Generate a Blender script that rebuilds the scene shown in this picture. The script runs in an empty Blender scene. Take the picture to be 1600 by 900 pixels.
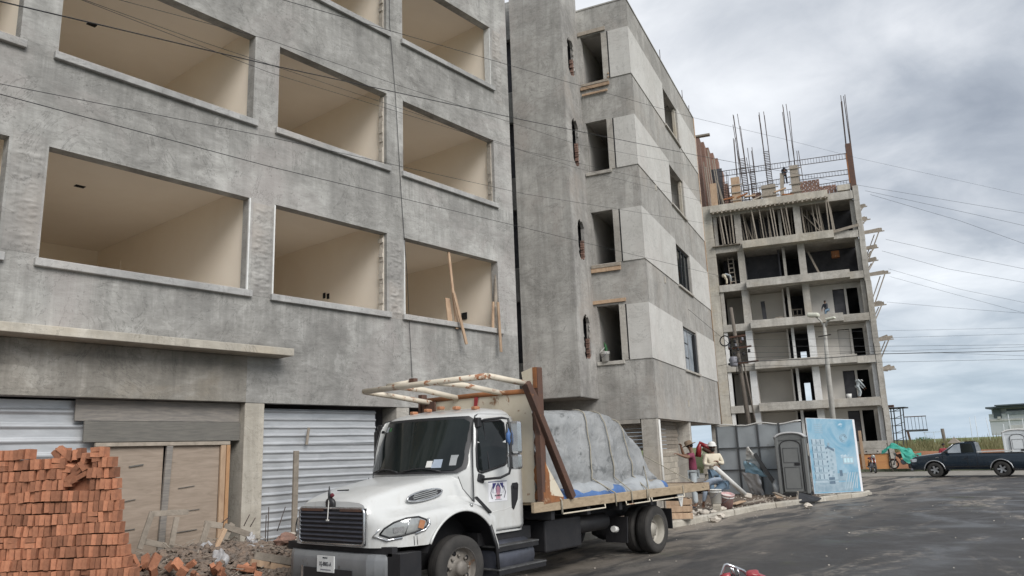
import bpy, bmesh, math, random
from math import sin, cos, pi, radians, sqrt, atan2, exp
from mathutils import Vector, Matrix, noise as mnoise
random.seed(7)
S = bpy.context.scene
COL = S.collection
# ------------------------------------------------------------------ camera
F = 1200.0                      # focal length in pixels of a 1600 px wide picture
def _calib(vx):
    up = Vector((-210., 5550., -F)).normalized()
    d = Vector((vx - 800., 0, -F)); d.y = -(up.x*d.x + up.z*d.z)/up.y; d.normalize()
    return Matrix((d, up.cross(d), up))
RW = _calib(1800)
CAMP = Vector((0, 0, 2.1))
cd = bpy.data.cameras.new('camera'); cam = bpy.data.objects.new('camera', cd); COL.objects.link(cam)
cam.matrix_world = Matrix.Translation(CAMP) @ RW.to_4x4()
cd.sensor_width = 36; cd.lens = F/1600*36; cd.clip_start = .05; cd.clip_end = 5000
S.camera = cam
S.render.resolution_x, S.render.resolution_y = 1024, 576
S.view_settings.view_transform = 'Standard'; S.view_settings.look = 'None'
S.view_settings.exposure = 1.08; S.view_settings.gamma = 1
S.render.engine = 'CYCLES'
S.cycles.diffuse_bounces = 6; S.cycles.max_bounces = 12
# ------------------------------------------------------------------ sky and sun (overcast)
SUN_AZ, SUN_EL = radians(-110), radians(38)      # direction towards the bright part of the overcast, behind the camera
W = bpy.data.worlds.new('World'); S.world = W; W.use_nodes = True
nt = W.node_tree; nt.nodes.clear()
def nd(t, k, **kw):
    n = t.nodes.new(k)
    for a, b in kw.items():
        if a.startswith('i_'): n.inputs[a[2:].replace('_', ' ')].default_value = b
        else: setattr(n, a, b)
    return n
def ramp(t, stops, fac=None, interp='LINEAR'):
    n = t.nodes.new('ShaderNodeValToRGB'); cr = n.color_ramp; cr.interpolation = interp
    while len(cr.elements) < len(stops): cr.elements.new(.5)
    for e, (p, c) in zip(cr.elements, stops):
        e.position = p; e.color = (c, c, c, 1) if not isinstance(c, (tuple, list)) else tuple(c[:3]) + (1,)
    if fac is not None: t.links.new(fac, n.inputs[0])
    return n.outputs[0]
def mth(t, op, a, b=None, c=None, clamp=False):
    n = t.nodes.new('ShaderNodeMath'); n.operation = op; n.use_clamp = clamp
    for i, v in enumerate((a, b, c)):
        if v is None: continue
        if isinstance(v, (int, float)): n.inputs[i].default_value = v
        else: t.links.new(v, n.inputs[i])
    return n.outputs[0]
def mixc(t, f, a, b, mode='MIX'):
    n = t.nodes.new('ShaderNodeMix'); n.data_type = 'RGBA'; n.blend_type = mode
    for i, v in ((0, f), (6, a), (7, b)):
        if isinstance(v, (int, float)) and i == 0: n.inputs[0].default_value = v
        elif isinstance(v, (tuple, list)): n.inputs[i].default_value = tuple(v[:3]) + (1,)
        else: t.links.new(v, n.inputs[i])
    return n.outputs[2]
L = nt.links
tc = nd(nt, 'ShaderNodeTexCoord')
sep = nd(nt, 'ShaderNodeSeparateXYZ'); L.new(tc.outputs['Generated'], sep.inputs[0])
zz = mth(nt, 'ADD', mth(nt, 'MAXIMUM', sep.outputs[2], 0.0), .16)
cx = mth(nt, 'DIVIDE', sep.outputs[0], zz); cy = mth(nt, 'DIVIDE', sep.outputs[1], zz)
comb = nd(nt, 'ShaderNodeCombineXYZ'); L.new(cx, comb.inputs[0]); L.new(cy, comb.inputs[1])
def cloudnoise(scale, det, dist, off):
    mp = nd(nt, 'ShaderNodeMapping'); mp.inputs['Location'].default_value = off
    L.new(comb.outputs[0], mp.inputs[0])
    n = nd(nt, 'ShaderNodeTexNoise'); n.inputs['Scale'].default_value = scale; n.inputs['Detail'].default_value = det
    n.inputs['Distortion'].default_value = dist; n.inputs['Roughness'].default_value = .55
    L.new(mp.outputs[0], n.inputs[0]); return n.outputs[0]
big = cloudnoise(.55, 3, .3, (2.1, 4.4, 0)); fine = cloudnoise(2.6, 10, .35, (0.3, .9, 0))
def blob(dx, dy, dz, k):          # broad bright or dark mass of cloud around one direction
    v = Vector((dx, dy, dz)).normalized()
    n = nd(nt, 'ShaderNodeVectorMath', operation='DOT_PRODUCT'); L.new(tc.outputs['Generated'], n.inputs[0]); n.inputs[1].default_value = v
    return mth(nt, 'POWER', mth(nt, 'MAXIMUM', n.outputs['Value'], 0), k)
val = mth(nt, 'ADD', mth(nt, 'ADD', mth(nt, 'MULTIPLY', big, .45), mth(nt, 'MULTIPLY', fine, .62)), -.035)
val = mth(nt, 'ADD', val, mth(nt, 'MULTIPLY', blob(.96, .175, .215, 260), .16))
val = mth(nt, 'ADD', val, mth(nt, 'MULTIPLY', blob(.86, .42, .42, 28), .10))
val = mth(nt, 'SUBTRACT', val, mth(nt, 'MULTIPLY', blob(.952, .10, .30, 120), .12))
val = mth(nt, 'SUBTRACT', val, mth(nt, 'MULTIPLY', blob(.98, .11, .085, 300), .07))
cloud = ramp(nt, [(.30, (.17, .187, .215)), (.42, (.235, .253, .28)), (.53, (.325, .34, .362)), (.62, (.40, .412, .43)), (.78, (.53, .54, .55))], val)
hz = ramp(nt, [(0.0, 1.0), (.10, .30), (.22, 0.0)], mth(nt, 'MAXIMUM', sep.outputs[2], 0))
cloud = mixc(nt, mth(nt, 'MULTIPLY', hz, .75), cloud, (.235, .31, .39))
sky = nd(nt, 'ShaderNodeTexSky', sky_type='NISHITA'); sky.sun_disc = False
sky.sun_elevation = SUN_EL; sky.sun_rotation = pi/2 - SUN_AZ
b1 = nd(nt, 'ShaderNodeBackground'); L.new(sky.outputs[0], b1.inputs[0]); b1.inputs[1].default_value = .10
b2 = nd(nt, 'ShaderNodeBackground'); L.new(cloud, b2.inputs[0]); b2.inputs[1].default_value = 1.0
mx = nd(nt, 'ShaderNodeMixShader'); mx.inputs[0].default_value = .92
L.new(b1.outputs[0], mx.inputs[1]); L.new(b2.outputs[0], mx.inputs[2])
wo = nd(nt, 'ShaderNodeOutputWorld'); L.new(mx.outputs[0], wo.inputs[0])
sl = bpy.data.lights.new('sun', 'SUN'); so = bpy.data.objects.new('sun', sl); COL.objects.link(so)
sl.energy = 1.5; sl.angle = radians(35); sl.color = (1, .975, .94)
sd = Vector((cos(SUN_EL)*cos(SUN_AZ), cos(SUN_EL)*sin(SUN_AZ), sin(SUN_EL)))
so.rotation_euler = sd.to_track_quat('Z', 'Y').to_euler(); so.location = (0, -20, 30)
# ------------------------------------------------------------------ geometry from the survey of the place
def ray(px, py): return (RW @ Vector((px - 800., 450. - py, -F))).normalized()
def on(px, py, n, c):
    d = ray(px, py); n = Vector(n); return CAMP + d*((c - n.dot(CAMP))/n.dot(d))
def atD(px, py, D):
    d = ray(px, py); return CAMP + d*(D/sqrt(d.x*d.x + d.y*d.y))
UZ = Vector((0, 0, 1))
# ------------------------------------------------------------------ materials
MATS = {}
def newmat(name):
    m = bpy.data.materials.new(name); m.use_nodes = True; t = m.node_tree
    b = t.nodes['Principled BSDF']; MATS[name] = m
    return m, t, b
def coords(t, sc=(1, 1, 1), kind='Object', rot=(0, 0, 0)):
    c = nd(t, 'ShaderNodeTexCoord'); mp = nd(t, 'ShaderNodeMapping'); mp.inputs['Scale'].default_value = sc
    mp.inputs['Rotation'].default_value = rot
    t.links.new(c.outputs[kind], mp.inputs[0]); return mp.outputs[0]
def noi(t, v, scale, det=4, rough=.55, dist=0, out=0):
    n = nd(t, 'ShaderNodeTexNoise'); n.inputs['Scale'].default_value = scale; n.inputs['Detail'].default_value = det
    n.inputs['Roughness'].default_value = rough; n.inputs['Distortion'].default_value = dist
    t.links.new(v, n.inputs[0]); return n.outputs[out]
def bump(t, b, h, strength, dist=.02):
    n = nd(t, 'ShaderNodeBump'); n.inputs['Strength'].default_value = strength; n.inputs['Distance'].default_value = dist
    t.links.new(h, n.inputs['Height']); t.links.new(n.outputs[0], b.inputs['Normal'])
def simple(name, c1, c2=None, scale=3, rough=.75, metal=0, bs=0, bscale=30, sc=(1, 1, 1), dist=.6, spots=None, rnd=0, coat=0, spec=None):
    """two tones mixed by a soft noise, optional third tone in blotches (spots=(colour, threshold, scale))"""
    m, t, b = newmat(name); v = coords(t, sc)
    c2 = c2 or tuple(x*.8 for x in c1)
    f = ramp(t, [(.32, 0.), (.68, 1.)], noi(t, v, scale, 6, .6, dist))
    col = mixc(t, f, c1, c2)
    if spots:
        g = ramp(t, [(spots[1], 0.), (spots[1] + .06, 1.)], noi(t, v, spots[2], 7, .62, .3))
        col = mixc(t, g, col, spots[0])
    if rnd:
        oi = nd(t, 'ShaderNodeObjectInfo'); hs = nd(t, 'ShaderNodeHueSaturation')
        mr = nd(t, 'ShaderNodeMapRange'); mr.inputs[3].default_value = 1 - rnd; mr.inputs[4].default_value = 1 + rnd
        t.links.new(oi.outputs['Random'], mr.inputs[0]); t.links.new(mr.outputs[0], hs.inputs['Value'])
        t.links.new(col, hs.inputs['Color']); col = hs.outputs[0]
    if name == 'white_paint':      # road dirt thrown up on the lower panels
        sp = nd(t, 'ShaderNodeSeparateXYZ'); t.links.new(coords(t), sp.inputs[0])
        lowm = ramp(t, [(.0, 1.), (.42, .55), (.62, .0)], mth(t, 'MULTIPLY', sp.outputs[2], .45)); dn_ = ramp(t, [(.42, 0.), (.66, 1.)], noi(t, coords(t, (1, 1, .6)), 5, 9, .7, .6))
        col = mixc(t, mth(t, 'MULTIPLY', mth(t, 'MULTIPLY', lowm, dn_), .55), col, (.27, .23, .18))
        st_ = ramp(t, [(.56, 0.), (.70, 1.)], noi(t, coords(t, (6, 6, .5)), 2.2, 6, .65, .2)); col = mixc(t, mth(t, 'MULTIPLY', st_, .18), col, (.33, .29, .23))
    t.links.new(col, b.inputs['Base Color'])
    b.inputs['Roughness'].default_value = rough; b.inputs['Metallic'].default_value = metal
    if coat: b.inputs['Coat Weight'].default_value = coat
    if spec is not None: b.inputs['Specular IOR Level'].default_value = spec
    if bs: bump(t, b, noi(t, v, bscale, 5, .65), bs)
    return m
def plaster(name, dark, mid, light, tint, streak=.35, patch=.5, bs=.35, sills=False):
    """cement render: cloudy day-work patches, trowel strokes, vertical run marks, warm damp tints, hair cracks"""
    m, t, b = newmat(name); v = coords(t)
    cl = noi(t, v, .40, 9, .66, .7)
    sw = noi(t, coords(t, (1, 1, 1.2), rot=(0, .35, 0)), 1.5, 13, .74, .8)
    st = noi(t, coords(t, (1.1, 1.1, 4.5), rot=(0, .25, 0)), 2.6, 8, .72, .6)
    f = mth(t, 'ADD', mth(t, 'ADD', mth(t, 'MULTIPLY', cl, .46), mth(t, 'MULTIPLY', sw, .34)), mth(t, 'MULTIPLY', st, .20))
    col = ramp(t, [(.385, dark), (.49, mid), (.585, light)], f)
    vo = nd(t, 'ShaderNodeTexVoronoi', distance='CHEBYCHEV'); vo.inputs['Scale'].default_value = .32
    wv = nd(t, 'ShaderNodeVectorMath', operation='ADD'); t.links.new(v, wv.inputs[0])
    wn = nd(t, 'ShaderNodeVectorMath', operation='SCALE'); wn.inputs['Scale'].default_value = .35
    t.links.new(noi(t, v, 1.6, 6, .65, 0, 1), wn.inputs[0]); t.links.new(wn.outputs[0], wv.inputs[1]); t.links.new(wv.outputs[0], vo.inputs[0])
    pv = nd(t, 'ShaderNodeSeparateColor'); t.links.new(vo.outputs['Color'], pv.inputs[0])
    hs = nd(t, 'ShaderNodeHueSaturation'); t.links.new(col, hs.inputs['Color'])
    t.links.new(mth(t, 'ADD', mth(t, 'MULTIPLY', pv.outputs[0], .36*patch), 1 - .18*patch), hs.inputs['Value']); col = hs.outputs[0]
    run = ramp(t, [(.36, 1.), (.56, 0.)], noi(t, coords(t, (1.6, 1.6, .13)), 1.4, 10, .7, .5))
    col = mixc(t, mth(t, 'MULTIPLY', run, streak), col, tuple(x*.55 for x in mid))
    if sills:      # dirt washed down from the sills, one band a storey
        sp = nd(t, 'ShaderNodeSeparateXYZ'); t.links.new(v, sp.inputs[0])
        zm = mth(t, 'FRACT', mth(t, 'DIVIDE', mth(t, 'SUBTRACT', sp.outputs[2], 5.36), 3.65))
        bandm = ramp(t, [(.0, 0.), (.58, 0.), (.985, 1.), (1., 1.)], zm)
        dr = ramp(t, [(.44, 1.), (.60, 0.)], noi(t, coords(t, (2.6, 2.6, .10)), 1.7, 9, .7, .35))
        col = mixc(t, mth(t, 'MULTIPLY', mth(t, 'MULTIPLY', bandm, dr), .50), col, tuple(x*.50 for x in mid))
        top = ramp(t, [(.0, .5), (.10, 0.), (1., 0.)], zm)
    tn = ramp(t, [(.5, 0.), (.66, 1.)], noi(t, v, .38, 7, .65, .6, 0))
    col = mixc(t, mth(t, 'MULTIPLY', tn, .6), col, tint)
    eff = ramp(t, [(.60, 0.), (.635, 1.)], noi(t, v, .85, 12, .75, .4))
    col = mixc(t, mth(t, 'MULTIPLY', eff, .22), col, tuple(min(1, x*1.25) for x in light))
    crk = ramp(t, [(.0, 1.), (.007, 0.)], mth(t, 'ABSOLUTE', mth(t, 'SUBTRACT', noi(t, v, .7, 8, .65, 1.2), .5)))
    col = mixc(t, mth(t, 'MULTIPLY', crk, .45), col, tuple(x*.35 for x in dark))
    pit = ramp(t, [(.66, 0.), (.69, 1.)], noi(t, v, 13, 4, .6))
    col = mixc(t, mth(t, 'MULTIPLY', pit, .45), col, tuple(x*.5 for x in dark))
    t.links.new(col, b.inputs['Base Color']); b.inputs['Roughness'].default_value = .88
    h = mth(t, 'ADD', mth(t, 'ADD', mth(t, 'MULTIPLY', sw, .9), mth(t, 'MULTIPLY', st, .5)), mth(t, 'MULTIPLY', noi(t, v, 24, 6, .7), .4))
    bump(t, b, h, bs, .03)
    return m
plaster('render_grey', (.178, .172, .160), (.322, .314, .295), (.475, .466, .442), (.335, .305, .29), .4, .6, .5, True)
plaster('render_bay', (.225, .214, .196), (.345, .332, .308), (.47, .455, .425), (.36, .32, .29), .5, .3)
plaster('render_low', (.21, .20, .19), (.31, .298, .28), (.43, .415, .39), (.34, .30, .265), .55, .3)
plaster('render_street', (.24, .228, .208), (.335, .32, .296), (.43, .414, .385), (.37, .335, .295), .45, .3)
plaster('concrete_raw', (.16, .15, .13), (.26, .242, .212), (.38, .362, .325), (.27, .225, .165), .6, .6, .6)
plaster('concrete_pale', (.33, .30, .25), (.44, .405, .345), (.54, .505, .44), (.45, .385, .29), .5, .6, .4)
plaster('concrete_frame', (.27, .25, .22), (.40, .375, .335), (.51, .485, .44), (.38, .335, .27), .5, .5, .4)
plaster('panel_beige', (.45, .435, .405), (.515, .50, .47), (.57, .555, .525), (.48, .45, .42), .12, .15, .12)
plaster('wall_white', (.56, .55, .53), (.66, .655, .64), (.74, .735, .72), (.62, .60, .56), .15, .1, .1)
plaster('kerb_concrete', (.27, .245, .205), (.38, .352, .30), (.48, .45, .39), (.33, .29, .23), .3, .5, .6)
simple('cream_paint', (.92, .83, .71), (.89, .79, .665), 1.2, .8, bs=.05)
simple('ceiling_paint', (.90, .81, .70), (.87, .775, .66), 1.2, .85)
simple('grey_interior', (.62, .595, .56), (.54, .52, .49), 1.5, .85)
simple('dark_interior', (.10, .10, .11), (.06, .06, .07), 1.5, .9)  # shade of unlit rooms and recesses put into the wall colour
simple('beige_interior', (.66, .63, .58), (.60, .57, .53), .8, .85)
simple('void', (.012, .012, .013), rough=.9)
simple('white_trim', (.72, .72, .70), (.6, .6, .58), 8, .6)
simple('galvanised', (.56, .575, .59), (.42, .435, .45), 1.6, .42, .35, .12, 12, (1, 1, 4), spots=((.30, .29, .28), .68, 5))
simple('plank_grey', (.27, .245, .215), (.16, .15, .14), 3, .85, 0, .3, 25, (1, 1, 9))
simple('plank_dark', (.175, .165, .145), (.12, .115, .105), 3, .85, 0, .3, 25, (1, 1, 9))
simple('plywood', (.34, .275, .22), (.25, .20, .155), 1.6, .8, 0, .15, 18, (1, 1, 7), 1.5, spots=((.20, .16, .125), .66, 3))
simple('timber', (.46, .33, .22), (.33, .22, .145), 3, .8, 0, .25, 30, (3, 3, 1), rnd=.2)
simple('timber_old', (.33, .285, .235), (.22, .19, .155), 4, .85, 0, .3, 30, (2, 2, 2), rnd=.2)
simple('timber_orange', (.46, .27, .14), (.36, .20, .10), 4, .8, 0, .2, 30, (3, 3, 1))
simple('brick', (.41, .18, .10), (.30, .125, .07), 9, .9, 0, .5, 60, spots=((.20, .11, .08), .62, 4), rnd=.42)
simple('brick_dark', (.25, .145, .11), (.17, .11, .09), 9, .9, 0, .5, 60, rnd=.25)
simple('block_grey', (.44, .40, .335), (.35, .315, .26), 8, .9, 0, .5, 50, rnd=.15)
simple('rubble', (.30, .22, .165), (.17, .145, .125), 7, .95, 0, .6, 40, rnd=.3)
simple('stone_pale', (.55, .50, .43), (.4, .36, .31), 7, .9, 0, .5, 30, rnd=.2)
simple('dirt', (.15, .11, .08), (.095, .075, .06), 2.5, .95, 0, .8, 18, spots=((.28, .23, .18), .62, 3))
simple('white_paint', (.60, .605, .595), (.54, .545, .53), 1.2, .28, 0, .02, 6, spots=((.60, .59, .55), .72, 1.7), coat=.35)
simple('cream_steel', (.66, .60, .49), (.60, .53, .41), 2.5, .55, 0, .1, 20, spots=((.26, .115, .045), .60, 3.2))
simple('cream_pipe', (.66, .60, .50), (.58, .51, .40), 4, .5, 0, .1, 20, spots=((.30, .12, .05), .56, 5))
simple('rust', (.075, .045, .036), (.12, .058, .036), 3, .75, 0, .3, 30, spots=((.22, .09, .035), .64, 4))
simple('rust_bright', (.33, .13, .045), (.17, .075, .035), 4, .85, 0, .4, 30, spots=((.55, .42, .28), .60, 4))
simple('bumper_grey', (.20, .205, .21), (.165, .17, .175), 3, .42, .2, spots=((.1, .095, .085), .66, 4))
simple('black_plastic', (.016, .016, .018), (.024, .024, .026), 5, .45)
simple('chassis_black', (.009, .009, .011), (.018, .017, .018), 4, .6)
simple('step_metal', (.13, .13, .13), (.05, .05, .05), 6, .5, .3, .3, 30)
simple('rubber', (.022, .021, .020), (.05, .046, .042), 4, .85, 0, .3, 30)
simple('rim_grey', (.22, .20, .175), (.13, .115, .10), 6, .6, .2, spots=((.14, .075, .04), .62, 6))
simple('rim_pale', (.40, .375, .325), (.30, .28, .24), 6, .55, .1)
simple('chrome', (.62, .63, .64), (.5, .5, .51), 6, .18, .9)
simple('vent_metal', (.33, .34, .34), (.25, .26, .26), 6, .4)
simple('grille_dark', (.012, .012, .016), (.02, .02, .022), 6, .5)
simple('slat_metal', (.10, .105, .13), (.07, .075, .09), 6, .35, .4)
simple('bed_wood', (.40, .315, .215), (.27, .205, .135), 5, .8, 0, .3, 25, (1, 3, 3), spots=((.16, .12, .085), .62, 5))
simple('tarp_grey', (.29, .295, .295), (.20, .205, .205), 1.8, .55, 0, .5, 7, (1, 1, 1.4), .8, spots=((.13, .135, .135), .60, 2.2))
simple('tarp_light', (.36, .38, .39), (.25, .26, .27), 3, .55, 0, .4, 9)
simple('tarp_blue', (.07, .16, .38), (.05, .10, .22), 3, .5, 0, .4, 9)
simple('rope', (.36, .33, .27), (.25, .23, .18), 20, .9)
simple('lamp_lens', (.42, .43, .42), (.30, .31, .31), 7, .12, .3)
simple('amber', (.50, .24, .13), (.42, .18, .09), 9, .25)
simple('glass_dark', (.016, .021, .020), (.009, .011, .012), .8, .06, spec=.35)
simple('glass_pale', (.42, .46, .50), (.26, .29, .32), 1.2, .1)
simple('glass_frame_black', (.015, .015, .017), rough=.4)
simple('navy', (.035, .035, .14), (.05, .05, .17), 20, .4)
simple('pink', (.62, .33, .38), (.55, .28, .34), 20, .4)
simple('sign_white', (.76, .76, .78), (.7, .7, .73), 12, .4)
simple('plate_white', (.62, .63, .62), (.55, .55, .54), 12, .4)
simple('print_black', (.03, .03, .04), rough=.5)
simple('print_grey', (.22, .22, .25), rough=.5)
simple('fence_sheet', (.44, .475, .495), (.36, .39, .41), 1.2, .55, 0, .1, 10, spots=((.24, .24, .23), .66, 2))
simple('fence_rail', (.08, .085, .09), rough=.6)
simple('toilet_grey', (.17, .175, .172), (.14, .145, .142), 1.2, .5, spots=((.11, .11, .105), .6, 2))
simple('toilet_roof', (.48, .48, .48), (.4, .4, .4), 2, .5)
simple('ornament_red', (.14, .02, .03))
simple('floor_screed', (.70, .67, .62), (.6, .575, .53), 1.5, .85)
simple('banner_blue', (.30, .52, .68), (.40, .60, .72), 3, .6)
simple('white_plastic', (.66, .65, .62), (.58, .57, .54), 5, .45)
simple('pink_plastic', (.58, .30, .30), (.62, .5, .48), 5, .5)
simple('rebar', (.085, .06, .05), (.05, .04, .04), 5, .8)
simple('cable', (.018, .018, .02), rough=.7)
simple('green_tarp', (.05, .36, .27), (.03, .26, .20), 5, .6, 0, .3, 8)
simple('pickup_paint', (.012, .022, .035), (.014, .026, .04), 2, .25, .3, coat=.5)
simple('trim_silver', (.45, .46, .47), rough=.3, metal=.6)
simple('red_paint', (.33, .03, .04), (.24, .025, .03), 5, .35, coat=.3)
simple('skin', (.20, .105, .065), (.17, .09, .055), 9, .6)
simple('hair', (.015, .012, .01), rough=.8)
simple('cloth_maroon', (.22, .045, .085), (.17, .035, .065), 6, .9, 0, .3, 14)
simple('cloth_cream', (.68, .62, .49), (.58, .52, .41), 6, .9, 0, .3, 14)
simple('cloth_white', (.70, .69, .66), (.60, .59, .57), 6, .9, 0, .3, 14)
simple('cloth_jeans', (.10, .16, .23), (.18, .25, .32), 5, .9, 0, .3, 14)
simple('cloth_bluegrey', (.36, .41, .48), (.28, .33, .40), 5, .9, 0, .3, 14)
simple('cloth_paleblue', (.36, .40, .42), (.44, .47, .48), 5, .9, 0, .3, 14)
simple('cloth_dark', (.035, .04, .05), (.05, .055, .07), 5, .9)
simple('cloth_red', (.30, .03, .05), (.22, .03, .04), 5, .9)
simple('hat_brown', (.20, .145, .10), (.15, .105, .07), 9, .9)
simple('leaf_green', (.035, .12, .05), (.05, .16, .06), 9, .6)
simple('grass', (.20, .19, .085), (.31, .28, .16), 1.2, .95, rnd=.2)
simple('grass_low', (.09, .12, .03), (.14, .15, .05), 2, .95)
simple('earth_wall', (.40, .19, .11), (.33, .17, .10), 1.1, .95, 0, .4, 9, (1, 1, 3))
simple('orange_board', (.52, .26, .10), (.43, .20, .08), 2, .8, 0, .2, 9, (1, 1, 5))
simple('far_wall', (.62, .645, .66), (.55, .58, .60), .6, .8)
simple('far_dark', (.11, .135, .155), (.08, .10, .12), .6, .6)
simple('plastic_film', (.62, .62, .63), (.48, .48, .49), 7, .25, 0, .6, 14)
simple('lamp_shade', (.66, .66, .55), (.58, .58, .5), 7, .4)
simple('pole_wood', (.17, .145, .12), (.11, .095, .08), 4, .9, 0, .4, 20, (6, 6, 1))
simple('pole_concrete', (.42, .41, .38), (.34, .33, .30), 4, .85)
simple('pavement_pale', (.28, .26, .225), (.20, .185, .16), 1.2, .9, 0, .3, 12)
simple('kerb_green', (.10, .125, .07), (.17, .175, .12), 3, .9)

def asphalt():
    m, t, b = newmat('asphalt'); v = coords(t)
    base = mixc(t, noi(t, v, 1.1, 8, .65, .5), (.027, .026, .026), (.055, .052, .050))
    grit = ramp(t, [(.60, 0.), (.72, 1.)], noi(t, v, 42, 3, .6))
    base = mixc(t, mth(t, 'MULTIPLY', grit, .6), base, (.15, .145, .14))
    big = noi(t, coords(t, (.55, 1.25, 1)), .42, 9, .62, .9)
    dust = ramp(t, [(.545, 0.), (.595, .45), (.64, 1.)], big)
    brk = ramp(t, [(.46, 0.), (.54, 1.)], noi(t, v, 5, 10, .75))
    # dry silt gathers along the kerb (world y near 10) and in low spots
    sp = nd(t, 'ShaderNodeSeparateXYZ'); t.links.new(v, sp.inputs[0])
    k = ramp(t, [(.0, 0.), (.55, 0.), (.9, .8), (1., 1.)], mth(t, 'DIVIDE', sp.outputs[1], 10.4))
    k2 = ramp(t, [(.42, 0.), (.56, 1.)], noi(t, coords(t, (.35, 1.4, 1)), .9, 6, .6, .6))
    dust2 = mth(t, 'MULTIPLY', k, k2)
    f = mth(t, 'MAXIMUM', mth(t, 'MULTIPLY', dust, brk), dust2, clamp=True)
    col = mixc(t, mth(t, 'MULTIPLY', f, .85), base, (.27, .235, .195))
    moss = mth(t, 'MULTIPLY', ramp(t, [(.60, 0.), (.68, 1.)], noi(t, v, .8, 6, .6)), .30)
    col = mixc(t, mth(t, 'MULTIPLY', moss, brk), col, (.075, .085, .035))
    ck = ramp(t, [(.0, 1.), (.006, 0.)], mth(t, 'ABSOLUTE', mth(t, 'SUBTRACT', noi(t, v, .55, 9, .68, .8), .5)))
    col = mixc(t, mth(t, 'MULTIPLY', ck, .7), col, (.012, .012, .012))
    t.links.new(col, b.inputs['Base Color'])
    r = ramp(t, [(.36, .40), (.60, .8)], noi(t, v, .7, 5, .6, .4)); t.links.new(r, b.inputs['Roughness'])
    bump(t, b, mth(t, 'ADD', noi(t, v, 45, 4, .6), mth(t, 'MULTIPLY', noi(t, v, 4, 5, .6), 1.2)), .45, .012)
asphalt()
def tarp_wrinkled():
    m = MATS['tarp_grey']; t = m.node_tree; b = t.nodes['Principled BSDF']; v = coords(t, (1, 1, .8))
    h = mth(t, 'ABSOLUTE', mth(t, 'SUBTRACT', noi(t, v, 1.5, 3, .5, .6), .5)); h3 = mth(t, 'ABSOLUTE', mth(t, 'SUBTRACT', noi(t, v, 4.2, 4, .55, .8), .5)); h2 = noi(t, v, 14, 6, .65, .5)
    bump(t, b, mth(t, 'ADD', mth(t, 'ADD', h, mth(t, 'MULTIPLY', h3, .5)), mth(t, 'MULTIPLY', h2, .10)), .8, .12)
tarp_wrinkled()
MATS['plastic_film'].node_tree.nodes['Principled BSDF'].inputs['Alpha'].default_value = .55
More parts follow.
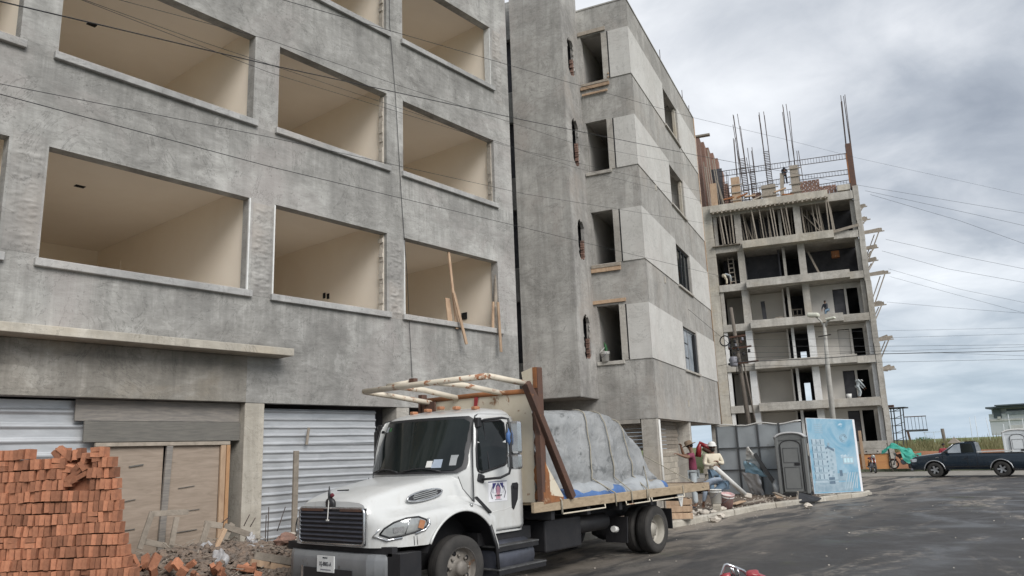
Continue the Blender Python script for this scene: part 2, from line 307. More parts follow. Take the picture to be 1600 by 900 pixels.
# ------------------------------------------------------------------ mesh and object helpers
class MB:
    def __init__(s): s.v = []; s.f = []; s.sm = []
    def add(s, vs, fs, smooth=False):
        k = len(s.v); s.v += [tuple(p) for p in vs]
        s.f += [tuple(i + k for i in f) for f in fs]; s.sm += [smooth]*len(fs); return s
    def fbox(s, o, a, b, c):      # origin corner and three edge vectors
        o, a, b, c = map(Vector, (o, a, b, c))
        if a.cross(b).dot(c) < 0: a, b = b, a
        vs = [o, o + a, o + a + b, o + b, o + c, o + a + c, o + a + b + c, o + b + c]
        return s.add(vs, [(0, 3, 2, 1), (4, 5, 6, 7), (0, 1, 5, 4), (1, 2, 6, 5), (2, 3, 7, 6), (3, 0, 4, 7)])
    def box(s, x0, x1, y0, y1, z0, z1): return s.fbox((x0, y0, z0), (x1 - x0, 0, 0), (0, y1 - y0, 0), (0, 0, z1 - z0))
    def obox(s, c, sz, rot=(0, 0, 0)):
        from mathutils import Euler
        m = Euler(rot).to_matrix(); a, b, d = m @ Vector((sz[0], 0, 0)), m @ Vector((0, sz[1], 0)), m @ Vector((0, 0, sz[2]))
        return s.fbox(Vector(c) - a/2 - b/2 - d/2, a, b, d)
    def bar(s, p, q, w, h=None, up=(0, 0, 1)):   # square bar between two points
        p, q = Vector(p), Vector(q); h = h or w; d = q - p; u = Vector(up)
        if abs(d.normalized().dot(u)) > .98: u = Vector((0, 1, 0))
        a = d.cross(u).normalized()*w; b = a.cross(d).normalized()*h
        return s.fbox(p - a/2 - b/2, a, b, d)
    def tube(s, pts, r, n=8, smooth=True, cap=True):
        pts = [Vector(p) for p in pts]; k0 = len(s.v); m = len(pts)
        rr = r if isinstance(r, (list, tuple)) else [r]*m
        a = None
        for i, p in enumerate(pts):
            d = (pts[min(i + 1, m - 1)] - pts[max(i - 1, 0)]).normalized()
            if a is None:
                u = Vector((0, 0, 1)) if abs(d.z) < .9 else Vector((1, 0, 0)); a = d.cross(u).normalized()
            else:
                a = (a - d*a.dot(d)).normalized()
            b = d.cross(a)
            for j in range(n):
                t = 2*pi*j/n; s.v.append(tuple(p + (a*cos(t) + b*sin(t))*rr[i]))
        for i in range(m - 1):
            for j in range(n):
                q = k0 + i*n; s.f.append((q + j, q + (j + 1) % n, q + n + (j + 1) % n, q + n + j)); s.sm.append(smooth)
        if cap:
            s.f.append(tuple(k0 + j for j in reversed(range(n)))); s.sm.append(False)
            s.f.append(tuple(k0 + (m - 1)*n + j for j in range(n))); s.sm.append(False)
        return s
    def lathe(s, prof, c, axis=(0, 0, 1), n=24, smooth=True, cap=True):    # profile (radius, height along axis)
        c = Vector(c); ax = Vector(axis).normalized(); u = Vector((1, 0, 0)) if abs(ax.x) < .9 else Vector((0, 1, 0))
        a = (u - ax*u.dot(ax)).normalized(); b = ax.cross(a); vs = []; fs = []
        for (r, h) in prof:
            for j in range(n):
                t = 2*pi*j/n; vs.append(c + ax*h + (a*cos(t) + b*sin(t))*r)
        for i in range(len(prof) - 1):
            for j in range(n): fs.append((i*n + j, i*n + (j + 1) % n, (i + 1)*n + (j + 1) % n, (i + 1)*n + j))
        if cap and prof[0][0] > 1e-4: fs.append(tuple(reversed(range(n))))
        if cap and prof[-1][0] > 1e-4: fs.append(tuple((len(prof) - 1)*n + j for j in range(n)))
        return s.add(vs, fs, smooth)
    def prism(s, poly, ext):      # polygon of 3-D points pushed along a vector
        poly = [Vector(p) for p in poly]; e = Vector(ext); n = len(poly)
        return s.add(poly + [p + e for p in poly], [tuple(reversed(range(n))), tuple(range(n, 2*n))] + [(i, (i + 1) % n, (i + 1) % n + n, i + n) for i in range(n)])
    def grid(s, fn, nu, nv, smooth=True, flip=False):
        vs = [fn(i/nu, j/nv) for i in range(nu + 1) for j in range(nv + 1)]
        q = lambda i, j: i*(nv + 1) + j
        fs = [(q(i, j), q(i + 1, j), q(i + 1, j + 1), q(i, j + 1)) for i in range(nu) for j in range(nv)]
        return s.add(vs, [tuple(reversed(f)) for f in fs] if flip else fs, smooth)
    def wall(s, o, u, nrm, w, h, holes, th):
        """wall with rectangular openings: o lower corner of outer face, u along, nrm outwards; holes (u0,u1,z0,z1)"""
        o, u, nrm = Vector(o), Vector(u), Vector(nrm)
        us = sorted({0., w} | {x for q in holes for x in q[:2] if 0 < x < w}); zs = sorted({0., h} | {x for q in holes for x in q[2:] if 0 < x < h})
        P = lambda a, z, d: o + u*a + UZ*z - nrm*(th*d)
        inh = lambda a, z: any(q[0] < a < q[1] and q[2] < z < q[3] for q in holes)
        solid = lambda i, j: 0 <= i < len(us) - 1 and 0 <= j < len(zs) - 1 and not inh((us[i] + us[i + 1])/2, (zs[j] + zs[j + 1])/2)
        for i in range(len(us) - 1):
            for j in range(len(zs) - 1):
                if not solid(i, j): continue
                a, b, c, d = us[i], us[i + 1], zs[j], zs[j + 1]
                s.add([P(a, c, 0), P(b, c, 0), P(b, d, 0), P(a, d, 0)], [(0, 1, 2, 3)])
                s.add([P(a, c, 1), P(b, c, 1), P(b, d, 1), P(a, d, 1)], [(3, 2, 1, 0)])
                if not solid(i - 1, j): s.add([P(a, c, 0), P(a, d, 0), P(a, d, 1), P(a, c, 1)], [(0, 1, 2, 3)])
                if not solid(i + 1, j): s.add([P(b, c, 0), P(b, d, 0), P(b, d, 1), P(b, c, 1)], [(3, 2, 1, 0)])
                if not solid(i, j - 1): s.add([P(a, c, 0), P(b, c, 0), P(b, c, 1), P(a, c, 1)], [(3, 2, 1, 0)])
                if not solid(i, j + 1): s.add([P(a, d, 0), P(b, d, 0), P(b, d, 1), P(a, d, 1)], [(0, 1, 2, 3)])
        return s
    def mesh(s, name, mat):
        me = bpy.data.meshes.new(name); me.from_pydata(s.v, [], s.f); me.polygons.foreach_set('use_smooth', s.sm)
        if mat: me.materials.append(MATS[mat])
        me.update(); return me
    def build(s, name, mat, parent=None, bevel=0, **kw):
        o = link(bpy.data.objects.new(name, s.mesh(name, mat)), parent)
        if bevel:
            b = o.modifiers.new('bevel', 'BEVEL'); b.width = bevel; b.segments = 2; b.limit_method = 'ANGLE'; b.angle_limit = radians(40)
            b.harden_normals = False
        tag(o, **kw); return o
def link(o, parent=None):
    COL.objects.link(o)
    if parent is not None:
        o.parent = parent; o.matrix_parent_inverse = worldof(parent).inverted()
    return o
def worldof(o):
    m = o.matrix_basis.copy()
    return worldof(o.parent) @ o.matrix_parent_inverse @ m if o.parent else m
def tag(o, label=None, cat=None, group=None, kind=None):
    if label and not 4 <= len(label.split()) <= 16: print('LABEL', len(label.split()), label)
    if label: o['label'] = label
    if cat: o['category'] = cat
    if group: o['group'] = group
    if kind: o['kind'] = kind
    return o
def thing(name, label, cat, loc=(0, 0, 0), rz=0, group=None):
    o = bpy.data.objects.new(name, None); o.empty_display_size = .2; COL.objects.link(o)
    o.location = loc; o.rotation_euler = (0, 0, rz); return tag(o, label, cat, group)
def inst(name, mesh, parent, loc=(0, 0, 0), rot=(0, 0, 0), sc=(1, 1, 1)):   # alike pieces share one mesh
    o = bpy.data.objects.new(name, mesh); COL.objects.link(o)
    o.parent = parent
    if parent is not None: o.matrix_parent_inverse = worldof(parent).inverted()
    o.location = loc; o.rotation_euler = rot; o.scale = sc; return o
def copy_tree(o, parent=None):
    c = o.copy(); COL.objects.link(c); c.parent = parent
    for ch in list(o.children): copy_tree(ch, c)
    return c
def jitter_mesh(mb, amp, seed=0, freq=6):
    mb.v = [tuple(Vector(p) + mnoise.noise_vector(Vector(p)*freq + Vector((seed, 0, 0)))*amp) for p in mb.v]; return mb
def blobby(c, r, n=2, amp=.25, seed=0, sq=(1, 1, 1)):
    bm = bmesh.new(); bmesh.ops.create_icosphere(bm, subdivisions=n, radius=1)
    vs = []
    for v in bm.verts:
        p = v.co.copy(); k = 1 + amp*mnoise.noise(p*1.7 + Vector((seed*3.1, seed, 0)))*2
        vs.append(Vector(c) + Vector((p.x*r*sq[0], p.y*r*sq[1], p.z*r*sq[2]))*k)
    fs = [tuple(v.index for v in f.verts) for f in bm.faces]; bm.free()
    return vs, fs
def text(body, size, mat, parent, o, u, nrm, name='lettering', depth=.002, align='CENTER', extra=1.0):
    """flat lettering standing on a surface: o centre, u reading direction, nrm out of the surface"""
    cu = bpy.data.curves.new(name, 'FONT'); cu.body = body; cu.size = size; cu.align_x = align; cu.align_y = 'CENTER'; cu.extrude = depth; cu.resolution_u = 2
    tmp = bpy.data.objects.new('tmp', cu); COL.objects.link(tmp); dg = bpy.context.evaluated_depsgraph_get()
    me = bpy.data.meshes.new_from_object(tmp.evaluated_get(dg)); bpy.data.objects.remove(tmp)
    u = Vector(u).normalized(); n = Vector(nrm).normalized(); v = n.cross(u)
    M = Matrix((u*extra, v, n)).transposed().to_4x4(); M.translation = Vector(o) + n*.003
    me.transform(M); me.materials.clear(); me.materials.append(MATS[mat])
    return link(bpy.data.objects.new(name, me), parent)

# ------------------------------------------------------------------ the setting: ground, road, pavements, hill
def hgt(x, y):      # low mound of earth and spoil against the long facade
    e = max(0, min(1, (y - 11.3)/1.6))*max(0, min(1, (11.5 - x)/1.5))
    return .04 + .42*e*e*(3 - 2*e)
def ground_fn(a, b):
    x = -400 + 3400*a; y = -2500 + 5000*b
    return (x, y, -.25)
MB().grid(ground_fn, 8, 8).build('ground', 'grass_low', kind='structure')
MB().grid(lambda a, b: (-25 + 76*a, -30 + 75*b, -.004), 4, 4).build('road', 'asphalt', kind='structure')
KL = [(-25, 11.25), (8, 11.25), (15.5, 11.2), (18.3, 10.5), (20.5, 10.33), (25.4, 10.42), (28.7, 9.88), (32.4, 9.0), (33.4, 9.05), (33.9, 9.6), (34.6, 11.5), (35.6, 14.5), (39.5, 30)]
def sidewalk(a, b):
    x = -25 + 64*a
    return x
# pavement sheet behind the kerb, with uneven earth on it
mb = MB(); N = 150
def kerb_y(x):
    for (x0, y0), (x1, y1) in zip(KL[:8], KL[1:9]):
        if x0 <= x <= x1: return y0 + (y1 - y0)*(x - x0)/(x1 - x0)
    return 9.05
def pv(a, b):
    x = -25 + 58.2*a; y0 = kerb_y(x) + .14; y = y0 + (27 - y0)*b**1.6
    return (x, y, .10 + (hgt(x, y) - .04) + .05*mnoise.noise(Vector((x*1.3, y*1.3, 0))) + .02*mnoise.noise(Vector((x*5, y*5, 3))))
mb.grid(pv, 260, 60); mb.build('pavement', 'dirt', kind='structure')
mb = MB()
for (x0, y0), (x1, y1) in zip(KL[8:], KL[9:]):
    mb.add([(x0 - .1, y0 + .15, .10), (x1 - .1, y1 + .15, .10), (x1 - 9, y1 + 10, .10), (x0 - 3, y0 + 10, .10)], [(0, 1, 2, 3)])
mb.build('pavement', 'dirt', kind='structure')
kr = thing('kerb', 'weathered concrete kerb along the dirt pavement, curving round at the street corner', 'kerb', (20, 10.4, 0))
# kerb stones: about one metre each, butted with open joints
acc = []
for (x0, y0), (x1, y1) in zip(KL, KL[1:]):
    n = max(1, round(sqrt((x1 - x0)**2 + (y1 - y0)**2)/1.05))
    for i in range(n): acc.append(((x0 + (x1 - x0)*i/n, y0 + (y1 - y0)*i/n), (x0 + (x1 - x0)*(i + 1)/n, y0 + (y1 - y0)*(i + 1)/n)))
rk = random.Random(3)
for p, q in acc:
    if p[0] < 2: continue
    d = Vector((q[0] - p[0], q[1] - p[1], 0)); e = d.normalized(); nn = Vector((-e.y, e.x, 0)); h = .165 + rk.uniform(-.012, .012)
    a = Vector((p[0], p[1], -.05)) + e*.008 + nn*rk.uniform(-.012, .012)
    m = MB(); L_ = d.length - .016
    m.prism([a, a + nn*.17, a + nn*.17 + UZ*(h + .05), a + nn*.045 + UZ*(h + .05), a + nn*.01 + UZ*(h + .015)], e*L_)
    jitter_mesh(m, .012, rk.random()*9, 3).build('kerb_stone', 'kerb_concrete', kr, bevel=.012)
# far side of the crossing: pale pavement, green kerb line, earth bank, grassy rise
MB().grid(lambda a, b: (49.5 + 9*a, -40 + 75*b, .012 + .02*a), 3, 3).build('far_pavement', 'pavement_pale', kind='structure')
fk = MB()
for i in range(40): fk.box(56.6, 56.85, -30 + i*1.3, -28.72 + i*1.3, 0, .20)
fk.build('far_kerb', 'kerb_green', kind='structure')
def hill(a, b):
    y = -120 + 260*b; x = 59.5 + 180*a**1.5
    t = min(1, (x - 59.5)/14)
    z = -.2 + 1.55*t**.7 + .25*mnoise.noise(Vector((x*.08, y*.08, 1)))*t
    if x > 80: z += .006*(x - 80)
    return (x, y, z - max(0, (x - 150))*.02)
MB().grid(hill, 60, 160).build('hill', 'grass_low', kind='structure')
def bank(a, b):
    y = -40 + 58*b; z = 1.25*a + .05*mnoise.noise(Vector((y, a*3, 0)))
    return (58.6 + .7*a + .15*mnoise.noise(Vector((y*.7, a*2, 5))), y, z)
MB().grid(bank, 8, 120).build('earth_bank', 'earth_wall', kind='structure')
# tall dry grass on the rise (nobody could count it)
rg = random.Random(11); mb = MB()
for i in range(5200):
    x = 59.8 + rg.random()**1.3*22; y = rg.uniform(-14, 30)
    t = min(1, (x - 59.5)/14); z = -.2 + 1.55*t**.7 - .1; h = rg.uniform(.25, .95)*(.9 + .9*mnoise.noise(Vector((y*.45, x*.3, 0))))
    for k in range(3):
        w = .05; dx, dy = rg.uniform(-.25, .25), rg.uniform(-.3, .3)
        bx, by = x + rg.uniform(-.2, .2), y + rg.uniform(-.2, .2)
        mb.add([(bx, by - w, z), (bx, by + w, z), (bx + dx, by + dy, z + h)], [(0, 1, 2)])
mb.build('dry_grass', 'grass', None, label='tall dry yellow green grass along the rise behind the black pickup', cat='grass', kind='stuff')
rg = random.Random(5); mb = MB()
for cx_, cy_, n, rr in ((11.6, 4.0, 500, .35), (13.0, 3.05, 700, .4), (12.3, 3.5, 200, .3), (31.9, 5.6, 200, .4), (27.9, 4.6, 150, .5)):
    for i in range(n):
        a = rg.random()*6.28; r_ = rr*sqrt(rg.random()); x = cx_ + r_*cos(a)*1.6; y = cy_ + r_*sin(a); h = rg.uniform(.015, .05)
        dx, dy = rg.uniform(-.03, .03), rg.uniform(-.03, .03)
        mb.add([(x - .006, y, 0), (x + .006, y, 0), (x + dx, y + dy, h)], [(0, 1, 2)])
mb.build('road_weeds', 'grass_low', None, label='low green weeds and moss growing in cracks of the near asphalt', cat='weeds', kind='stuff')
# loose gravel on the road
rg = random.Random(21); mb = MB()
for i in range(150):
    if i % 2: x, y = rg.uniform(16, 34), 0; y = kerb_y(x) - abs(rg.gauss(0, .5)) - .02
    else: x, y = rg.uniform(9, 30), rg.uniform(1.5, 9.5)
    vs, fs = blobby((x, y, 0), rg.uniform(.006, .022), 1, .3, i % 37, (1, 1, .6)); mb.add(vs, fs)
mb.build('road_gravel', 'stone_pale', None, label='scattered pale gravel and crumbs of mortar on the asphalt', cat='gravel', kind='stuff')
plaster('sill_grey', (.26, .255, .245), (.37, .365, .355), (.48, .475, .46), (.40, .37, .34), .4, .6, .4)
# ------------------------------------------------------------------ building A: long grey facade with cream rooms
YA = 13.5
bA = thing('apartment_building', 'long unfinished grey apartment block on the left with rows of open windows and cream rooms', 'building', (8, YA, 0))
COLW = [(-3.9, .1), (.6, 3.95), (4.54, 8.30), (8.90, 12.0), (12.55, 16.12)]
ROWS = [(5.48, 7.42), (9.13, 11.07), (12.78, 14.72), (16.43, 18.37)]
XL, XR, ZB, ZT = -6., 16.9, 3.27, 20.6
holes = [(a - XL, b - XL, c - ZB, d - ZB) for a, b in COLW for c, d in ROWS]
MB().wall((XL, YA, ZB), (1, 0, 0), (0, -1, 0), XR - XL, ZT - ZB, holes, .24).build('facade_wall', 'render_grey', bA)
MB().wall((XR, YA + .24, ZB - .02), (0, 1, 0), (1, 0, 0), 9, ZT - ZB, [(1.2, 2.2, 2.2 + k*3.65, 3.9 + k*3.65) for k in range(4)], .2).build('side_wall', 'render_bay', bA)
MB().box(XL, XR - .01, YA + .25, YA + 9.5, ZT - .3, ZT - .05).build('roof', 'concrete_raw', bA)
rs = random.Random(2)
for ci, (a, b) in enumerate(COLW):
    for ri, (c, d) in enumerate(ROWS):
        if ci == 0 and ri != 1: pass
        # sill
        m = MB(); m.fbox((a - .07, YA - .085, c - .13), (b - a + .16, 0, 0), (0, .33, 0), (0, 0, .135))
        m.v = [(x, y, z + (.012*mnoise.noise(Vector((x*1.3, y*4, z)))) ) for x, y, z in m.v]
        m.build('sill', 'sill_grey', bA, bevel=.012)
        # the room behind: ceiling, partitions, back wall, floor
        z0, z1, y0, y1 = c - .85, d + .30, YA + .24, YA + 7.2
        x0, x1 = a - .12, b + .05
        MB().add([(x0, y0, z1), (x1, y0, z1), (x1, y1, z1), (x0, y1, z1)], [(0, 1, 2, 3)]).build('room_ceiling', 'ceiling_paint', bA)
        m = MB(); m.add([(x1, y0, z0), (x1, y1, z0), (x1, y1, z1), (x1, y0, z1)], [(0, 1, 2, 3)])
        m.add([(x0, y0, z0), (x0, y1, z0), (x0, y1, z1), (x0, y0, z1)], [(3, 2, 1, 0)])
        m.add([(x0, y1, z0), (x1, y1, z0), (x1, y1, z1), (x0, y1, z1)], [(0, 1, 2, 3)]).build('room_wall', 'cream_paint', bA)
        MB().add([(x0, y0, z0), (x1, y0, z0), (x1, y1, z0), (x0, y1, z0)], [(0, 1, 2, 3)]).build('room_floor', 'floor_screed', bA)
for (x, y, z) in ((5.99, 15.97, 7.72), (5.98, 16.05, 11.37)):
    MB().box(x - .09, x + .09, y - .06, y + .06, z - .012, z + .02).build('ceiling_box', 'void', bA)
# doorways and sockets on the partitions
for (x, ya, yb, za, zb) in ((12.05, 18.0, 18.9, 4.63, 6.6), (16.17, 19.0, 19.9, 4.63, 6.7), (8.35, 19.3, 20.0, 4.63, 7.2)):
    MB().box(x - .02, x + .02, ya, yb, za, zb).build('doorway', 'cream_paint' if x < 9 else 'void', bA)
for px, py in ((507, 462), (513, 463)):
    q = on(px, py, (1, 0, 0), 12.05); MB().box(12.03, 12.06, q.y - .045, q.y + .045, q.z - .07, q.z + .07).build('socket', 'void', bA)
q = on(726, 494, (1, 0, 0), 16.17); MB().box(16.14, 16.18, q.y - .1, q.y + .1, q.z - .1, q.z + .1).build('socket', 'void', bA)
# white corner beads left on some openings, ragged mortar edges on others
for x, z0, z1 in ((8.30, 5.48, 7.42), (8.885, 5.48, 7.40), (12.56, 5.50, 7.35)):
    MB().box(x - .012, x + .02, YA - .012, YA + .03, z0, z1).build('corner_bead', 'white_trim', bA)
MB().box(4.55, 8.28, YA - .02, YA + .02, 5.48, 5.497).build('corner_bead', 'white_trim', bA)
MB().box(16.10, 16.13, YA + .01, YA + .23, 12.8, 14.7).build('corner_bead', 'white_trim', bA)
for (x, z0, z1) in ((12.0, 5.5, 7.4), (12.0, 9.15, 11.0), (12.0, 12.8, 14.7), (16.12, 9.15, 11.0)):
    m = MB(); z = z0
    while z < z1:
        h = rs.uniform(.05, .16); w = rs.uniform(.02, .06); m.box(x - w, x + .006, YA + .10, YA + .238, z, min(z + h, z1)); z += h
    m.build('broken_edge', 'stone_pale', bA)
# chipped rough piers between the lower windows
def rough(x0, x1, z0, z1, amp, seed, nx=30, nz=90):
    def fn(a, b):
        x = x0 + (x1 - x0)*a; z = z0 + (z1 - z0)*b; e = min(a, 1 - a, b*3, (1 - b)*3)*6; e = max(0, min(1, e))
        n = mnoise.noise(Vector((x*2.2 + seed, 0, z*7))) + .7*mnoise.noise(Vector((x*7, seed, z*19)))
        n = abs(n); st = .5 if mnoise.noise(Vector((x*1.1, seed, z*3.2))) > .02 else 0
        return (x, YA - .004 - e*amp*(n + st*.6) , z)
    return MB().grid(fn, nx, nz)
rough(4.0, 4.5, 5.55, 7.55, .028, 1).build('rough_plaster_patch', 'render_low', bA)
rough(8.38, 8.86, 5.40, 7.35, .03, 4).build('rough_plaster_patch', 'render_low', bA)
rough(12.06, 12.50, 5.35, 7.30, .03, 8).build('rough_plaster_patch', 'render_low', bA)
rough(16.2, 16.6, 12.3, 14.7, .03, 9).build('rough_plaster_patch', 'render_low', bA)
rough(3.6, 8.34, 3.30, 3.62, .018, 12, 160, 14).build('rough_plaster_patch', 'concrete_raw', bA)
# ledge and the raw beam below it
m = MB(); m.fbox((XL, YA - .52, 4.17), (9.09 - XL, 0, 0), (0, .52, 0), (0, 0, .15)); m.build('ledge', 'concrete_pale', bA, bevel=.012)
MB().box(XL, 8.36, YA - .03, YA + .2, 3.272, 4.165).build('ground_beam', 'concrete_raw', bA, bevel=.01)
for (x, w) in ((8.37, .43), (12.3, .4), (16.45, .43), (-1., .45)):
    MB().box(x, x + w, YA + .012, YA + .52, -.1, 3.268).build('column', 'concrete_pale' if x == 8.37 else 'concrete_frame', bA, bevel=.015)
# behind the hoarding: dark ground floor
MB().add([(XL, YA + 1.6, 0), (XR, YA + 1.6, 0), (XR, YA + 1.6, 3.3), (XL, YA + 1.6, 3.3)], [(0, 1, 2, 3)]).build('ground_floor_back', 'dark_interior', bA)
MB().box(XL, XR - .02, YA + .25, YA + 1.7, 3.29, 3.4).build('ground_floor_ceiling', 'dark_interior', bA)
# corrugated sheets closing the ground floor, each its own sheet, overlapping downwards
def corr_sheet(x0, x1, z0, z1, y, tilt=0, pitch=.155, seed=0):
    nz = int((z1 - z0)/pitch*16); nx = 14
    def fn(a, b):
        x = x0 + (x1 - x0)*a; z = z0 + (z1 - z0)*b; ph = (z/pitch) % 1
        q_ = abs(ph - .5)*2; w = .030*max(0, min(1, (q_ - .62)/.22)) - .015
        return (x, y - w + .012*mnoise.noise(Vector((x*1.5 + seed, z*.8, seed))), z + tilt*(x - x0) + .006*mnoise.noise(Vector((x*2, seed, z*4))))
    return MB().grid(fn, nx, nz)
hA = thing('metal_hoarding', 'corrugated galvanised sheets closing the bay behind the brick pile, far left', 'hoarding', (4, YA + .25, 0))
for k, (z0, z1, xr) in enumerate(((2.30, 3.24, 5.80), (1.45, 2.36, 5.82), (.2, 1.5, 5.8))): corr_sheet(XL + .3, xr, z0, z1, YA + .30 - k*.012, 0, .235, k).build('corrugated_sheet', 'galvanised', hA)
hB = thing('metal_hoarding', 'corrugated galvanised sheets behind the white truck cab', 'hoarding', (10, YA + .25, 0))
for k, (z0, z1, xr, tl) in enumerate(((2.42, 3.18, 11.9, .004), (1.62, 2.48, 11.95, -.008), (.85, 1.68, 11.9, .006), (.1, .92, 11.95, 0))):
    corr_sheet(8.84, xr, z0, z1, YA + .29 - k*.014, tl, .165, 7 + k).build('corrugated_sheet', 'galvanised', hB)
MB().bar((9.93, YA + .18, 2.45), (9.98, YA + .18, 2.80), .05, .03).build('batten', 'timber_old', hB)
tag(MB().bar((9.24, YA - .42, .30), (9.27, YA - .40, 2.32), .11, .05, (0, 1, 0)).build('timber_post', 'timber_old', bevel=.006), 'single grey timber post upright before the corrugated sheets, left of the truck grille', 'timber post')
# planks and plywood doors
pd = thing('plywood_doors', 'closed pair of weathered plywood doors between the brick pile and the concrete column', 'doors', (7, YA + .1, 0))
MB().box(5.36, 8.36, YA + .18, YA + .22, 2.90, 3.26).build('plank', 'plank_grey', pd, bevel=.006)
MB().box(5.50, 8.36, YA + .14, YA + .18, 2.55, 2.895).build('plank', 'plank_dark', pd, bevel=.006)
def ply(a, b, z0, z1, y):
    m = MB(); m.grid(lambda u, v: (a + (b - a)*u, y + .012*mnoise.noise(Vector((u*3 + a, v*2, 1))), z0 + (z1 - z0)*v), 6, 10, False); return m
ply(5.80, 6.90, .25, 2.48, YA + .21).build('plywood_panel', 'plywood', pd)
ply(7.02, 7.98, .25, 2.48, YA + .205).build('plywood_panel', 'plywood', pd)
for (a, b, c, d) in ((5.70, 8.16, 2.475, 2.54),): MB().box(a, b, YA + .135, YA + .20, c, d).build('frame_rail', 'timber_old', pd, bevel=.004)
MB().bar((5.76, YA + .17, .1), (5.76, YA + .17, 2.47), .12, .05, (0, 1, 0)).build('frame_post', 'timber_old', pd)
MB().bar((6.90, YA + .165, .1), (6.985, YA + .165, 2.47), .11, .05, (0, 1, 0)).build('frame_post', 'plank_grey', pd)
MB().bar((8.03, YA + .165, .1), (8.03, YA + .165, 2.47), .10, .05, (0, 1, 0)).build('frame_post', 'timber', pd)
MB().bar((8.13, YA + .16, .1), (8.13, YA + .16, 2.47), .07, .05, (0, 1, 0)).build('frame_post', 'timber_orange', pd)
for (x0, x1, z, w) in ((5.85, 6.85, 1.06, .018), (7.1, 7.95, 1.30, .012), (7.2, 7.7, 1.72, .014), (6.3, 6.7, 2.13, .03), (6.2, 6.6, 1.55, .015), (7.1, 7.9, .95, .018)):
    MB().bar((x0, YA + .19, z), (x0 + (x1 - x0)*.62, YA + .19, z + .03), w*.7, .01, (0, 1, 0)).build('split', 'plank_dark', pd)
# hanging cable on the facade
def cable(name, pts, r, label, group=None, sag=0):
    P_ = []
    for a, b in zip(pts, pts[1:]):
        a, b = Vector(a), Vector(b); n = 14
        for i in range(n): t = i/n; p = a.lerp(b, t); p.z -= sag*4*t*(1 - t)*(b - a).length**1.5*.004; P_.append(p)
    P_.append(Vector(pts[-1]))
    return tag(MB().tube(P_, r, 5).build(name, 'cable'), label, 'cable', group)
cable('cable', [on(606, -300, (0, 1, 0), 13.46), on(609, 40, (0, 1, 0), 13.46), on(618, 150, (0, 1, 0), 13.46), on(628, 320, (0, 1, 0), 13.47), on(636, 430, (0, 1, 0), 13.46), on(644, 590, (0, 1, 0), 13.46)], .007, 'thin black cable hanging straight down the grey facade between the second and third window columns')
# boards leaning out of the last lower window
def wplank(label, p, q, w, t=.035, y1=13.3, y2=13.3, mat='timber'):
    return tag(MB().bar(on(*p, (0, 1, 0), y1), on(*q, (0, 1, 0), y2), w, t, (0, 1, 0)).build('board', mat, bevel=.004), label, 'board')
wplank('tall thin board standing in the open window above the truck, left of two', (701, 394), (714, 514), .075, .04, 13.60, 13.46)
wplank('pale board hanging out over the sill above the truck, lowest end near the cab rack', (709, 457), (729, 538), .085, .035, 13.40, 13.24)
wplank('short wide offcut leaning in the open window left of the hanging board', (699, 466), (703, 502), .17, .03, 13.60, 13.50)
wplank('short board on the sill wedged behind the hanging board', (710, 470), (716, 506), .09, .04, 13.54, 13.46)
wplank('tall dark board standing at the right jamb of the open window above the truck', (776, 412), (773, 516), .10, .05, 13.62, 13.52, 'timber_old')
wplank('pale board hanging over the sill at the right jamb above the truck', (778, 472), (783, 550), .085, .035, 13.38, 13.30)
wplank('narrow board leaning just inside the right jamb of the window above the truck', (771, 472), (770, 515), .075, .04, 13.58, 13.50)

# ------------------------------------------------------------------ building B: corner block with bands of pale panels
P1 = Vector((24.34, 13.35, 0)); UB = Vector((.968, .25, 0)).normalized(); VB = Vector((-UB.y, UB.x, 0))
bB = thing('apartment_building', 'unfinished grey corner block with pale beige panel bands, behind the loaded truck', 'building', P1)
RB = [(5.27, 7.30), (8.93, 10.95), (12.60, 14.62), (16.33, 18.33)]
BB, BT = 3.15, 19.55
def Bp(s, t, z, d=0): return P1 + UB*s + VB*t + UZ*z     # s along the street face, t along the end face
rwin = [(5.5, 8.3, c + .03, d - .12) for c, d in RB]
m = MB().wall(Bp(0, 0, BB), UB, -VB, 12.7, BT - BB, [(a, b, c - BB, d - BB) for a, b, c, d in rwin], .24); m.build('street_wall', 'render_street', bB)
lwin = [(1.10, 1.95, c, d + .05) for c, d in RB]
m = MB().wall(Bp(0, 2.07 + 4.5, BB), -VB, -UB, 6.57, BT - BB, [(6.57 - b, 6.57 - a, c - BB, d - BB) for a, b, c, d in lwin], .24)
m.v = [tuple(Vector(p) + UB*.003) for p in m.v]; m.build('end_wall', 'render_bay', bB)
m = MB(); m.fbox(Bp(-.02, -.03, BT), UB*12.74, VB*.3, UZ*.06); m.fbox(Bp(-.02, .28, BT), UB*.3, VB*6.0, UZ*.06); m.build('parapet_cap', 'render_bay', bB)
MB().fbox(Bp(12.45, .24, BB), UB*.24, VB*9, UZ*(BT - BB)).build('far_end_wall', 'render_bay', bB)
MB().fbox(Bp(.2, .25, BT - .9), UB*12.2, VB*9, UZ*.2).build('roof', 'concrete_raw', bB)
rp = random.Random(9)
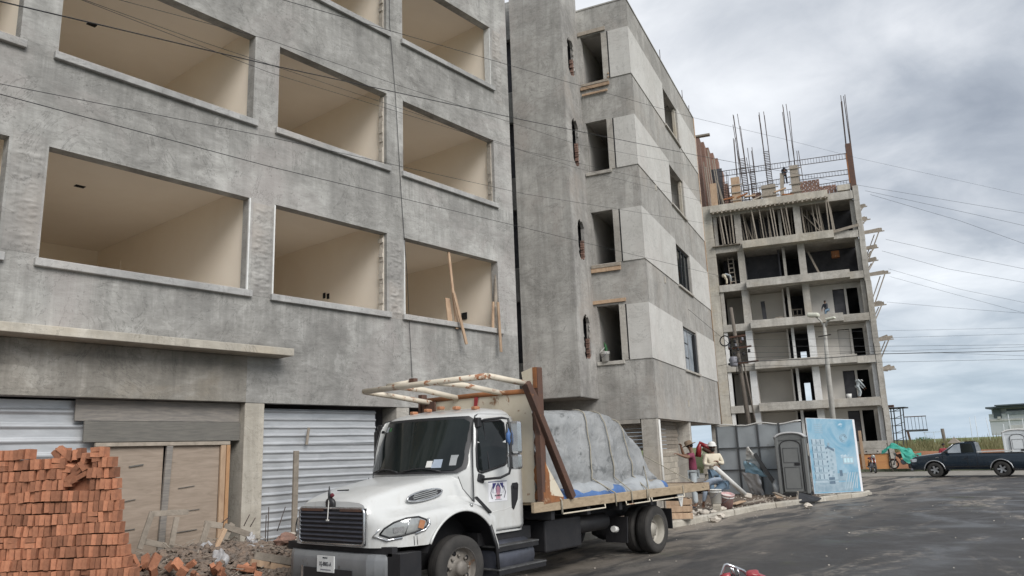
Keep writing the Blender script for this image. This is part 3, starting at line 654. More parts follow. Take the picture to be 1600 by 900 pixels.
for i, (c, d) in enumerate(RB):     # panels in bands, split where the joints run
    for a, b in ((-.03, 2.75), (2.756, 5.46), (8.34, 9.3), (9.306, 12.7)):
        MB().fbox(Bp(a, -.03, c), UB*(b - a), VB*.028, UZ*(d - c)).build('wall_panel', 'panel_beige', bB)
    MB().fbox(Bp(-.03, .0, c + .002), UB*.03, VB*.80, UZ*(d - c - .004)).build('wall_panel', 'panel_beige', bB)
    MB().fbox(Bp(-.022, .815, c + .02), UB*.02, VB*.03, UZ*(d - c)).build('shadow_joint', 'chassis_black', bB)
    # street window: sill, room box
    MB().fbox(Bp(5.40, -.09, c - .06), UB*3.0, VB*.32, UZ*.09).build('sill', 'concrete_frame', bB, bevel=.01)
    m = MB(); a0, a1, b1, z0, z1 = 5.3, 8.36, 4.0, c - .9, d + .2
    Q = lambda s, t, z: Bp(s, t, z)
    m.add([Q(a0, .24, z0), Q(a1, .24, z0), Q(a1, b1, z0), Q(a0, b1, z0), Q(a0, .24, z1), Q(a1, .24, z1), Q(a1, b1, z1), Q(a0, b1, z1)], [(0, 1, 2, 3), (7, 6, 5, 4), (1, 5, 6, 2), (2, 6, 7, 3), (3, 7, 4, 0)])
    m.build('room', 'grey_interior', bB)
    m = MB(); a0, a1, t0, t1, z0, z1 = .24, 4.5, .95, 2.04, c - .9, d + .25
    m.add([Q(a0, t0, z0), Q(a1, t0, z0), Q(a1, t1, z0), Q(a0, t1, z0), Q(a0, t0, z1), Q(a1, t0, z1), Q(a1, t1, z1), Q(a0, t1, z1)], [(0, 1, 2, 3), (7, 6, 5, 4), (0, 4, 5, 1), (2, 6, 7, 3), (1, 5, 6, 2)])
    m.build('room', 'grey_interior', bB)
    MB().fbox(Bp(1.6, .96, z0), UB*.05, VB*.62, UZ*2.5).build('inner_partition', 'beige_interior', bB)
    MB().fbox(Bp(-.02, .86, c + .0), UB*.05, VB*.23, UZ*(d - c)).build('jamb_strip', 'concrete_frame', bB, bevel=.006)
# end-face window sills: concrete, two of them with timber forms
for k, (c, d) in enumerate(RB):
    if k in (0, 1, 2): MB().fbox(Bp(-.07, 1.0, c - .13), UB*.3, VB*1.04, UZ*.13).build('sill', 'concrete_frame', bB, bevel=.01)
def form(s, t0, t1, z, h, mat='timber'):
    MB().fbox(Bp(s, t0, z), UB*.05, VB*(t1 - t0), UZ*h).build('formwork_board', mat, bB, bevel=.005)
form(-.09, .90, 2.06, 8.62, .16); form(-.11, .88, 2.04, 8.78, .12, 'timber_old'); form(-.07, .80, 2.1, 7.42, .13); form(-.085, .86, 2.05, 16.05, .13); form(-.10, .88, 2.0, 16.19, .10, 'timber_old')
form(-.06, .9, 2.05, 18.42, .16, 'timber_old'); form(-.09, .95, 2.0, 15.80, .08)
for z in (16.35, 16.5): form(-.05, .86, .92, z, .06)
# street windows: lower two carry frames and glass, the upper two are open with a lining
def street_window(c, d, glass):
    w = MB(); w.wall(Bp(5.5, .10, c + .03), UB, -VB, 2.8, d - c - .15, [(.07, 1.36, .07, d - c - .22), (1.44, 2.73, .07, d - c - .22)], .07)
    f = w.build('window', 'glass_frame_black' if not glass else 'trim_silver', bB)
    for k in range(2):
        a = 5.57 + k*1.37
        MB().fbox(Bp(a, .14, c + .10), UB*1.29, VB*.012, UZ*(d - c - .29)).build('pane', 'glass_pale' if glass else 'glass_dark', f)
    if glass:
        for z in (.62, 1.25): MB().fbox(Bp(5.57, .12, c + z), UB*1.29, VB*.02, UZ*.04).build('glazing_bar', 'glass_frame_black', f)
        MB().fbox(Bp(6.15, .115, c + .1), UB*.04, VB*.03, UZ*1.75).build('glazing_bar', 'glass_frame_black', f)
        MB().fbox(Bp(7.9, .0, c + .1), UB*.36, VB*.10, UZ*1.7).build('shutter_leaf', 'glass_frame_black', f)
    else:
        for a in (6.05, 7.5): MB().fbox(Bp(a, .10, c + .08), UB*.06, VB*.05, UZ*1.8).build('glazing_bar', 'glass_frame_black', f)
street_window(*RB[0], True); street_window(*RB[1], False)
for c, d in RB[2:]:
    MB().fbox(Bp(8.05, .06, c + .05), UB*.22, VB*.12, UZ*(d - c - .2)).build('window_lining', 'concrete_pale', bB)
for (s, z) in ((8.6, 4.55), (5.4, 3.75), (2.6, 12.35), (2.9, 8.55)):
    MB().fbox(Bp(s, -.03, z), UB*.12, VB*.04, UZ*.26).build('conduit_stub', 'concrete_pale', bB)
MB().tube([Bp(12.74, -.02, BB), Bp(12.74, -.02, BT)], .03, 8).build('downpipe', 'timber', bB)
for s_, h_ in ((6.2, .9), (10.9, .9), (12.5, .7)): MB().tube([Bp(s_, .12, BT), Bp(s_ + .03, .12, BT + h_)], .018, 4).build('starter_bar', 'rebar', bB)
# projecting bay with broken slots in its flank
BS0, BT0, BZ = -1.95, 2.07, 3.95
slots = [(5.24, 6.92), (8.93, 10.5), (12.6, 14.5), (16.3, 17.9)]
m = MB().wall(Bp(BS0, BT0, BZ), UB, -VB, 1.95, 16.6, [(.66, 1.38, a - BZ, b - BZ) for a, b in slots], .13); m.build('bay_flank', 'render_low', bB)
m = MB().wall(Bp(BS0, BT0 + 2.10, BZ), -VB, -UB, 2.10, 16.6, [], .13); m.v = [tuple(Vector(p) - UB*.002) for p in m.v]; m.build('bay_front', 'render_bay', bB)
MB().fbox(Bp(BS0 + .01, BT0 + .01, BZ - .02), UB*2.2, VB*2.06, UZ*.18).build('bay_soffit', 'render_low', bB)
MB().fbox(Bp(BS0 + .01, BT0 + 1.96, BZ), UB*1.15, VB*.13, UZ*16.6).build('bay_return', 'render_low', bB)
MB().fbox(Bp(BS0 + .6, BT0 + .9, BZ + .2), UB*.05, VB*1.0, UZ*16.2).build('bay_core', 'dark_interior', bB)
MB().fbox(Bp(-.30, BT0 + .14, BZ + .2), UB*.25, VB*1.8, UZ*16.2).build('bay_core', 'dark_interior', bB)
for a, b in slots:
    z = a + .02; k = 0
    while z < a + (b - a)*.5:
        h = .075; MB().fbox(Bp(BS0 + 1.27 - .02*(k % 2) + rp.uniform(-.02, .02), BT0 + .02 + rp.uniform(0, .02), z), UB*rp.uniform(.08, .11), VB*.12, UZ*h).build('brick', 'brick_dark', bB); z += h + .018; k += 1
    m = MB()     # ragged plaster rim
    for i in range(34):
        t = rp.random(); side = rp.choice((0, 1, 2, 3)); r_ = rp.uniform(.02, .065)
        p = Bp(BS0 + (.66 if side == 0 else 1.38 if side == 1 else .66 + .7*t), BT0 + .02, (a + (b - a)*t) if side < 2 else (a if side == 2 else b))
        vs, fs = blobby(p, r_, 1, .4, i, (1, .5, 1.6)); m.add(vs, fs)
    m.build('broken_edge', 'render_low', bB)
    for sgn in (0, 1):      # corners of the slot filled, making the hole taper to its ends
        for z_, dz in ((b, -.26), (a, .22)):
            q0 = Bp(BS0 + (.66 if sgn == 0 else 1.38), BT0 - .001, z_); e = UB*(.26 if sgn == 0 else -.26)
            MB().prism([q0, q0 + e*.9, q0 + e*.35 + UZ*dz*.5, q0 + UZ*dz], VB*.12).build('plaster_corner', 'render_low', bB)
# recess between the two buildings, with dark slots of the stair core
m = MB().wall(Bp(-.75, 9.5, 3.0), -VB, -UB, 5.42, 17.4, [(3.9, 5.35, 2.4 + k*3.65, 4.75 + k*3.65) for k in range(4)], .2); m.build('recess_wall', 'render_grey', bB)
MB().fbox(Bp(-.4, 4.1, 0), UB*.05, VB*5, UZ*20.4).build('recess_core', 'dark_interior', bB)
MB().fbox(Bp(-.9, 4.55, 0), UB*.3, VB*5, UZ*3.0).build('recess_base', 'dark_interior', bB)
# ground floor of B: columns, planks and block infill
def Bcol(s, t, ds, dt, mat='concrete_frame', z1=3.146): MB().fbox(Bp(s, t, -.1), UB*ds, VB*dt, UZ*(z1 + .1)).build('column', mat, bB, bevel=.012)
Bcol(0.02, 0.02, .34, .56, 'concrete_frame'); Bcol(5.5, .06, .34, 1.0); Bcol(12.42, .04, .27, .42)
Bcol(.03, 2.0, .5, .3)
MB().tube([Bp(.20, -.02, 0), Bp(.20, -.02, 3.1)], .045, 8).build('pvc_pipe', 'white_plastic', bB)
MB().fbox(Bp(-.02, .62, 3.0), UB*.4, VB*3.8, UZ*.14).build('ground_beam', 'concrete_frame', bB)
for k in range(9):       # stacked planks closing the bays
    z = 1.80 + k*.148
    MB().fbox(Bp(.45 + .02*(k % 2), .55 + rp.uniform(-.02, .02), z), UB*4.95, VB*.045, UZ*.138).build('plank', 'timber_old', bB, bevel=.004)
for k in range(7):
    MB().fbox(Bp(.40 + rp.uniform(-.02, .02), .62, 2.05 + k*.13), UB*.05, VB*1.42, UZ*.122).build('plank', 'timber_old', bB)
blk = MB(); blk.obox((0, 0, 0), (.44, .16, .21)); jitter_mesh(blk, .006, 2, 8); BLK = blk.mesh('block', 'block_grey')
angB = atan2(UB.y, UB.x)
for row in range(9):
    for i in range(12):
        s_ = .72 + i*.455 + (row % 2)*.2
        if s_ > 5.2: continue
        inst('block', BLK, bB, Bp(s_, .64, .13 + row*.222 - .02), (0, 0, angB + rp.uniform(-.01, .01)))
    for i in range(7):
        s_ = 9.45 + i*.455 + (row % 2)*.2
        if s_ < 12.4 and row < 8: inst('block', BLK, bB, Bp(s_, .30, .13 + row*.222 - .02), (0, 0, angB))
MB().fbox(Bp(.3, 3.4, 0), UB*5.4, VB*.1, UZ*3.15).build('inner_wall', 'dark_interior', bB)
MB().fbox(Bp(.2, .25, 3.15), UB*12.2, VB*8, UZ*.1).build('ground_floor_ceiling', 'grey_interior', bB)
# ------------------------------------------------------------------ building C: concrete frame still rising
AC = radians(18.65); NC = Vector((cos(AC), sin(AC), 0)); RC = Vector((sin(AC), -cos(AC), 0)); DC = 59.8
def Cp(s, z, o=0): return NC*(DC + o) + RC*s + UZ*z
bC = thing('apartment_building', 'bare concrete frame of an apartment block still being built, seven open storeys', 'building', Cp(0, 0))
def cb(name, s0, s1, z0, z1, o0, o1, mat='concrete_frame', bev=0, par=None, **k):
    return MB().fbox(Cp(s0, z0, o0), RC*(s1 - s0), NC*(o1 - o0), UZ*(z1 - z0)).build(name, mat, par or bC, bevel=bev, **k)
FL = [1.55, 4.45, 7.52, 10.55, 13.65, 16.72, 19.75]      # underside of every slab
for k, z in enumerate(FL):
    cb('slab', -5.3, 5.1, z + .02, z + .48, .02, 11.5)
    cb('edge_beam', -5.1, 5.1, z - .02 if k < 6 else z - .1, z + .52, -.03, .22, bev=.015)
    if k < 6 and k > 0:
        e = (3.4, 2.05, 3.9, 3.35, 4.15, 3.42)[k - 1] if k else 0
        e = {1: 5.02, 2: 3.9, 3: 3.35, 4: 4.15, 5: 3.42}[k]
        cb('balcony_slab', -3.05, e, z + .02, z + .60, -.62, -.035, 'concrete_pale' if k > 4 else 'concrete_frame', .015)
cb('balcony_slab', -5.2, 3.35, 19.86, 20.42, -.62, -.035, 'concrete_pale', .015)
cb('base_beam', -5.1, 5.1, 1.2, 1.53, -.02, .3)
white = lambda k: 'wall_white' if k < 4 else 'concrete_frame'
for k in range(7):
    z0 = FL[k - 1] + .5 if k else -.3; z1 = FL[k] - .02 if k < 6 else FL[k] - .1
    for s0, s1, o0, d, mm in ((-5.08, -4.82, .10, .35, white(k)), (-3.5, -3.02, .04, .5, white(k)), (.84, 1.33, .04, .5, white(k)), (4.83, 5.10, .30, .35, white(k)), (-.28, -.08, .5, .2, white(k))):
        if k == 5 and s0 == -5.08: continue
        cb('column', s0, s1, z0, z1, o0, o0 + d, mm)
for k in range(14): # outer columns in lifts, a little out of line
    z = -.3 + k*1.52; h = 1.515
    dx = .015*((k*7) % 3 - 1)
    if z < 20: cb('column', -6.0 + dx, -5.12 + dx, z, min(z + h, 20.6), -.05, .5, 'concrete_pale', .01); cb('column', 5.12 + dx, 5.50 + dx, z, min(z + h, 20.6), -.05, .45, 'concrete_frame', .01)
# rooms: back walls, partitions and door openings
for k in range(7):
    z0 = FL[k - 1] + .5 if k else 0; z1 = FL[k]; low = k < 5
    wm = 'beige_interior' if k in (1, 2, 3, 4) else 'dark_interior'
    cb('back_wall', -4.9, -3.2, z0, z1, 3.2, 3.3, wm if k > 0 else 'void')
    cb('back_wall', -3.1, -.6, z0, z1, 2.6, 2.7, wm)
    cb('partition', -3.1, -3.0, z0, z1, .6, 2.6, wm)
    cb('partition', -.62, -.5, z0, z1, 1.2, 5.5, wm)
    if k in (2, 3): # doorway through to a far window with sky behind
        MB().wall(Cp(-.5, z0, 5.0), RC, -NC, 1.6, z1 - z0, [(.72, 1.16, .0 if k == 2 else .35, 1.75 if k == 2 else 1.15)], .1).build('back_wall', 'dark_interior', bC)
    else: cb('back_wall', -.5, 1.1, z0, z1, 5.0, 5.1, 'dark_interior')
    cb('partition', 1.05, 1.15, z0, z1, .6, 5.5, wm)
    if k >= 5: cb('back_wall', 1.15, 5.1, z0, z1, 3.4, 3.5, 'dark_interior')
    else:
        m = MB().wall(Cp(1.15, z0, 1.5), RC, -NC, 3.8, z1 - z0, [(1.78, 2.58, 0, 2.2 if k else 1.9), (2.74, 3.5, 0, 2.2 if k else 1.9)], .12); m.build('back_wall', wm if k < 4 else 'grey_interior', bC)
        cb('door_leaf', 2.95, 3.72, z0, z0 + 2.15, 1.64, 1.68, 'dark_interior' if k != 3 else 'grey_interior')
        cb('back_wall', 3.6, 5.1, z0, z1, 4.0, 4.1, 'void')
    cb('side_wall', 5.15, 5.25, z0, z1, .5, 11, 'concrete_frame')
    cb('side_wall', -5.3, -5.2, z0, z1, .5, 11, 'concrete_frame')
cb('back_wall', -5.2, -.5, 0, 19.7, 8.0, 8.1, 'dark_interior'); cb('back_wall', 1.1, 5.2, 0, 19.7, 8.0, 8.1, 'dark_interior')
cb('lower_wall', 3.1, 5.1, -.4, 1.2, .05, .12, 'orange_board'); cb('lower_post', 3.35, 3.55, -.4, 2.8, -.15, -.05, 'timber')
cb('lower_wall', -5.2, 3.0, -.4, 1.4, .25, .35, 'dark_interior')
cb('drum_panel', 2.6, 3.05, -.4, .8, -.1, .05, 'red_paint')
# props holding the fresh slab
rc = random.Random(4)
s = -4.5
while s < 3.6:
    if abs(s + 3.25) > .3 and abs(s - 1.08) > .32:
        o = rc.choice((-.35, .35, 1.1, 1.9)); tl = rc.uniform(-.12, .12)
        MB().bar(Cp(s, FL[5] + .55, o), Cp(s + tl - .1, FL[6] + (.02 if o < 0 else -.1), o), rc.uniform(.07, .11), None, NC).build('prop', 'timber_old', bC)
    s += rc.uniform(.12, .27)
for s0, s1 in ((1.5, 2.9), (2.1, 3.0), (-2.7, -2.2)): MB().bar(Cp(s0, 19.2, .8), Cp(s1, FL[5] + .5, .8), .08, None, NC).build('prop', 'timber_old', bC)
for i in range(26): cb('joist_end', -5.0 + i*.325, -4.9 + i*.325, 19.70 + .04*(i % 2), 19.92, -.72, -.60, 'timber_old')
cb('scaffold_board', -5.3, -3.2, 17.2, 17.26, -.3, .4, 'timber_old'); MB().bar(Cp(3.4, 17.22, -.3), Cp(5.2, 17.55, -.2), .2, .05, NC).build('scaffold_board', 'timber_old', bC)
cb('edge_beam', 3.36, 4.5, 16.72, 17.28, -.1, -.035, 'concrete_frame')
# upper works: shuttered columns, brick stubs, bars
def bundle(s, z0, z1, n, w, lean, o=.3, ties=None):
    for i in range(n):
        a = (i % 2)*w - w/2; b = (i // 2 % 2)*w; top = z1 - rc.uniform(0, 1.0)*(i > 1)
        dx = lean*(top - z0) + rc.uniform(-.12, .12)
        MB().tube([Cp(s + a, z0, o + b), Cp(s + a + dx*.4, (z0 + top)/2, o + b), Cp(s + a + dx, top, o + b)], .026, 4).build('rebar', 'rebar', bC)
    if ties:
        m = MB(); z = z0
        while z < ties:
            e = lean*(z - z0)*.8; m.bar(Cp(s - w/2 - .04 + e, z, o), Cp(s + w/2 + .04 + e, z, o), .03, .05); z += .14
        m.build('stirrups', 'rebar', bC)
bundle(-2.35, 20.4, 28.0, 6, .38, -.04, .3, 24.2); bundle(-1.75, 20.4, 25.2, 4, .32, -.03, .8, 23.4); bundle(-2.9, 20.4, 26.5, 3, .3, 0, 1.5)
bundle(-.55, 20.4, 27.8, 6, .36, -.02, .3, 24.6); bundle(1.2, 22.5, 28.1, 5, .36, .0, .3); bundle(1.75, 20.4, 24.6, 2, .3, 0, 1.6)
bundle(5.25, 20.4, 28.0, 6, .36, .01, .3); bundle(-4.0, 20.4, 23.6, 4, .4, .0, 1.2, 22.8)
for i in range(12): MB().tube([Cp(-4.4 + i*.26, 20.4, 1.8 + (i % 3)*.8), Cp(-4.4 + i*.26 + rc.uniform(-.1, .1), rc.uniform(22, 24.4), 1.8 + (i % 3)*.8)], .022, 4).build('rebar', 'rebar', bC)
def cage(s0, s1, z0, dz, h, o):       # horizontal beam cage of bars and stirrups
    g = thing_part = bpy.data.objects.new('beam_cage', None); link(g, bC)
    for zz_ in (0, h):
        MB().tube([Cp(s0, z0 + zz_, o), Cp(s1, z0 + dz + zz_, o)], .028, 4).build('rebar', 'rebar', g)
    m = MB(); n = int((s1 - s0)/.2)
    for i in range(n + 1):
        t = i/n; m.tube([Cp(s0 + (s1 - s0)*t, z0 + dz*t, o), Cp(s0 + (s1 - s0)*t, z0 + dz*t + h, o)], .014, 3)
    m.build('stirrups', 'rebar', g)
cage(-4.3, 5.15, 23.0, -.12, .42, .3); cage(-4.3, .9, 21.5, .2, .4, .3); cage(1.4, 5.15, 21.75, -.1, .36, .3); cage(-3.9, 5.1, 21.1, .15, .33, 1.5)
def shutter(s0, s1, z0, z1, mat='timber'):
    f = cb('column_form', s0, s1, z0, z1, .1, .65, mat)
    z = z0 + .35
    while z < z1 - .1: cb('form_clamp', s0 - .16, s1 + .2, z, z + .07, .02, .09, 'timber_old', par=f); z += .62
shutter(-3.45, -2.8, 20.42, 22.7); shutter(.95, 1.55, 20.42, 22.95, 'timber_old'); shutter(-1.25, -.2, 20.42, 21.7, 'timber_old')
cb('column_form', 5.05, 5.45, 20.42, 24.0, .1, .5, 'rust'); cb('column_form', 4.98, 5.06, 20.9, 23.2, .05, .2, 'rust_bright')
cb('formwork_board', -5.05, -4.55, 20.1, 22.35, -.2, -.15, 'timber'); MB().bar(Cp(-4.45, 22.6, -.1), Cp(-4.1, 20.4, -.1), .12, .04, NC).build('formwork_board', 'timber_old', bC)
MB().bar(Cp(.35, 22.5, .2), Cp(.2, 20.4, .2), .28, .05, NC).build('formwork_board', 'timber_old', bC)
for i in range(9):
    z = 20.45 + rc.uniform(0, .7); s_ = -4.2 + i*.55
    MB().bar(Cp(s_, z, .1), Cp(s_ + rc.uniform(.4, 1.1), z + rc.uniform(-.2, .3), .2), .10, .16, NC).build('formwork_board', rc.choice(('timber', 'timber_old', 'rust_bright')), bC)
for (s0, s1, z1) in ((1.62, 2.95, 21.55), (2.95, 4.1, 20.95), (-1.9, -1.3, 21.2)):
    z = 20.43
    while z < z1:
        a = s0 - (0.0 if int(z*7) % 2 else .12)
        while a < s1:
            cb('brick', a, min(a + .30, s1) - .02, z, z + .105, .35, .5, 'brick_dark'); a += .31
        z += .122
cb('rubble_heap', 4.1, 5.0, 20.42, 20.85, .1, .5, 'concrete_pale')
# tall brick wall with poles at the top left
for i in range(8):
    cb('brick_wall', -6.0 + i*.24, -5.74 + i*.24, 19.9, 27.4 - .06*i - (.75*max(0, i - 4)), 2.0 + i*1.3, 3.4 + i*1.3, 'brick_dark')
cb('brick_wall_cap', -6.0, -4.85, 27.32, 27.46, 1.9, 2.3, 'timber_old')
for i in range(8): MB().bar(Cp(-5.35 + i*.17, 20.2, 1.4), Cp(-5.5 + i*.14, rc.uniform(23.5, 27.2) - i*.2, 1.5), .07, None, NC).build('prop', rc.choice(('timber_old', 'rust')), bC)
cb('netting', -5.0, -4.15, 20.6, 24.2, 1.75, 1.8, 'dark_interior')
# scaffold platforms sticking out on the right
def platform(z, ln, o, brace=1.6, thick=.18):
    g = bpy.data.objects.new('scaffold_platform', None); link(g, bC)
    for k in range(4): MB().bar(Cp(5.35, z + .05*k*thick*5, o + .25*k), Cp(5.4 + ln + rc.uniform(-.15, .15), z + rc.uniform(-.02, .12) + .06*k, o + .25*k), .2, .05, NC).build('plank', 'timber_old', g)
    MB().bar(Cp(5.4, z - .12, o), Cp(5.6 + ln, z - .06, o), .07, None, NC).build('bearer', 'timber_old', g)
    MB().bar(Cp(5.35 + ln*.9, z - .1, o), Cp(5.5, z - brace, o), .08, None, NC).build('brace', 'timber_old', g)
    MB().bar(Cp(5.35 + ln*.7, z - .1, o + .7), Cp(5.45, z - brace*.8, o + .7), .07, None, NC).build('brace', 'timber_old', g)
platform(17.0, 1.25, .1, 2.2); platform(15.9, .75, .5, .8); platform(13.85, 1.25, .1, 2.3); platform(11.6, .7, .1, 1.0); platform(9.1, .85, .1, 1.3, .05)
platform(7.0, .75, .3, .05, .02); platform(19.0, .35, .1, .3); platform(18.0, .45, .1, .3); platform(14.9, .6, .2, .7)
# things standing in the open storeys
lad = thing('ladder', 'light timber ladder leaning in the dark bay beside the bending worker, sixth storey', 'ladder', Cp(-4.0, 14.2, .6))
for d in (0, .38): MB().bar(Cp(-4.22 + d, 14.2, .3), Cp(-4.32 + d, 16.5, 1.0), .07, None, NC).build('rail', 'timber_old', lad)
for k in range(6): MB().bar(Cp(-4.24 - .015*k, 14.45 + k*.38, .36 + k*.11), Cp(-3.86 - .015*k, 14.45 + k*.38, .36 + k*.11), .06, None, NC).build('rung', 'timber_old', lad)
tr = thing('trestle', 'pale timber trestle standing in the dark doorway of the fifth storey', 'trestle', Cp(.4, 11.1, 1))
for d in (0, .3, .6): MB().bar(Cp(.0 + d, 11.08, 1.2), Cp(.02 + d, 12.0, 1.2), .07, None, NC).build('leg', 'timber_old', tr)
for z in (11.5, 11.95): MB().bar(Cp(-.05, z, 1.15), Cp(.68, z, 1.15), .08, None, NC).build('rail', 'timber_old', tr)
def lean(label, s0, z0, s1, z1, w, o=.8, mat='timber_old'): return tag(MB().bar(Cp(s0, z0, o), Cp(s1, z1, o), w, .06, NC).build('board', mat), label, 'board')
lean('grey board leaning in the dark open storey just right of the middle column, sixth storey', 1.55, 16.2, 2.25, 14.2, .14)
lean('brown board standing against the back wall of the fifth storey, left bay', -2.05, 11.1, -2.1, 12.9, .3, 1.6, 'dark_interior')
lean('short plank lying low on the floor of the fifth storey, left bay', -1.3, 11.35, -.75, 11.38, .12, .6)
bx_ = MB().fbox(Cp(3.2, 15.7, 1.5), RC*.55, NC*.4, UZ*.5); tag(bx_.build('crate', 'rust_bright'), 'reddish box hanging high in the dark bay near the right column, sixth storey', 'box')
# ------------------------------------------------------------------ brick stack on the pavement
bs = random.Random(17)
fwd = Vector((.778, .628, 0)); lft = Vector((-.628, .778, 0))
def Kp(l, d, z): return fwd*d + lft*l + UZ*z
st = thing('brick_stack', 'tall stack of orange clay bricks set on edge in front of the sheets, bottom left', 'brick stack', Kp(6.2, 11, .1))
m = MB(); m.obox((0, 0, 0), (.066, .15, .138)); BR1 = jitter_mesh(m, .005, 3, 20).mesh('brick', 'brick')
m = MB(); m.obox((0, 0, 0), (.138, .15, .066)); BR2 = jitter_mesh(m, .005, 5, 20).mesh('brick', 'brick')
m = MB(); m.obox((0, 0, 0), (.27, .14, .068)); BR3 = jitter_mesh(m, .005, 8, 20).mesh('brick', 'brick')
for me in (BR1, BR2, BR3): pass
ang = atan2(-lft.y, -lft.x)
D0 = 11.0; hgtb = .149; cnt = 0; rest = MB()
# the right-hand end of each course, read from the place (metres left of the view axis); course 0 is the lowest
def right_end(z):
    for (za, ra), (zb, rb) in zip(((0, 5.05), (.7, 5.25), (1.0, 5.42), (1.35, 5.52), (1.75, 5.60), (2.2, 5.68), (2.34, 5.78), (2.7, 5.9)), ((.7, 5.25), (1.0, 5.42), (1.35, 5.52), (1.75, 5.60), (2.2, 5.68), (2.34, 5.78), (2.7, 5.9), (3, 6))):
        if za <= z <= zb: return ra + (rb - ra)*(z - za)/(zb - za)
    return 5.9
pits = lambda l, z: (5.98 < l < 6.34 and z > 1.90)
for c in range(16):
    z = .04 + c*hgtb + hgtb/2
    if z > 2.47: break
    l = right_end(z) + bs.uniform(-.02, .03)
    while l < 8.4:
        if c == 15 and (6.45 < l < 6.83): l += .07; continue
        u = bs.random(); w = .071
        if pits(l, z): l += w; continue
        d = D0 + bs.uniform(-.025, .04) - .05*(c < 6)
        big_ = u < .07 and l < 8.2
        if big_: w = .142
        zo = z + bs.uniform(-.005, .005) + .02*mnoise.noise(Vector((l*1.3, c*.35, 3)))
        if big_ and bs.random() < .6:
            ps = [(BR2, Kp(l + .069, d + .065, zo - .037)), (BR2, Kp(l + .069, d + .065, zo + .036))]
        else: ps = [(BR1 if not big_ else BR1, Kp(l + .033 + k*.07, d + .065, zo)) for k in range(2 if big_ else 1)]
        for me, p in ps:
            if z > .62 and l < 7.36 and cnt < 290 and bs.random() < .97:
                inst('brick', me, st, p, (bs.uniform(-.05, .05), bs.gauss(0, .055), ang + bs.uniform(-.10, .10))); cnt += 1
            else: rest.obox(p, (.066, .15, .138) if me is BR1 else (.138, .15, .066), (0, bs.uniform(-.05, .05), ang))
        l += w + (bs.uniform(.0, .008) if bs.random() < .93 else bs.uniform(.01, .03))
    # the layers behind
    l = right_end(z) + .14
    if c >= 15: continue
    while l < 8.4:
        for k in (1, 2, 3): rest.obox(Kp(l + .033 + .12*(k - 1), D0 + .075 + .16*k + .0*l, z), (.0725, .15, .1485), (0, bs.uniform(-.05, .05), ang))
        l += .073
rest.build('brick_filling', 'brick', st, kind='stuff')
for (px, py, me, r) in ((92, 716, BR3, (.2, .9, 0)), (100, 709, BR3, (.1, .75, .3)), (108, 712, BR1, (0, .1, 0)), (117, 710, BR1, (.1, 0, .1)), (124, 708, BR1, (0, -.1, 0)), (106, 728, BR2, (.5, .3, .3)), (118, 731, BR1, (.4, .8, .2)),
        (101, 734, BR2, (.1, .1, .4)), (112, 740, BR3, (.3, -.7, .2)), (92, 742, BR1, (.1, .0, .1)), (99, 747, BR1, (0, .12, 0)), (104, 757, BR2, (0, 0, .1)), (128, 727, BR1, (.2, -.5, 0)), (120, 745, BR3, (.2, -.5, .1)), (131, 716, BR1, (.1, .2, 0)), (140, 713, BR2, (0, .1, 0)), (148, 714, BR1, (.0, 0, 0)), (155, 713, BR1, (0, .08, 0)), (86, 757, BR1, (.1, 0, 0)), (112, 752, BR1, (.2, 1.2, .1))):
    p = ray(px, py); p = CAMP + p*((D0 + .02)/p.dot(fwd)); inst('brick', me, st, p + fwd*.06, (r[0], r[1], ang + r[2]))
# ------------------------------------------------------------------ the loaded truck
YC = 9.55
tk = thing('flatbed_truck', 'white flatbed truck with rusty headboard and rack carrying a load under grey tarpaulin', 'truck', (8.8, YC, 0))
def lerp(a, b, t): return a + (b - a)*t
def interp(tab, x):
    if x <= tab[0][0]: return tab[0][1]
    for (x0, y0), (x1, y1) in zip(tab, tab[1:]):
        if x <= x1: return y0 + (y1 - y0)*(x - x0)/(x1 - x0)
    return tab[-1][1]
AX, AZ, AR = 8.80, .50, .80            # wheel arch
# hood and fenders: one shell, sections across at stations along x
HT = [(7.42, 1.50), (7.48, 1.545), (7.6, 1.59), (8.0, 1.68), (8.6, 1.77), (9.1, 1.83), (9.55, 1.84)]
WF = [(7.42, .80), (7.46, .93), (7.54, 1.05), (7.66, 1.16), (7.82, 1.25), (8.05, 1.32), (8.4, 1.345), (9.2, 1.345), (9.55, 1.34)]
FT = [(7.42, 1.30), (7.6, 1.30), (8.0, 1.345), (8.5, 1.40), (9.0, 1.42), (9.3, 1.37), (9.55, 1.25)]
XS = [7.42, 7.44, 7.47, 7.51, 7.56, 7.62, 7.70, 7.80, 7.9, 7.97] + [8.0 + i*.05 for i in range(32)]
def section(x):
    ht, wf, ft = interp(HT, x), interp(WF, x), interp(FT, x); hw = interp([(7.42, .74), (8.0, .80), (9.3, .98)], x); t0 = min(1, (x - 7.42)/.45)
    bot = .885
    if abs(x - AX) < AR:
        bot = max(bot, AZ + sqrt(max(0, AR**2 - (x - AX)**2)))
    sh = lerp(ht - .10, ft + .04, t0)
    P = [(0, ht + .015), (hw*.45, ht + .012), (hw*.80, ht - .005), (hw*.93, ht - .035), (hw*1.0, ht - .10), (hw*1.03, lerp(ht - .14, ft + .09, t0)), (lerp(hw*1.05, hw + .10, t0), lerp(ht - .17, ft + .03, t0)),
         (wf*.90, ft - .015), (wf*.965, ft - .05), (wf*.995, ft - .12), (wf, ft - .22)]
    P = [(min(d, wf), max(z, bot)) for d, z in P]
    for k in range(1, 7): z = lerp(ft - .22, bot, k/6) if bot < ft - .22 else bot; P.append((wf - .012*(k/6)*(1 - t0*.5), max(z, bot)))
    return P
for sgn, nm in ((-1, 'a'), (1, 'b')): pass
m = MB(); secs = [section(x) for x in XS]; n = len(secs[0])
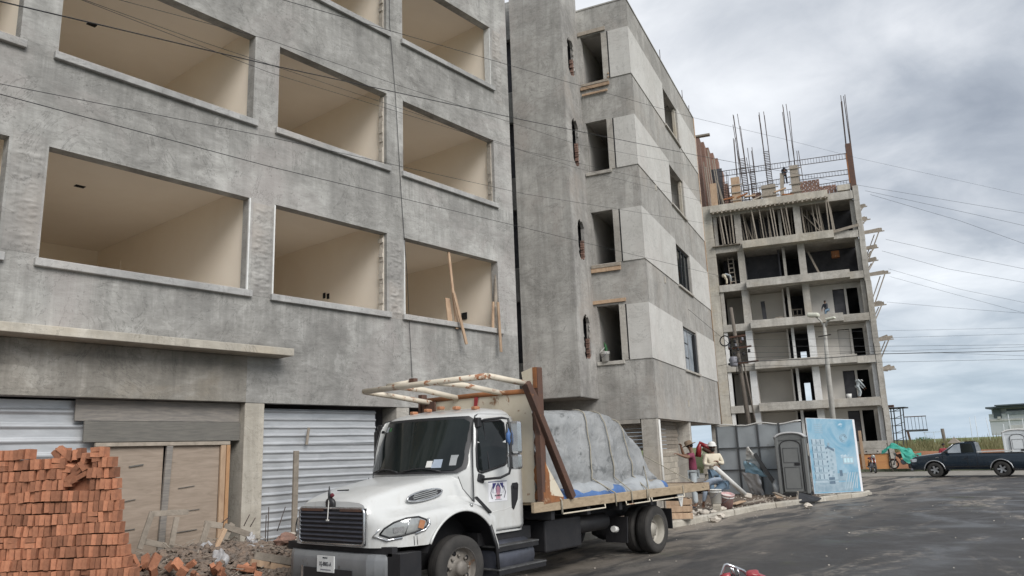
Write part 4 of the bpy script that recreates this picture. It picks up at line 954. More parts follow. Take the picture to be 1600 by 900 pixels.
vs = []
for x, P in zip(XS, secs):
    row = [(x, YC + d, z) for d, z in reversed(P)] + [(x, YC - d, z) for d, z in P[1:]]
    vs += row
R_ = 2*n - 1
fs = [(i*R_ + j, i*R_ + j + 1, (i + 1)*R_ + j + 1, (i + 1)*R_ + j) for i in range(len(XS) - 1) for j in range(R_ - 1)]
m.add(vs, fs, True)
k = len(m.v); m.v.append((7.42, YC, 1.2)); cen = k     # front face as a fan
front = list(range(R_))
m.f += [(front[j + 1], front[j], cen) for j in range(R_ - 1)] + [(front[0], front[-1], cen)]; m.sm += [False]*R_
hood = m.build('hood', 'white_paint', tk)
sm_ = hood.modifiers.new('solid', 'SOLIDIFY'); sm_.thickness = .015; sm_.offset = -1
hood.modifiers.new('edge', 'EDGE_SPLIT').split_angle = radians(42)
# seam along the hood and across its nose, arch lip
def arc(y, r, a0, a1, n=26): return [(AX + r*cos(radians(a0 + (a1 - a0)*i/n)), y, AZ + r*sin(radians(a0 + (a1 - a0)*i/n))) for i in range(n + 1)]
for sg in (-1, 1):
    MB().tube(arc(YC + sg*1.345, .80, 12, 151), .018, 6).build('arch_lip', 'white_paint', hood)
    m = MB(); pi_ = arc(YC + sg*1.33, .79, -8, 160); po = [(x, YC + sg*.75, z) for x, y, z in pi_]
    m.add(pi_ + po, [(i, i + 1, i + 28, i + 27) for i in range(26)], True); m.build('wheel_well', 'chassis_black', tk)
    MB().fbox((7.95, YC + sg*.73, .45), (1.6, 0, 0), (0, sg*.02, 0), (0, 0, .95)).build('wheel_well', 'chassis_black', tk)
m = MB(); m.box(9.33, 9.48, YC - 1.34, YC - .9, .25, 1.02); 
MB().tube([(9.40, YC - 1.35, 1.03), (9.52, YC - 1.36, .72), (9.56, YC - 1.36, .30)], .03, 6).build('mud_flap', 'black_plastic', tk)
# grille with chromed surround and louvres
g = MB(); g.box(7.395, 7.43, YC - .75, YC + .75, .92, 1.42); gr = g.build('grille', 'grille_dark', tk)
rim = []
for (y, z, a0) in ((.68, .99, -90), (.68, 1.35, 0), (-.68, 1.35, 90), (-.68, .99, 180)):
    for k in range(5):
        a = radians(a0 + 90*k/4); rim.append((7.385, YC + y + .07*cos(a), z + .07*sin(a)))
rim.append(rim[0]); MB().tube(rim, .02, 6).build('grille_surround', 'chrome', gr)
for k in range(7): MB().fbox((7.365, YC - .73, .965 + k*.062), (.03, 0, .018), (0, 1.46, 0), (0, 0, .011)).build('grille_slat', 'slat_metal', gr)
MB().box(7.372, 7.40, YC + .18, YC + .70, 1.375, 1.425).build('grille_patch', 'rust', gr); MB().box(7.372, 7.40, YC - .70, YC - .22, 1.375, 1.425).build('grille_patch', 'rust', gr)
# hood ornament: a dark emblem, bird-like figure and drooping ribbon
em = thing_em = bpy.data.objects.new('hood_emblem', None); link(em, tk)
MB().lathe([(.0, -.03), (.09, -.03), (.10, 0), (.085, .03), (0, .035)], (7.40, YC + .02, 1.475), (1, 0, .2), 16).build('emblem_plate', 'black_plastic', em)
vs, fs = blobby((7.38, YC - .03, 1.60), .034, 2, .3, 4, (.7, 1.3, .9)); MB().add(vs, fs, True).build('red_ornament', 'ornament_red', em)
MB().tube([(7.39, YC + .04, 1.48), (7.385, YC + .045, 1.62), (7.39, YC + .05, 1.73)], [.022, .020, .006], 6).build('green_ornament', 'black_plastic', em)
MB().tube([(7.40, YC - .13, 1.67), (7.42, YC - .36, 1.675)], [.008, .012], 5).build('dark_feather', 'black_plastic', em)
MB().bar((7.36, YC + .02, 1.54), (7.34, YC + .02, 1.26), .013, .006).build('white_ribbon', 'white_plastic', em)
MB().obox((7.34, YC + .02, 1.25), (.02, .05, .02)).build('ribbon_tip', 'white_plastic', em)
# bumper: flat centre swept back at the ends
def bump_poly(y): return 7.34 + .42*max(0, (abs(y) - .80)/.55)**1.7
m = MB()
ys = [-1.33, -1.2, -1.08, -.96, -.84, -.5, 0, .5, .84, .96, 1.08, 1.2, 1.33]
for a, b in zip(ys, ys[1:]):
    xa, xb = bump_poly(a), bump_poly(b)
    m.add([(xa, YC + a, .33), (xb, YC + b, .33), (xb, YC + b, .72), (xa, YC + a, .72), (xa + .03, YC + a, .80), (xb + .03, YC + b, .80), (xa + .2, YC + a, .80), (xb + .2, YC + b, .80), (xa + .2, YC + a, .33), (xb + .2, YC + b, .33)],
          [(1, 0, 3, 2), (2, 3, 4, 5), (5, 4, 6, 7), (0, 1, 9, 8)], True)
bp = m.build('bumper', 'bumper_grey', tk)
MB().box(7.325, 7.36, YC - .55, YC + .62, .35, .58).build('bumper_opening', 'chassis_black', bp)
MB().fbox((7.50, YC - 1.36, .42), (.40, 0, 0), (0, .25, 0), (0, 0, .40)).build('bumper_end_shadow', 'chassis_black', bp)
for y in (.56,): MB().box(7.32, 7.335, YC + y, YC + y + .05, .40, .60).build('tow_eye', 'chrome', bp)
lp = MB().box(7.315, 7.335, YC - .17, YC + .22, .53, .755).build('license_plate', 'plate_white', bp)
text('XJ-8883-A', .082, 'print_black', lp, (7.315, YC + .025, .642), (0, -1, 0), (-1, 0, 0), extra=.80); text('MEXICO', .03, 'print_black', lp, (7.315, YC + .03, .728), (0, -1, 0), (-1, 0, 0)); MB().box(7.3135, 7.3155, YC - .1, YC + .14, .555, .572).build('plate_print', 'print_grey', lp)
MB().box(7.5, 7.6, YC - 1.2, YC + 1.2, .78, .9).build('radiator_support', 'chassis_black', tk)
# headlights on the swept corners: a lens in a chromed frame following the shell
def shell_pt(x, z, sg, off):
    wf = interp(WF, x); wd = interp(WF, x + .02) - interp(WF, x - .02); nx = wd/.04; nrm = Vector((-nx, 1, 0)).normalized()
    p = Vector((x, wf - .004, z)) + nrm*off
    return (p.x, YC + sg*p.y, p.z)
def lamp_outline(k, grow=0):
    pts = [(7.50, 1.075), (7.535, 1.145), (7.62, 1.215), (7.76, 1.262), (7.92, 1.268), (8.03, 1.225), (8.05, 1.165), (7.99, 1.115), (7.86, 1.082), (7.72, 1.055), (7.58, 1.035)]
    c = (7.78, 1.16)
    return [(c[0] + (x - c[0])*(1 + grow), c[1] + (z - c[1])*(1 + grow*2)) for x, z in pts]
for sg in (-1, 1):
    m = MB(); o = lamp_outline(0, .02); q = [shell_pt(x, z, sg, .016) for x, z in o]; c = shell_pt(7.78, 1.16, sg, .034)
    i0 = [shell_pt(7.78 + (x - 7.78)*.55, 1.16 + (z - 1.16)*.55, sg, .030) for x, z in o]
    N_ = len(o); m.add(q + i0 + [c], [(i, (i + 1) % N_, N_ + (i + 1) % N_, N_ + i) for i in range(N_)] + [(N_ + i, N_ + (i + 1) % N_, 2*N_) for i in range(N_)], True)
    hl = m.build('headlight', 'lamp_lens', tk)
    oo = [shell_pt(x, z, sg, .014) for x, z in lamp_outline(0, .05)]; MB().tube(oo + [oo[0]], .013, 5).build('headlight_rim', 'black_plastic', hl)
    ch = [shell_pt(x, z, sg, .012) for x, z in lamp_outline(0, .20)]; MB().tube(ch[9:] + ch[:2], .018, 5).build('headlight_trim', 'chrome', hl); MB().tube(ch[5:9], .018, 5).build('headlight_trim', 'chrome', hl)
    a, b = shell_pt(7.98, 1.23, sg, .036), shell_pt(7.95, 1.12, sg, .030); MB().bar(a, b, .10, .01, (0, 1, 0)).build('indicator', 'amber', hl)
    MB().tube([shell_pt(7.80, 1.255, sg, .034), shell_pt(7.74, 1.06, sg, .026)], .008, 4).build('lens_division', 'chrome', hl)
    MB().bar(shell_pt(7.61, 1.12, sg, .037), shell_pt(7.72, 1.13, sg, .037), .07, .006, (0, 1, 0)).build('reflector', 'chrome', hl)
    # side vent on the hood flank
    vo = []
    for k in range(18):
        a = 2*pi*k/18; ex, ez = .34*cos(a), .065*sin(a); x = 8.42 + ex; z = 1.545 + ez + ex*.13
        vo.append((x, YC + sg*(interp([(7.42, .74), (8.0, .80), (9.3, .98)], x) + .055 - (z - 1.545)*.45), z))
    vt = MB(); vt.add([Vector(p) + Vector((0, sg*.004, 0)) for p in vo], [tuple(range(18))]); vv = vt.build('hood_vent', 'grille_dark', tk)
    MB().tube([Vector(p) + Vector((0, sg*.006, 0)) for p in vo] + [Vector(vo[0]) + Vector((0, sg*.006, 0))], .014, 5).build('vent_rim', 'chrome', vv)
    for k in range(4):
        z = 1.505 + k*.026; x0, x1 = 8.17 + .03*abs(k - 1.5), 8.67 - .03*abs(k - 1.5); yv = lambda x, z: YC + sg*(interp([(7.42, .74), (8.0, .80), (9.3, .98)], x) + .068 - (z - 1.545)*.45)
        MB().bar((x0, yv(x0, z - .03), z - .03), (x1, yv(x1, z + .035), z + .035), .012, .012).build('vent_slat', 'vent_metal', vv)
    MB().lathe([(0, .0), (.03, .0), (.03, .02), (0, .03)], (9.02, YC + sg*1.30, 1.36), (0, sg, 0), 12).build('marker_lamp', 'lamp_lens', tk)
    MB().bar((9.10, YC + sg*1.335, 1.47), (9.40, YC + sg*1.36, 1.22), .05, .03).build('hood_latch', 'black_plastic', tk)
    MB().tube([(9.0, YC + sg*1.06, 1.79), (9.06, YC + sg*1.10, 1.6), (9.07, YC + sg*1.3, 1.42)], .008, 4).build('hood_seam', 'black_plastic', hood)
    for dx in (0, .045): MB().tube([shell_pt(7.86 + dx, 1.02, sg, .004), shell_pt(7.87 + dx, .90, sg, .004)], .005, 4).build('hood_seam', 'black_plastic', hood)
# cab shell, plan rings
def cabring(z, off=0, n=72):
    hw = .06 + interp([(.86, 1.13), (1.8, 1.13), (2.3, 1.10), (2.70, 1.04), (2.80, 1.0), (2.86, .90), (2.90, .62)], z) + off
    xf = interp([(.86, 9.58), (1.0, 9.50), (1.25, 9.30), (1.40, 9.22), (1.83, 9.16), (2.75, 9.50), (2.81, 9.60), (2.86, 9.78), (2.90, 10.0)], z) - off
    xr = interp([(.86, 10.60), (2.3, 10.56), (2.75, 10.50), (2.86, 10.40), (2.90, 10.1)], z) + off
    bow = interp([(.86, 0), (1.35, .05), (1.83, .36), (2.75, .28), (2.90, .05)], z)
    pts = []; e = 7.0
    for i in range(n):
        t = 2*pi*i/n; c, s_ = cos(t), sin(t)
        k = (abs(c)**e + abs(s_)**e)**(-1/e); px_, py_ = c*k, s_*k
        x = (xf + xr)/2 + px_*(xr - xf)/2
        if px_ < 0: x -= bow*(1 - py_*py_)*min(1, -px_*1.3)
        pts.append(Vector((x, YC + .06 + py_*hw, z)))
    return pts
ZS = [.86, .95, 1.05, 1.15, 1.25, 1.35, 1.5, 1.65, 1.8, 1.95, 2.1, 2.25, 2.4, 2.55, 2.66, 2.75, 2.79, 2.82, 2.845, 2.865, 2.885, 2.90]
m = MB(); rings = [cabring(z) for z in ZS]; n = 72
m.add([p for r_ in rings for p in r_], [(i*n + j, i*n + (j + 1) % n, (i + 1)*n + (j + 1) % n, (i + 1)*n + j) for i in range(len(ZS) - 1) for j in range(n)], True)
m.f.append(tuple((len(ZS) - 1)*n + j for j in range(n))); m.sm.append(True); m.f.append(tuple(reversed(range(n)))); m.sm.append(False)
cab = m.build('cab', 'white_paint', tk); cab.modifiers.new('edge', 'EDGE_SPLIT').split_angle = radians(50)
# windscreen: patch of the same shell, a centimetre proud
def shell(y, z, off):      # point of the cab front for a given lateral y
    r_ = cabring(z, off, 720); best = min((p for p in r_ if p.x < 9.95), key=lambda p: abs(p.y - y)); return best
def patch_front(y0, y1, z0, z1, off, inset=0, nu=36, nv=14, rad=.10):
    def fn(a, b):
        v = z0 + (z1 - z0)*b; cr = 0
        for e_ in (b, 1 - b):
            d = e_*(z1 - z0)
            if d < rad: cr = max(cr, rad - sqrt(max(0, rad**2 - (rad - d)**2)))
        sh_ = interp([(1.83, 1.0), (2.75, .94)], v)
        u = (y0 + cr + (y1 - y0 - 2*cr)*a)*sh_
        return shell(YC + u, v, off)
    return MB().grid(fn, nu, nv, True)
patch_front(-1.06, 1.17, 1.84, 2.74, .012).build('windscreen_seal', 'black_plastic', cab)
ws = patch_front(-1.015, 1.125, 1.885, 2.695, .022).build('windscreen', 'glass_dark', cab)
def on_screen(a, b, w, h, mat, nm='sticker', off=.026):
    MB().grid(lambda u, v: shell(YC + a + w*u, b + h*v, off), 4, 3, True).build(nm, mat, ws)
on_screen(.82, 2.55, .10, .09, 'glass_pale'); on_screen(.70, 2.56, .0801, .06, 'leaf_green')
on_screen(-.72, 1.93, .16, .13, 'cloth_bluegrey', 'dashboard_paper'); on_screen(-.55, 1.94, .10, .10, 'white_plastic', 'dashboard_paper'); on_screen(-.93, 1.96, .10, .16, 'lamp_lens', 'dashboard_paper')
for y0, y1 in ((-.75, .02), (.08, .85)):
    MB().tube([shell(YC + y0 + (y1 - y0)*t/6, 1.875 + .05*sin(pi*t/6), .045) for t in range(7)], .011, 4).build('wiper', 'black_plastic', cab)
# doors
for sg in (-1, 1):
    def side(x, z, off=.012): return (x, YC + sg*((.12 if sg > 0 else 0) + interp([(.86, 1.13), (1.8, 1.13), (2.3, 1.10), (2.70, 1.04), (2.80, 1.0)], z) + off), z)
    dp = [(9.58, .92), (9.40, 1.12), (9.28, 1.30), (9.27, 1.8), (9.30, 2.2), (9.38, 2.60), (9.46, 2.735), (9.56, 2.765), (10.28, 2.765), (10.37, 2.72), (10.43, 2.4), (10.47, 1.8), (10.48, 1.0), (10.45, .93), (10.40, .90)]
    m = MB(); m.add([side(x, z, .010) for x, z in dp], [tuple(range(len(dp)))])
    # subdivided fan for the gently curved skin
    cxx = sum(p[0] for p in dp)/len(dp)
    m = MB()
    def doorfn(a, b):
        z = .91 + (2.765 - .91)*b
        xl = interp([(.90, 9.60), (1.12, 9.40), (1.30, 9.28), (1.8, 9.27), (2.2, 9.30), (2.6, 9.38), (2.70, 9.44), (2.765, 9.54)], z); xr_ = interp([(.90, 10.42), (.95, 10.47), (1.8, 10.47), (2.4, 10.43), (2.72, 10.37), (2.765, 10.28)], z)
        return side(xl + (xr_ - xl)*a, z, .014)
    dr = m.grid(doorfn, 10, 40, True).build('door', 'white_paint', tk); so_ = dr.modifiers.new('s', 'SOLIDIFY'); so_.thickness = .02; so_.offset = 0
    MB().tube([side(x, z, .006) for x, z in dp] + [side(*dp[0], .006)], .009, 5).build('door_seam', 'black_plastic', dr)
    wp = [(9.37, 1.86), (9.345, 1.93), (9.36, 2.2), (9.44, 2.58), (9.50, 2.64), (10.05, 2.66), (10.12, 2.62), (10.14, 2.2), (10.10, 1.97), (10.02, 1.93), (9.75, 1.88), (9.45, 1.83)]
    m = MB(); c = side(9.74, 2.25, .030); q = [side(x, z, .030) for x, z in wp]; m.add(q + [c], [(i, (i + 1) % 12, 12) for i in range(12)]); m.build('window_glass', 'glass_dark', dr)
    MB().tube([side(x, z, .028) for x, z in wp] + [side(*wp[0], .028)], .020, 6).build('window_seal', 'black_plastic', dr)
    MB().bar(side(9.64, 1.88, .036), side(9.60, 2.63, .036), .022, .01).build('quarter_bar', 'black_plastic', dr)
    m = MB(); q = [side(x, z, .034) for x, z in ((9.36, 1.90), (9.60, 1.87), (9.58, 2.62), (9.48, 2.6))]; m.add(q, [(0, 1, 2, 3)]).build('quarter_glass', 'glass_dark', dr)
    hp = [(10.17, 1.24), (10.22, 1.20), (10.33, 1.36), (10.36, 1.60), (10.33, 1.635), (10.20, 1.63), (10.17, 1.58)]
    m = MB(); m.prism([side(x, z, .028) for x, z in hp], (0, sg*.012, 0)).build('door_handle', 'black_plastic', dr, bevel=.008)
    MB().obox(side(10.27, 1.56, .045), (.10, .02, .04)).build('handle_lever', 'chassis_black', dr)
    MB().tube([side(9.6, 1.20, .02), side(10.0, 1.22, .022), side(10.3, 1.28, .022), side(10.44, 1.36, .02)], .008, 4).build('door_crease', 'white_paint', dr)
    # mirrors on a bent arm
    mr_ = thing_m = bpy.data.objects.new('mirror', None); link(mr_, tk)
    Y_ = lambda d: YC + sg*(1.14 + d) + (.12 if sg > 0 else 0)
    MB().tube([(9.46, Y_(-.05), 2.62), (9.50, Y_(.06), 2.66), (9.66, Y_(.30), 2.68), (9.72, Y_(.38), 2.66), (9.73, Y_(.40), 2.5), (9.72, Y_(.40), 1.90), (9.70, Y_(.38), 1.80), (9.60, Y_(.28), 1.74), (9.42, Y_(.02), 1.72)], .020, 8).build('mirror_arm', 'black_plastic', mr_)
    MB().obox((9.44, Y_(-.03), 2.62), (.10, .10, .16)).build('arm_bracket', 'black_plastic', mr_, bevel=.02); MB().obox((9.42, Y_(.0), 1.74), (.15, .09, .13), (0, .3, 0)).build('arm_bracket', 'black_plastic', mr_, bevel=.02)
    for z, h, w in ((2.36, .52, .27), (1.98, .24, .26)):
        MB().obox((9.79, Y_(.43), z), (.10, w, h), (0, 0, sg*-.15)).build('mirror_housing', 'chrome' if sg < 0 else 'black_plastic', mr_, bevel=.04)
    if sg < 0:
        vs, fs = blobby((9.69, Y_(.40), 2.36), .036, 2, .5, 8, (1, 1, 3.0)); MB().add(vs, fs, True).build('blue_rag', 'tarp_blue', mr_)
# door emblem on the near door: white sheet with navy square, rounded white arcs, pink bars and lettering
NSX = lambda x, z, off: Vector((x, YC - (interp([(.86, 1.13), (1.8, 1.13)], z) + off), z))
dn = [o for o in tk.children if o.name.startswith('door') and 'handle' not in o.name][0]
def dpanel(x0, x1, z0, z1, mat, off=.030, nm='door_sign', par=None): return MB().fbox(NSX(x0, z0, off), (x1 - x0, 0, 0), (0, .006, 0), (0, 0, z1 - z0)).build(nm, mat, par or dn)
dpanel(9.60, 10.06, 1.36, 1.66, 'sign_white'); dpanel(9.70, 9.965, 1.495, 1.65, 'navy', .033, 'sign_print')
for s_ in (-1, 1):
    m = MB(); cxn = 9.832
    m.add([NSX(cxn + s_*.012, 1.63, .0352), NSX(cxn + s_*.035, 1.655, .0352), NSX(cxn + s_*.075, 1.60, .0352), NSX(cxn + s_*.125, 1.545, .0352), NSX(cxn + s_*.125, 1.497, .0352), NSX(cxn + s_*.052, 1.497, .0352), NSX(cxn + s_*.062, 1.56, .0352), NSX(cxn + s_*.045, 1.62, .0352)], [tuple(range(8))]).build('sign_print', 'sign_white', dn)
for k in range(4): dpanel(9.792 + k*.022, 9.806 + k*.022, 1.455, 1.585 + .02*(k in (1, 2)), 'pink', .0362, 'sign_print')
dpanel(9.78, 9.885, 1.40, 1.44, 'pink', .0335, 'sign_print')
text('MONRROY', .036, 'print_black', dn, NSX(9.835, 1.452, .0338), (1, 0, 0), (0, -1, 0)); dpanel(9.75, 9.92, 1.384, 1.392, 'print_grey', .0338, 'sign_print')
dpanel(9.60, 10.06, 1.667, 1.677, 'navy', .0335, 'sign_print')
for s_ in (-1, 1): MB().tube([NSX(9.832 + s_*.14, 1.60, .037), NSX(9.832 + s_*.185, 1.50, .037), NSX(9.832 + s_*.15, 1.41, .037)], .007, 4).build('sign_print', 'print_grey', dn)
# roof marker lamps
for d in (-.75, -.35, 0, .35, .75):
    MB().obox((9.72 + .1*abs(d), YC + d, 2.93 - .06*abs(d)), (.13, .10, .06)).build('roof_lamp', 'amber', tk, bevel=.02)
# steps and tank
for z, x1, o in ((.70, 10.62, 0), (.36, 10.74, -.05)):
    MB().box(9.52, x1, YC - 1.36 + o, YC - 1.0, z - .03, z).build('step', 'step_metal', tk, bevel=.012); MB().box(9.52, x1 - .02, YC - 1.355 + o, YC - 1.33 + o, z - .09, z - .03).build('step_edge', 'chassis_black', tk)
    MB().box(9.52, x1, YC + 1.0, YC + 1.36, z - .03, z).build('step', 'step_metal', tk)
MB().lathe([(0, 0), (.24, 0), (.27, .03), (.27, .95), (.24, .98), (0, .98)], (9.58, YC - 1.05, .48), (1, 0, 0), 20).build('fuel_tank', 'slat_metal', tk)
MB().box(9.4, 10.75, YC - 1.08, YC + 1.08, .70, .90).build('cab_floor', 'chassis_black', tk)
for s_ in (-1, 1): MB().box(7.7, 16.2, YC + s_*.45 - .05, YC + s_*.45 + .05, .72, .98).build('chassis_rail', 'chassis_black', tk)
MB().box(7.6, 9.4, YC - .45, YC + .45, .45, 1.2).build('engine', 'chassis_black', tk)
for x in (10.9, 12.0, 13.1, 14.3, 15.5): MB().box(x, x + .1, YC - 1.42, YC + 1.42, .98, 1.14).build('cross_member', 'chassis_black', tk)
MB().box(11.0, 12.1, YC - 1.2, YC - .6, .42, .95).build('tool_box', 'chassis_black', tk, bevel=.03)
MB().lathe([(0, 0), (.16, 0), (.16, 1.1), (0, 1.1)], (12.2, YC - .9, .75), (1, 0, 0), 14).build('air_tank', 'chassis_black', tk)
MB().tube([(10.8, YC - .2, .5), (14.6, YC, .5)], .06, 8).build('drive_shaft', 'chassis_black', tk); MB().tube([(14.65, YC - 1.1, .5), (14.65, YC + 1.1, .5)], .10, 10).build('rear_axle', 'chassis_black', tk)
MB().tube([(8.8, YC - 1.0, .48), (8.8, YC + 1.0, .48)], .07, 10).build('front_axle', 'chassis_black', tk)
vs, fs = blobby((14.65, YC, .5), .28, 2, .1); MB().add(vs, fs, True).build('differential', 'chassis_black', tk)
for x in (13.75, ): MB().obox((13.7, YC - .95, .55), (.03, .5, .5), (0, .1, 0)).build('mud_flap', 'chassis_black', tk)
MB().obox((15.45, YC - .95, .62), (.03, .62, .42)).build('mud_flap', 'chassis_black', tk)
MB().tube([(13.3, YC - 1.12, .60), (13.42, YC - 1.12, .58)], .06, 8).build('side_lamp', 'white_plastic', tk)
# wheels
def make_wheel(front):
    t = bpy.data.objects.new('wheel', None)
    tyre = MB().lathe([(.285, -.13), (.34, -.145), (.43, -.135), (.462, -.11), (.470, -.06), (.472, 0), (.470, .06), (.462, .11), (.43, .135), (.34, .145), (.285, .13)], (0, 0, 0), (0, 1, 0), 48, True, False)
    ty = tyre.build('tyre', 'rubber', t)
    gm = MB()
    for k in range(4): gm.lathe([(.4735, -.085 + k*.05), (.4735, -.075 + k*.05)], (0, 0, 0), (0, 1, 0), 48, True, False)
    gm.build('tyre_groove', 'chassis_black', ty)
    if front: prof = [(.287, -.125), (.30, -.135), (.285, -.12), (.265, -.06), (.24, -.02), (.225, -.035), (.12, -.055), (.11, -.12), (.085, -.16), (.0, -.165)]
    else: prof = [(.287, -.125), (.30, -.135), (.285, -.12), (.27, .0), (.255, .04), (.22, .06), (.14, .045), (.12, -.03), (.0, -.035)]
    rm = MB().lathe(prof, (0, 0, 0), (0, 1, 0), 36, True, False).build('rim', 'rim_grey' if front else 'rim_pale', t)
    m = MB()
    for k in range(8):
        a = 2*pi*k/8; c = Vector((.175*cos(a), -.06 if front else .03, .175*sin(a))); m.lathe([(0, .02), (.02, .02), (.02, -.03), (0, -.035)], c, (0, 1, 0), 6)
    m.build('wheel_nuts', 'rim_grey', rm)
    m = MB()
    for k in range(8 if not front else 5):
        a = 2*pi*(k + .5)/(8 if not front else 5); m.lathe([(0, 0), (.036, 0), (.036, .004), (0, .004)], (.215*cos(a), -.045 if front else .048, .215*sin(a)), (0, 1, 0), 10)
    m.build('hand_holes', 'chassis_black', rm)
    return t
wf_ = make_wheel(True); wr_ = make_wheel(False)
def put_wheel(w, loc, rz=0, first=False):
    if first: COL.objects.link(w); c = w
    else: c = copy_tree(w)
    c.parent = tk; c.matrix_parent_inverse = worldof(tk).inverted(); c.location = loc; c.rotation_euler = (0, 0, rz); return c
put_wheel(wf_, (8.80, YC - 1.17, .472), -.10, True); put_wheel(wf_, (8.80, YC + 1.17, .472), pi - .10)
put_wheel(wr_, (14.68, YC - 1.20, .472), 0, True); put_wheel(wr_, (14.68, YC - .88, .472), pi); put_wheel(wr_, (14.68, YC + 1.20, .472), pi); put_wheel(wr_, (14.68, YC + .88, .472), 0)
# bed: planks, side rail, rope rail
BY0, BY1 = YC - 1.48, YC + 1.48
for k in range(12):
    y = BY0 + .06 + k*.238; MB().box(10.72, 16.9, y, y + .232, 1.235, 1.285).build('bed_plank', 'bed_wood', tk)
MB().box(10.35, 16.92, BY0 - .01, BY0 + .055, 1.135, 1.30).build('side_rail', 'bed_wood', tk, bevel=.008); MB().box(10.35, 16.92, BY1 - .055, BY1 + .01, 1.135, 1.30).build('side_rail', 'bed_wood', tk, bevel=.008)
MB().box(16.86, 16.95, BY0, BY1, 1.10, 1.30).build('rear_rail', 'rust', tk)
for (xa, xb) in ((11.1, 12.45), (13.2, 14.1), (14.2, 15.6)):
    MB().tube([(xa, BY0 - .03, 1.14), (xa, BY0 - .04, 1.07), (xb, BY0 - .04, 1.07), (xb, BY0 - .03, 1.14)], .014, 6).build('rope_rail', 'cream_steel', tk)
MB().prism([(15.45, BY0 + .05, 1.13), (15.75, BY0 + .05, 1.13), (15.64, BY0 + .05, .86), (15.58, BY0 + .05, .86)], (0, .02, 0)).build('bracket', 'white_plastic', tk)
# headboard: cream steel plate, rusty at its edge, posts, brace, gusset
hb = MB(); hb.add([(10.72, BY0 + .24, 1.28), (10.72, BY1 - .02, 1.28), (10.72, BY1 - .02, 3.17), (10.72, YC - 1.05, 3.19), (10.72, BY0 + .31, 3.12), (10.72, BY0 + .22, 2.7)], [tuple(range(6))]); hb = hb.build('headboard', 'cream_steel', tk)
s1 = hb.modifiers.new('s', 'SOLIDIFY'); s1.thickness = .02
rr = random.Random(6); pts = [(10.705, BY0 + .02, 3.3)]; 
for k in range(19): pts.append((10.705, BY0 + .13 + .12*rr.random() + (.07 if 3 < k < 7 else 0) + .10*max(0, k - 15)/3, 3.25 - k*.108))
pts += [(10.705, BY0 + .02, 1.30)]; MB().add(pts, [tuple(range(len(pts)))]).build('rust_edge', 'rust', hb)
pts = [(10.698, BY0 + .06, 1.9)] + [(10.698, BY0 + .16 + .10*rr.random(), 1.9 - k*.08) for k in range(8)] + [(10.698, BY0 + .04, 1.3)]; MB().add(pts, [tuple(range(len(pts)))]).build('rust_edge', 'rust_bright', hb)
MB().tube([(10.70, BY0 + .3, 3.17), (10.70, YC, 3.19), (10.70, BY1, 3.18)], .045, 8).build('headboard_rail', 'rust_bright', tk)
MB().box(10.60, 10.74, BY0 - .01, BY0 + .11, 1.28, 3.56).build('headboard_post', 'rust', tk, bevel=.01); MB().box(10.60, 10.74, BY1 - .11, BY1, 1.28, 3.3).build('headboard_post', 'rust', tk, bevel=.01)
MB().add([(10.59, BY0 + .01, 3.27), (10.59, BY0 + .30, 3.27), (10.59, BY0 + .34, 3.50), (10.59, BY0 + .06, 3.57)], [(0, 1, 2, 3)]).build('end_plate', 'cream_steel', tk)
MB().box(10.585, 10.60, BY0 + .01, BY0 + .09, 3.2, 3.56).build('rust_strip', 'rust_bright', tk)
MB().bar((10.22, BY0 - .04, 3.27), (11.42, BY0 - .02, 1.32), .12, .13, (0, 1, 0)).build('brace', 'rust', tk, bevel=.01)
MB().prism([(10.40, BY0 - .02, 3.27), (10.22, BY0 - .02, 3.30), (10.60, BY0 - .02, 2.4), (10.62, BY0 - .02, 3.0)], (0, .02, 0)).build('gusset', 'rust', tk)
MB().prism([(10.74, BY0 + .0, 1.92), (11.20, BY0 + .0, 1.36), (11.16, BY0 + .0, 1.28), (10.74, BY0 + .0, 1.28)], (0, .025, 0)).build('gusset', 'cream_steel', tk)
MB().prism([(10.62, BY0 - .015, 1.46), (10.78, BY0 - .015, 1.40), (11.20, BY0 - .015, 1.34), (11.16, BY0 - .015, 1.28), (10.62, BY0 - .015, 1.26)], (0, .012, 0)).build('rust_patch', 'rust_bright', tk)
MB().prism([(10.70, BY0 - .018, 1.95), (10.80, BY0 - .018, 1.75), (10.80, BY0 - .018, 1.35), (10.66, BY0 - .018, 1.3)], (0, .012, 0)).build('rust_patch', 'rust_bright', tk)
# rack of cream pipes over the cab
RX = 9.30
MB().tube([(RX - .02, BY1 + .05, 3.32), (RX, YC, 3.335), (RX, BY0 + .02, 3.335)], .052, 10).build('rack_pipe', 'cream_pipe', tk)
MB().tube([(RX, BY0, 3.335), (10.24, BY0 + .0, 3.26)], .05, 10).build('rack_pipe', 'cream_pipe', tk)
MB().tube([(RX, BY1 + .02, 3.31), (9.9, BY1 - .05, 3.25), (10.70, BY1 - .3, 3.12)], .05, 10).build('rack_pipe', 'cream_pipe', tk)
MB().tube([(9.32, YC - .30, 3.33), (9.9, YC - .42, 3.30), (10.70, YC - .58, 3.18)], .05, 10).build('rack_pipe', 'cream_pipe', tk)
MB().tube([(9.32, YC + .62, 3.33), (9.9, YC + .60, 3.30), (10.70, YC + .50, 3.17)], .05, 10).build('rack_pipe', 'cream_pipe', tk)
MB().tube([(9.70, YC + 1.35, 3.42), (9.70, YC + .75, 3.44)], .05, 10).build('rack_pipe', 'cream_pipe', tk)
MB().obox((9.70, YC + .66, 3.46), (.10, .12, .09)).build('pipe_clamp', 'rust', tk)
MB().prism([(10.60, BY1 - .06, 3.18), (10.60, BY1 - .45, 3.14), (10.60, BY1 - .45, 2.96), (10.60, BY1 - .1, 2.7)], (.04, 0, 0)).build('gusset', 'rust', tk)
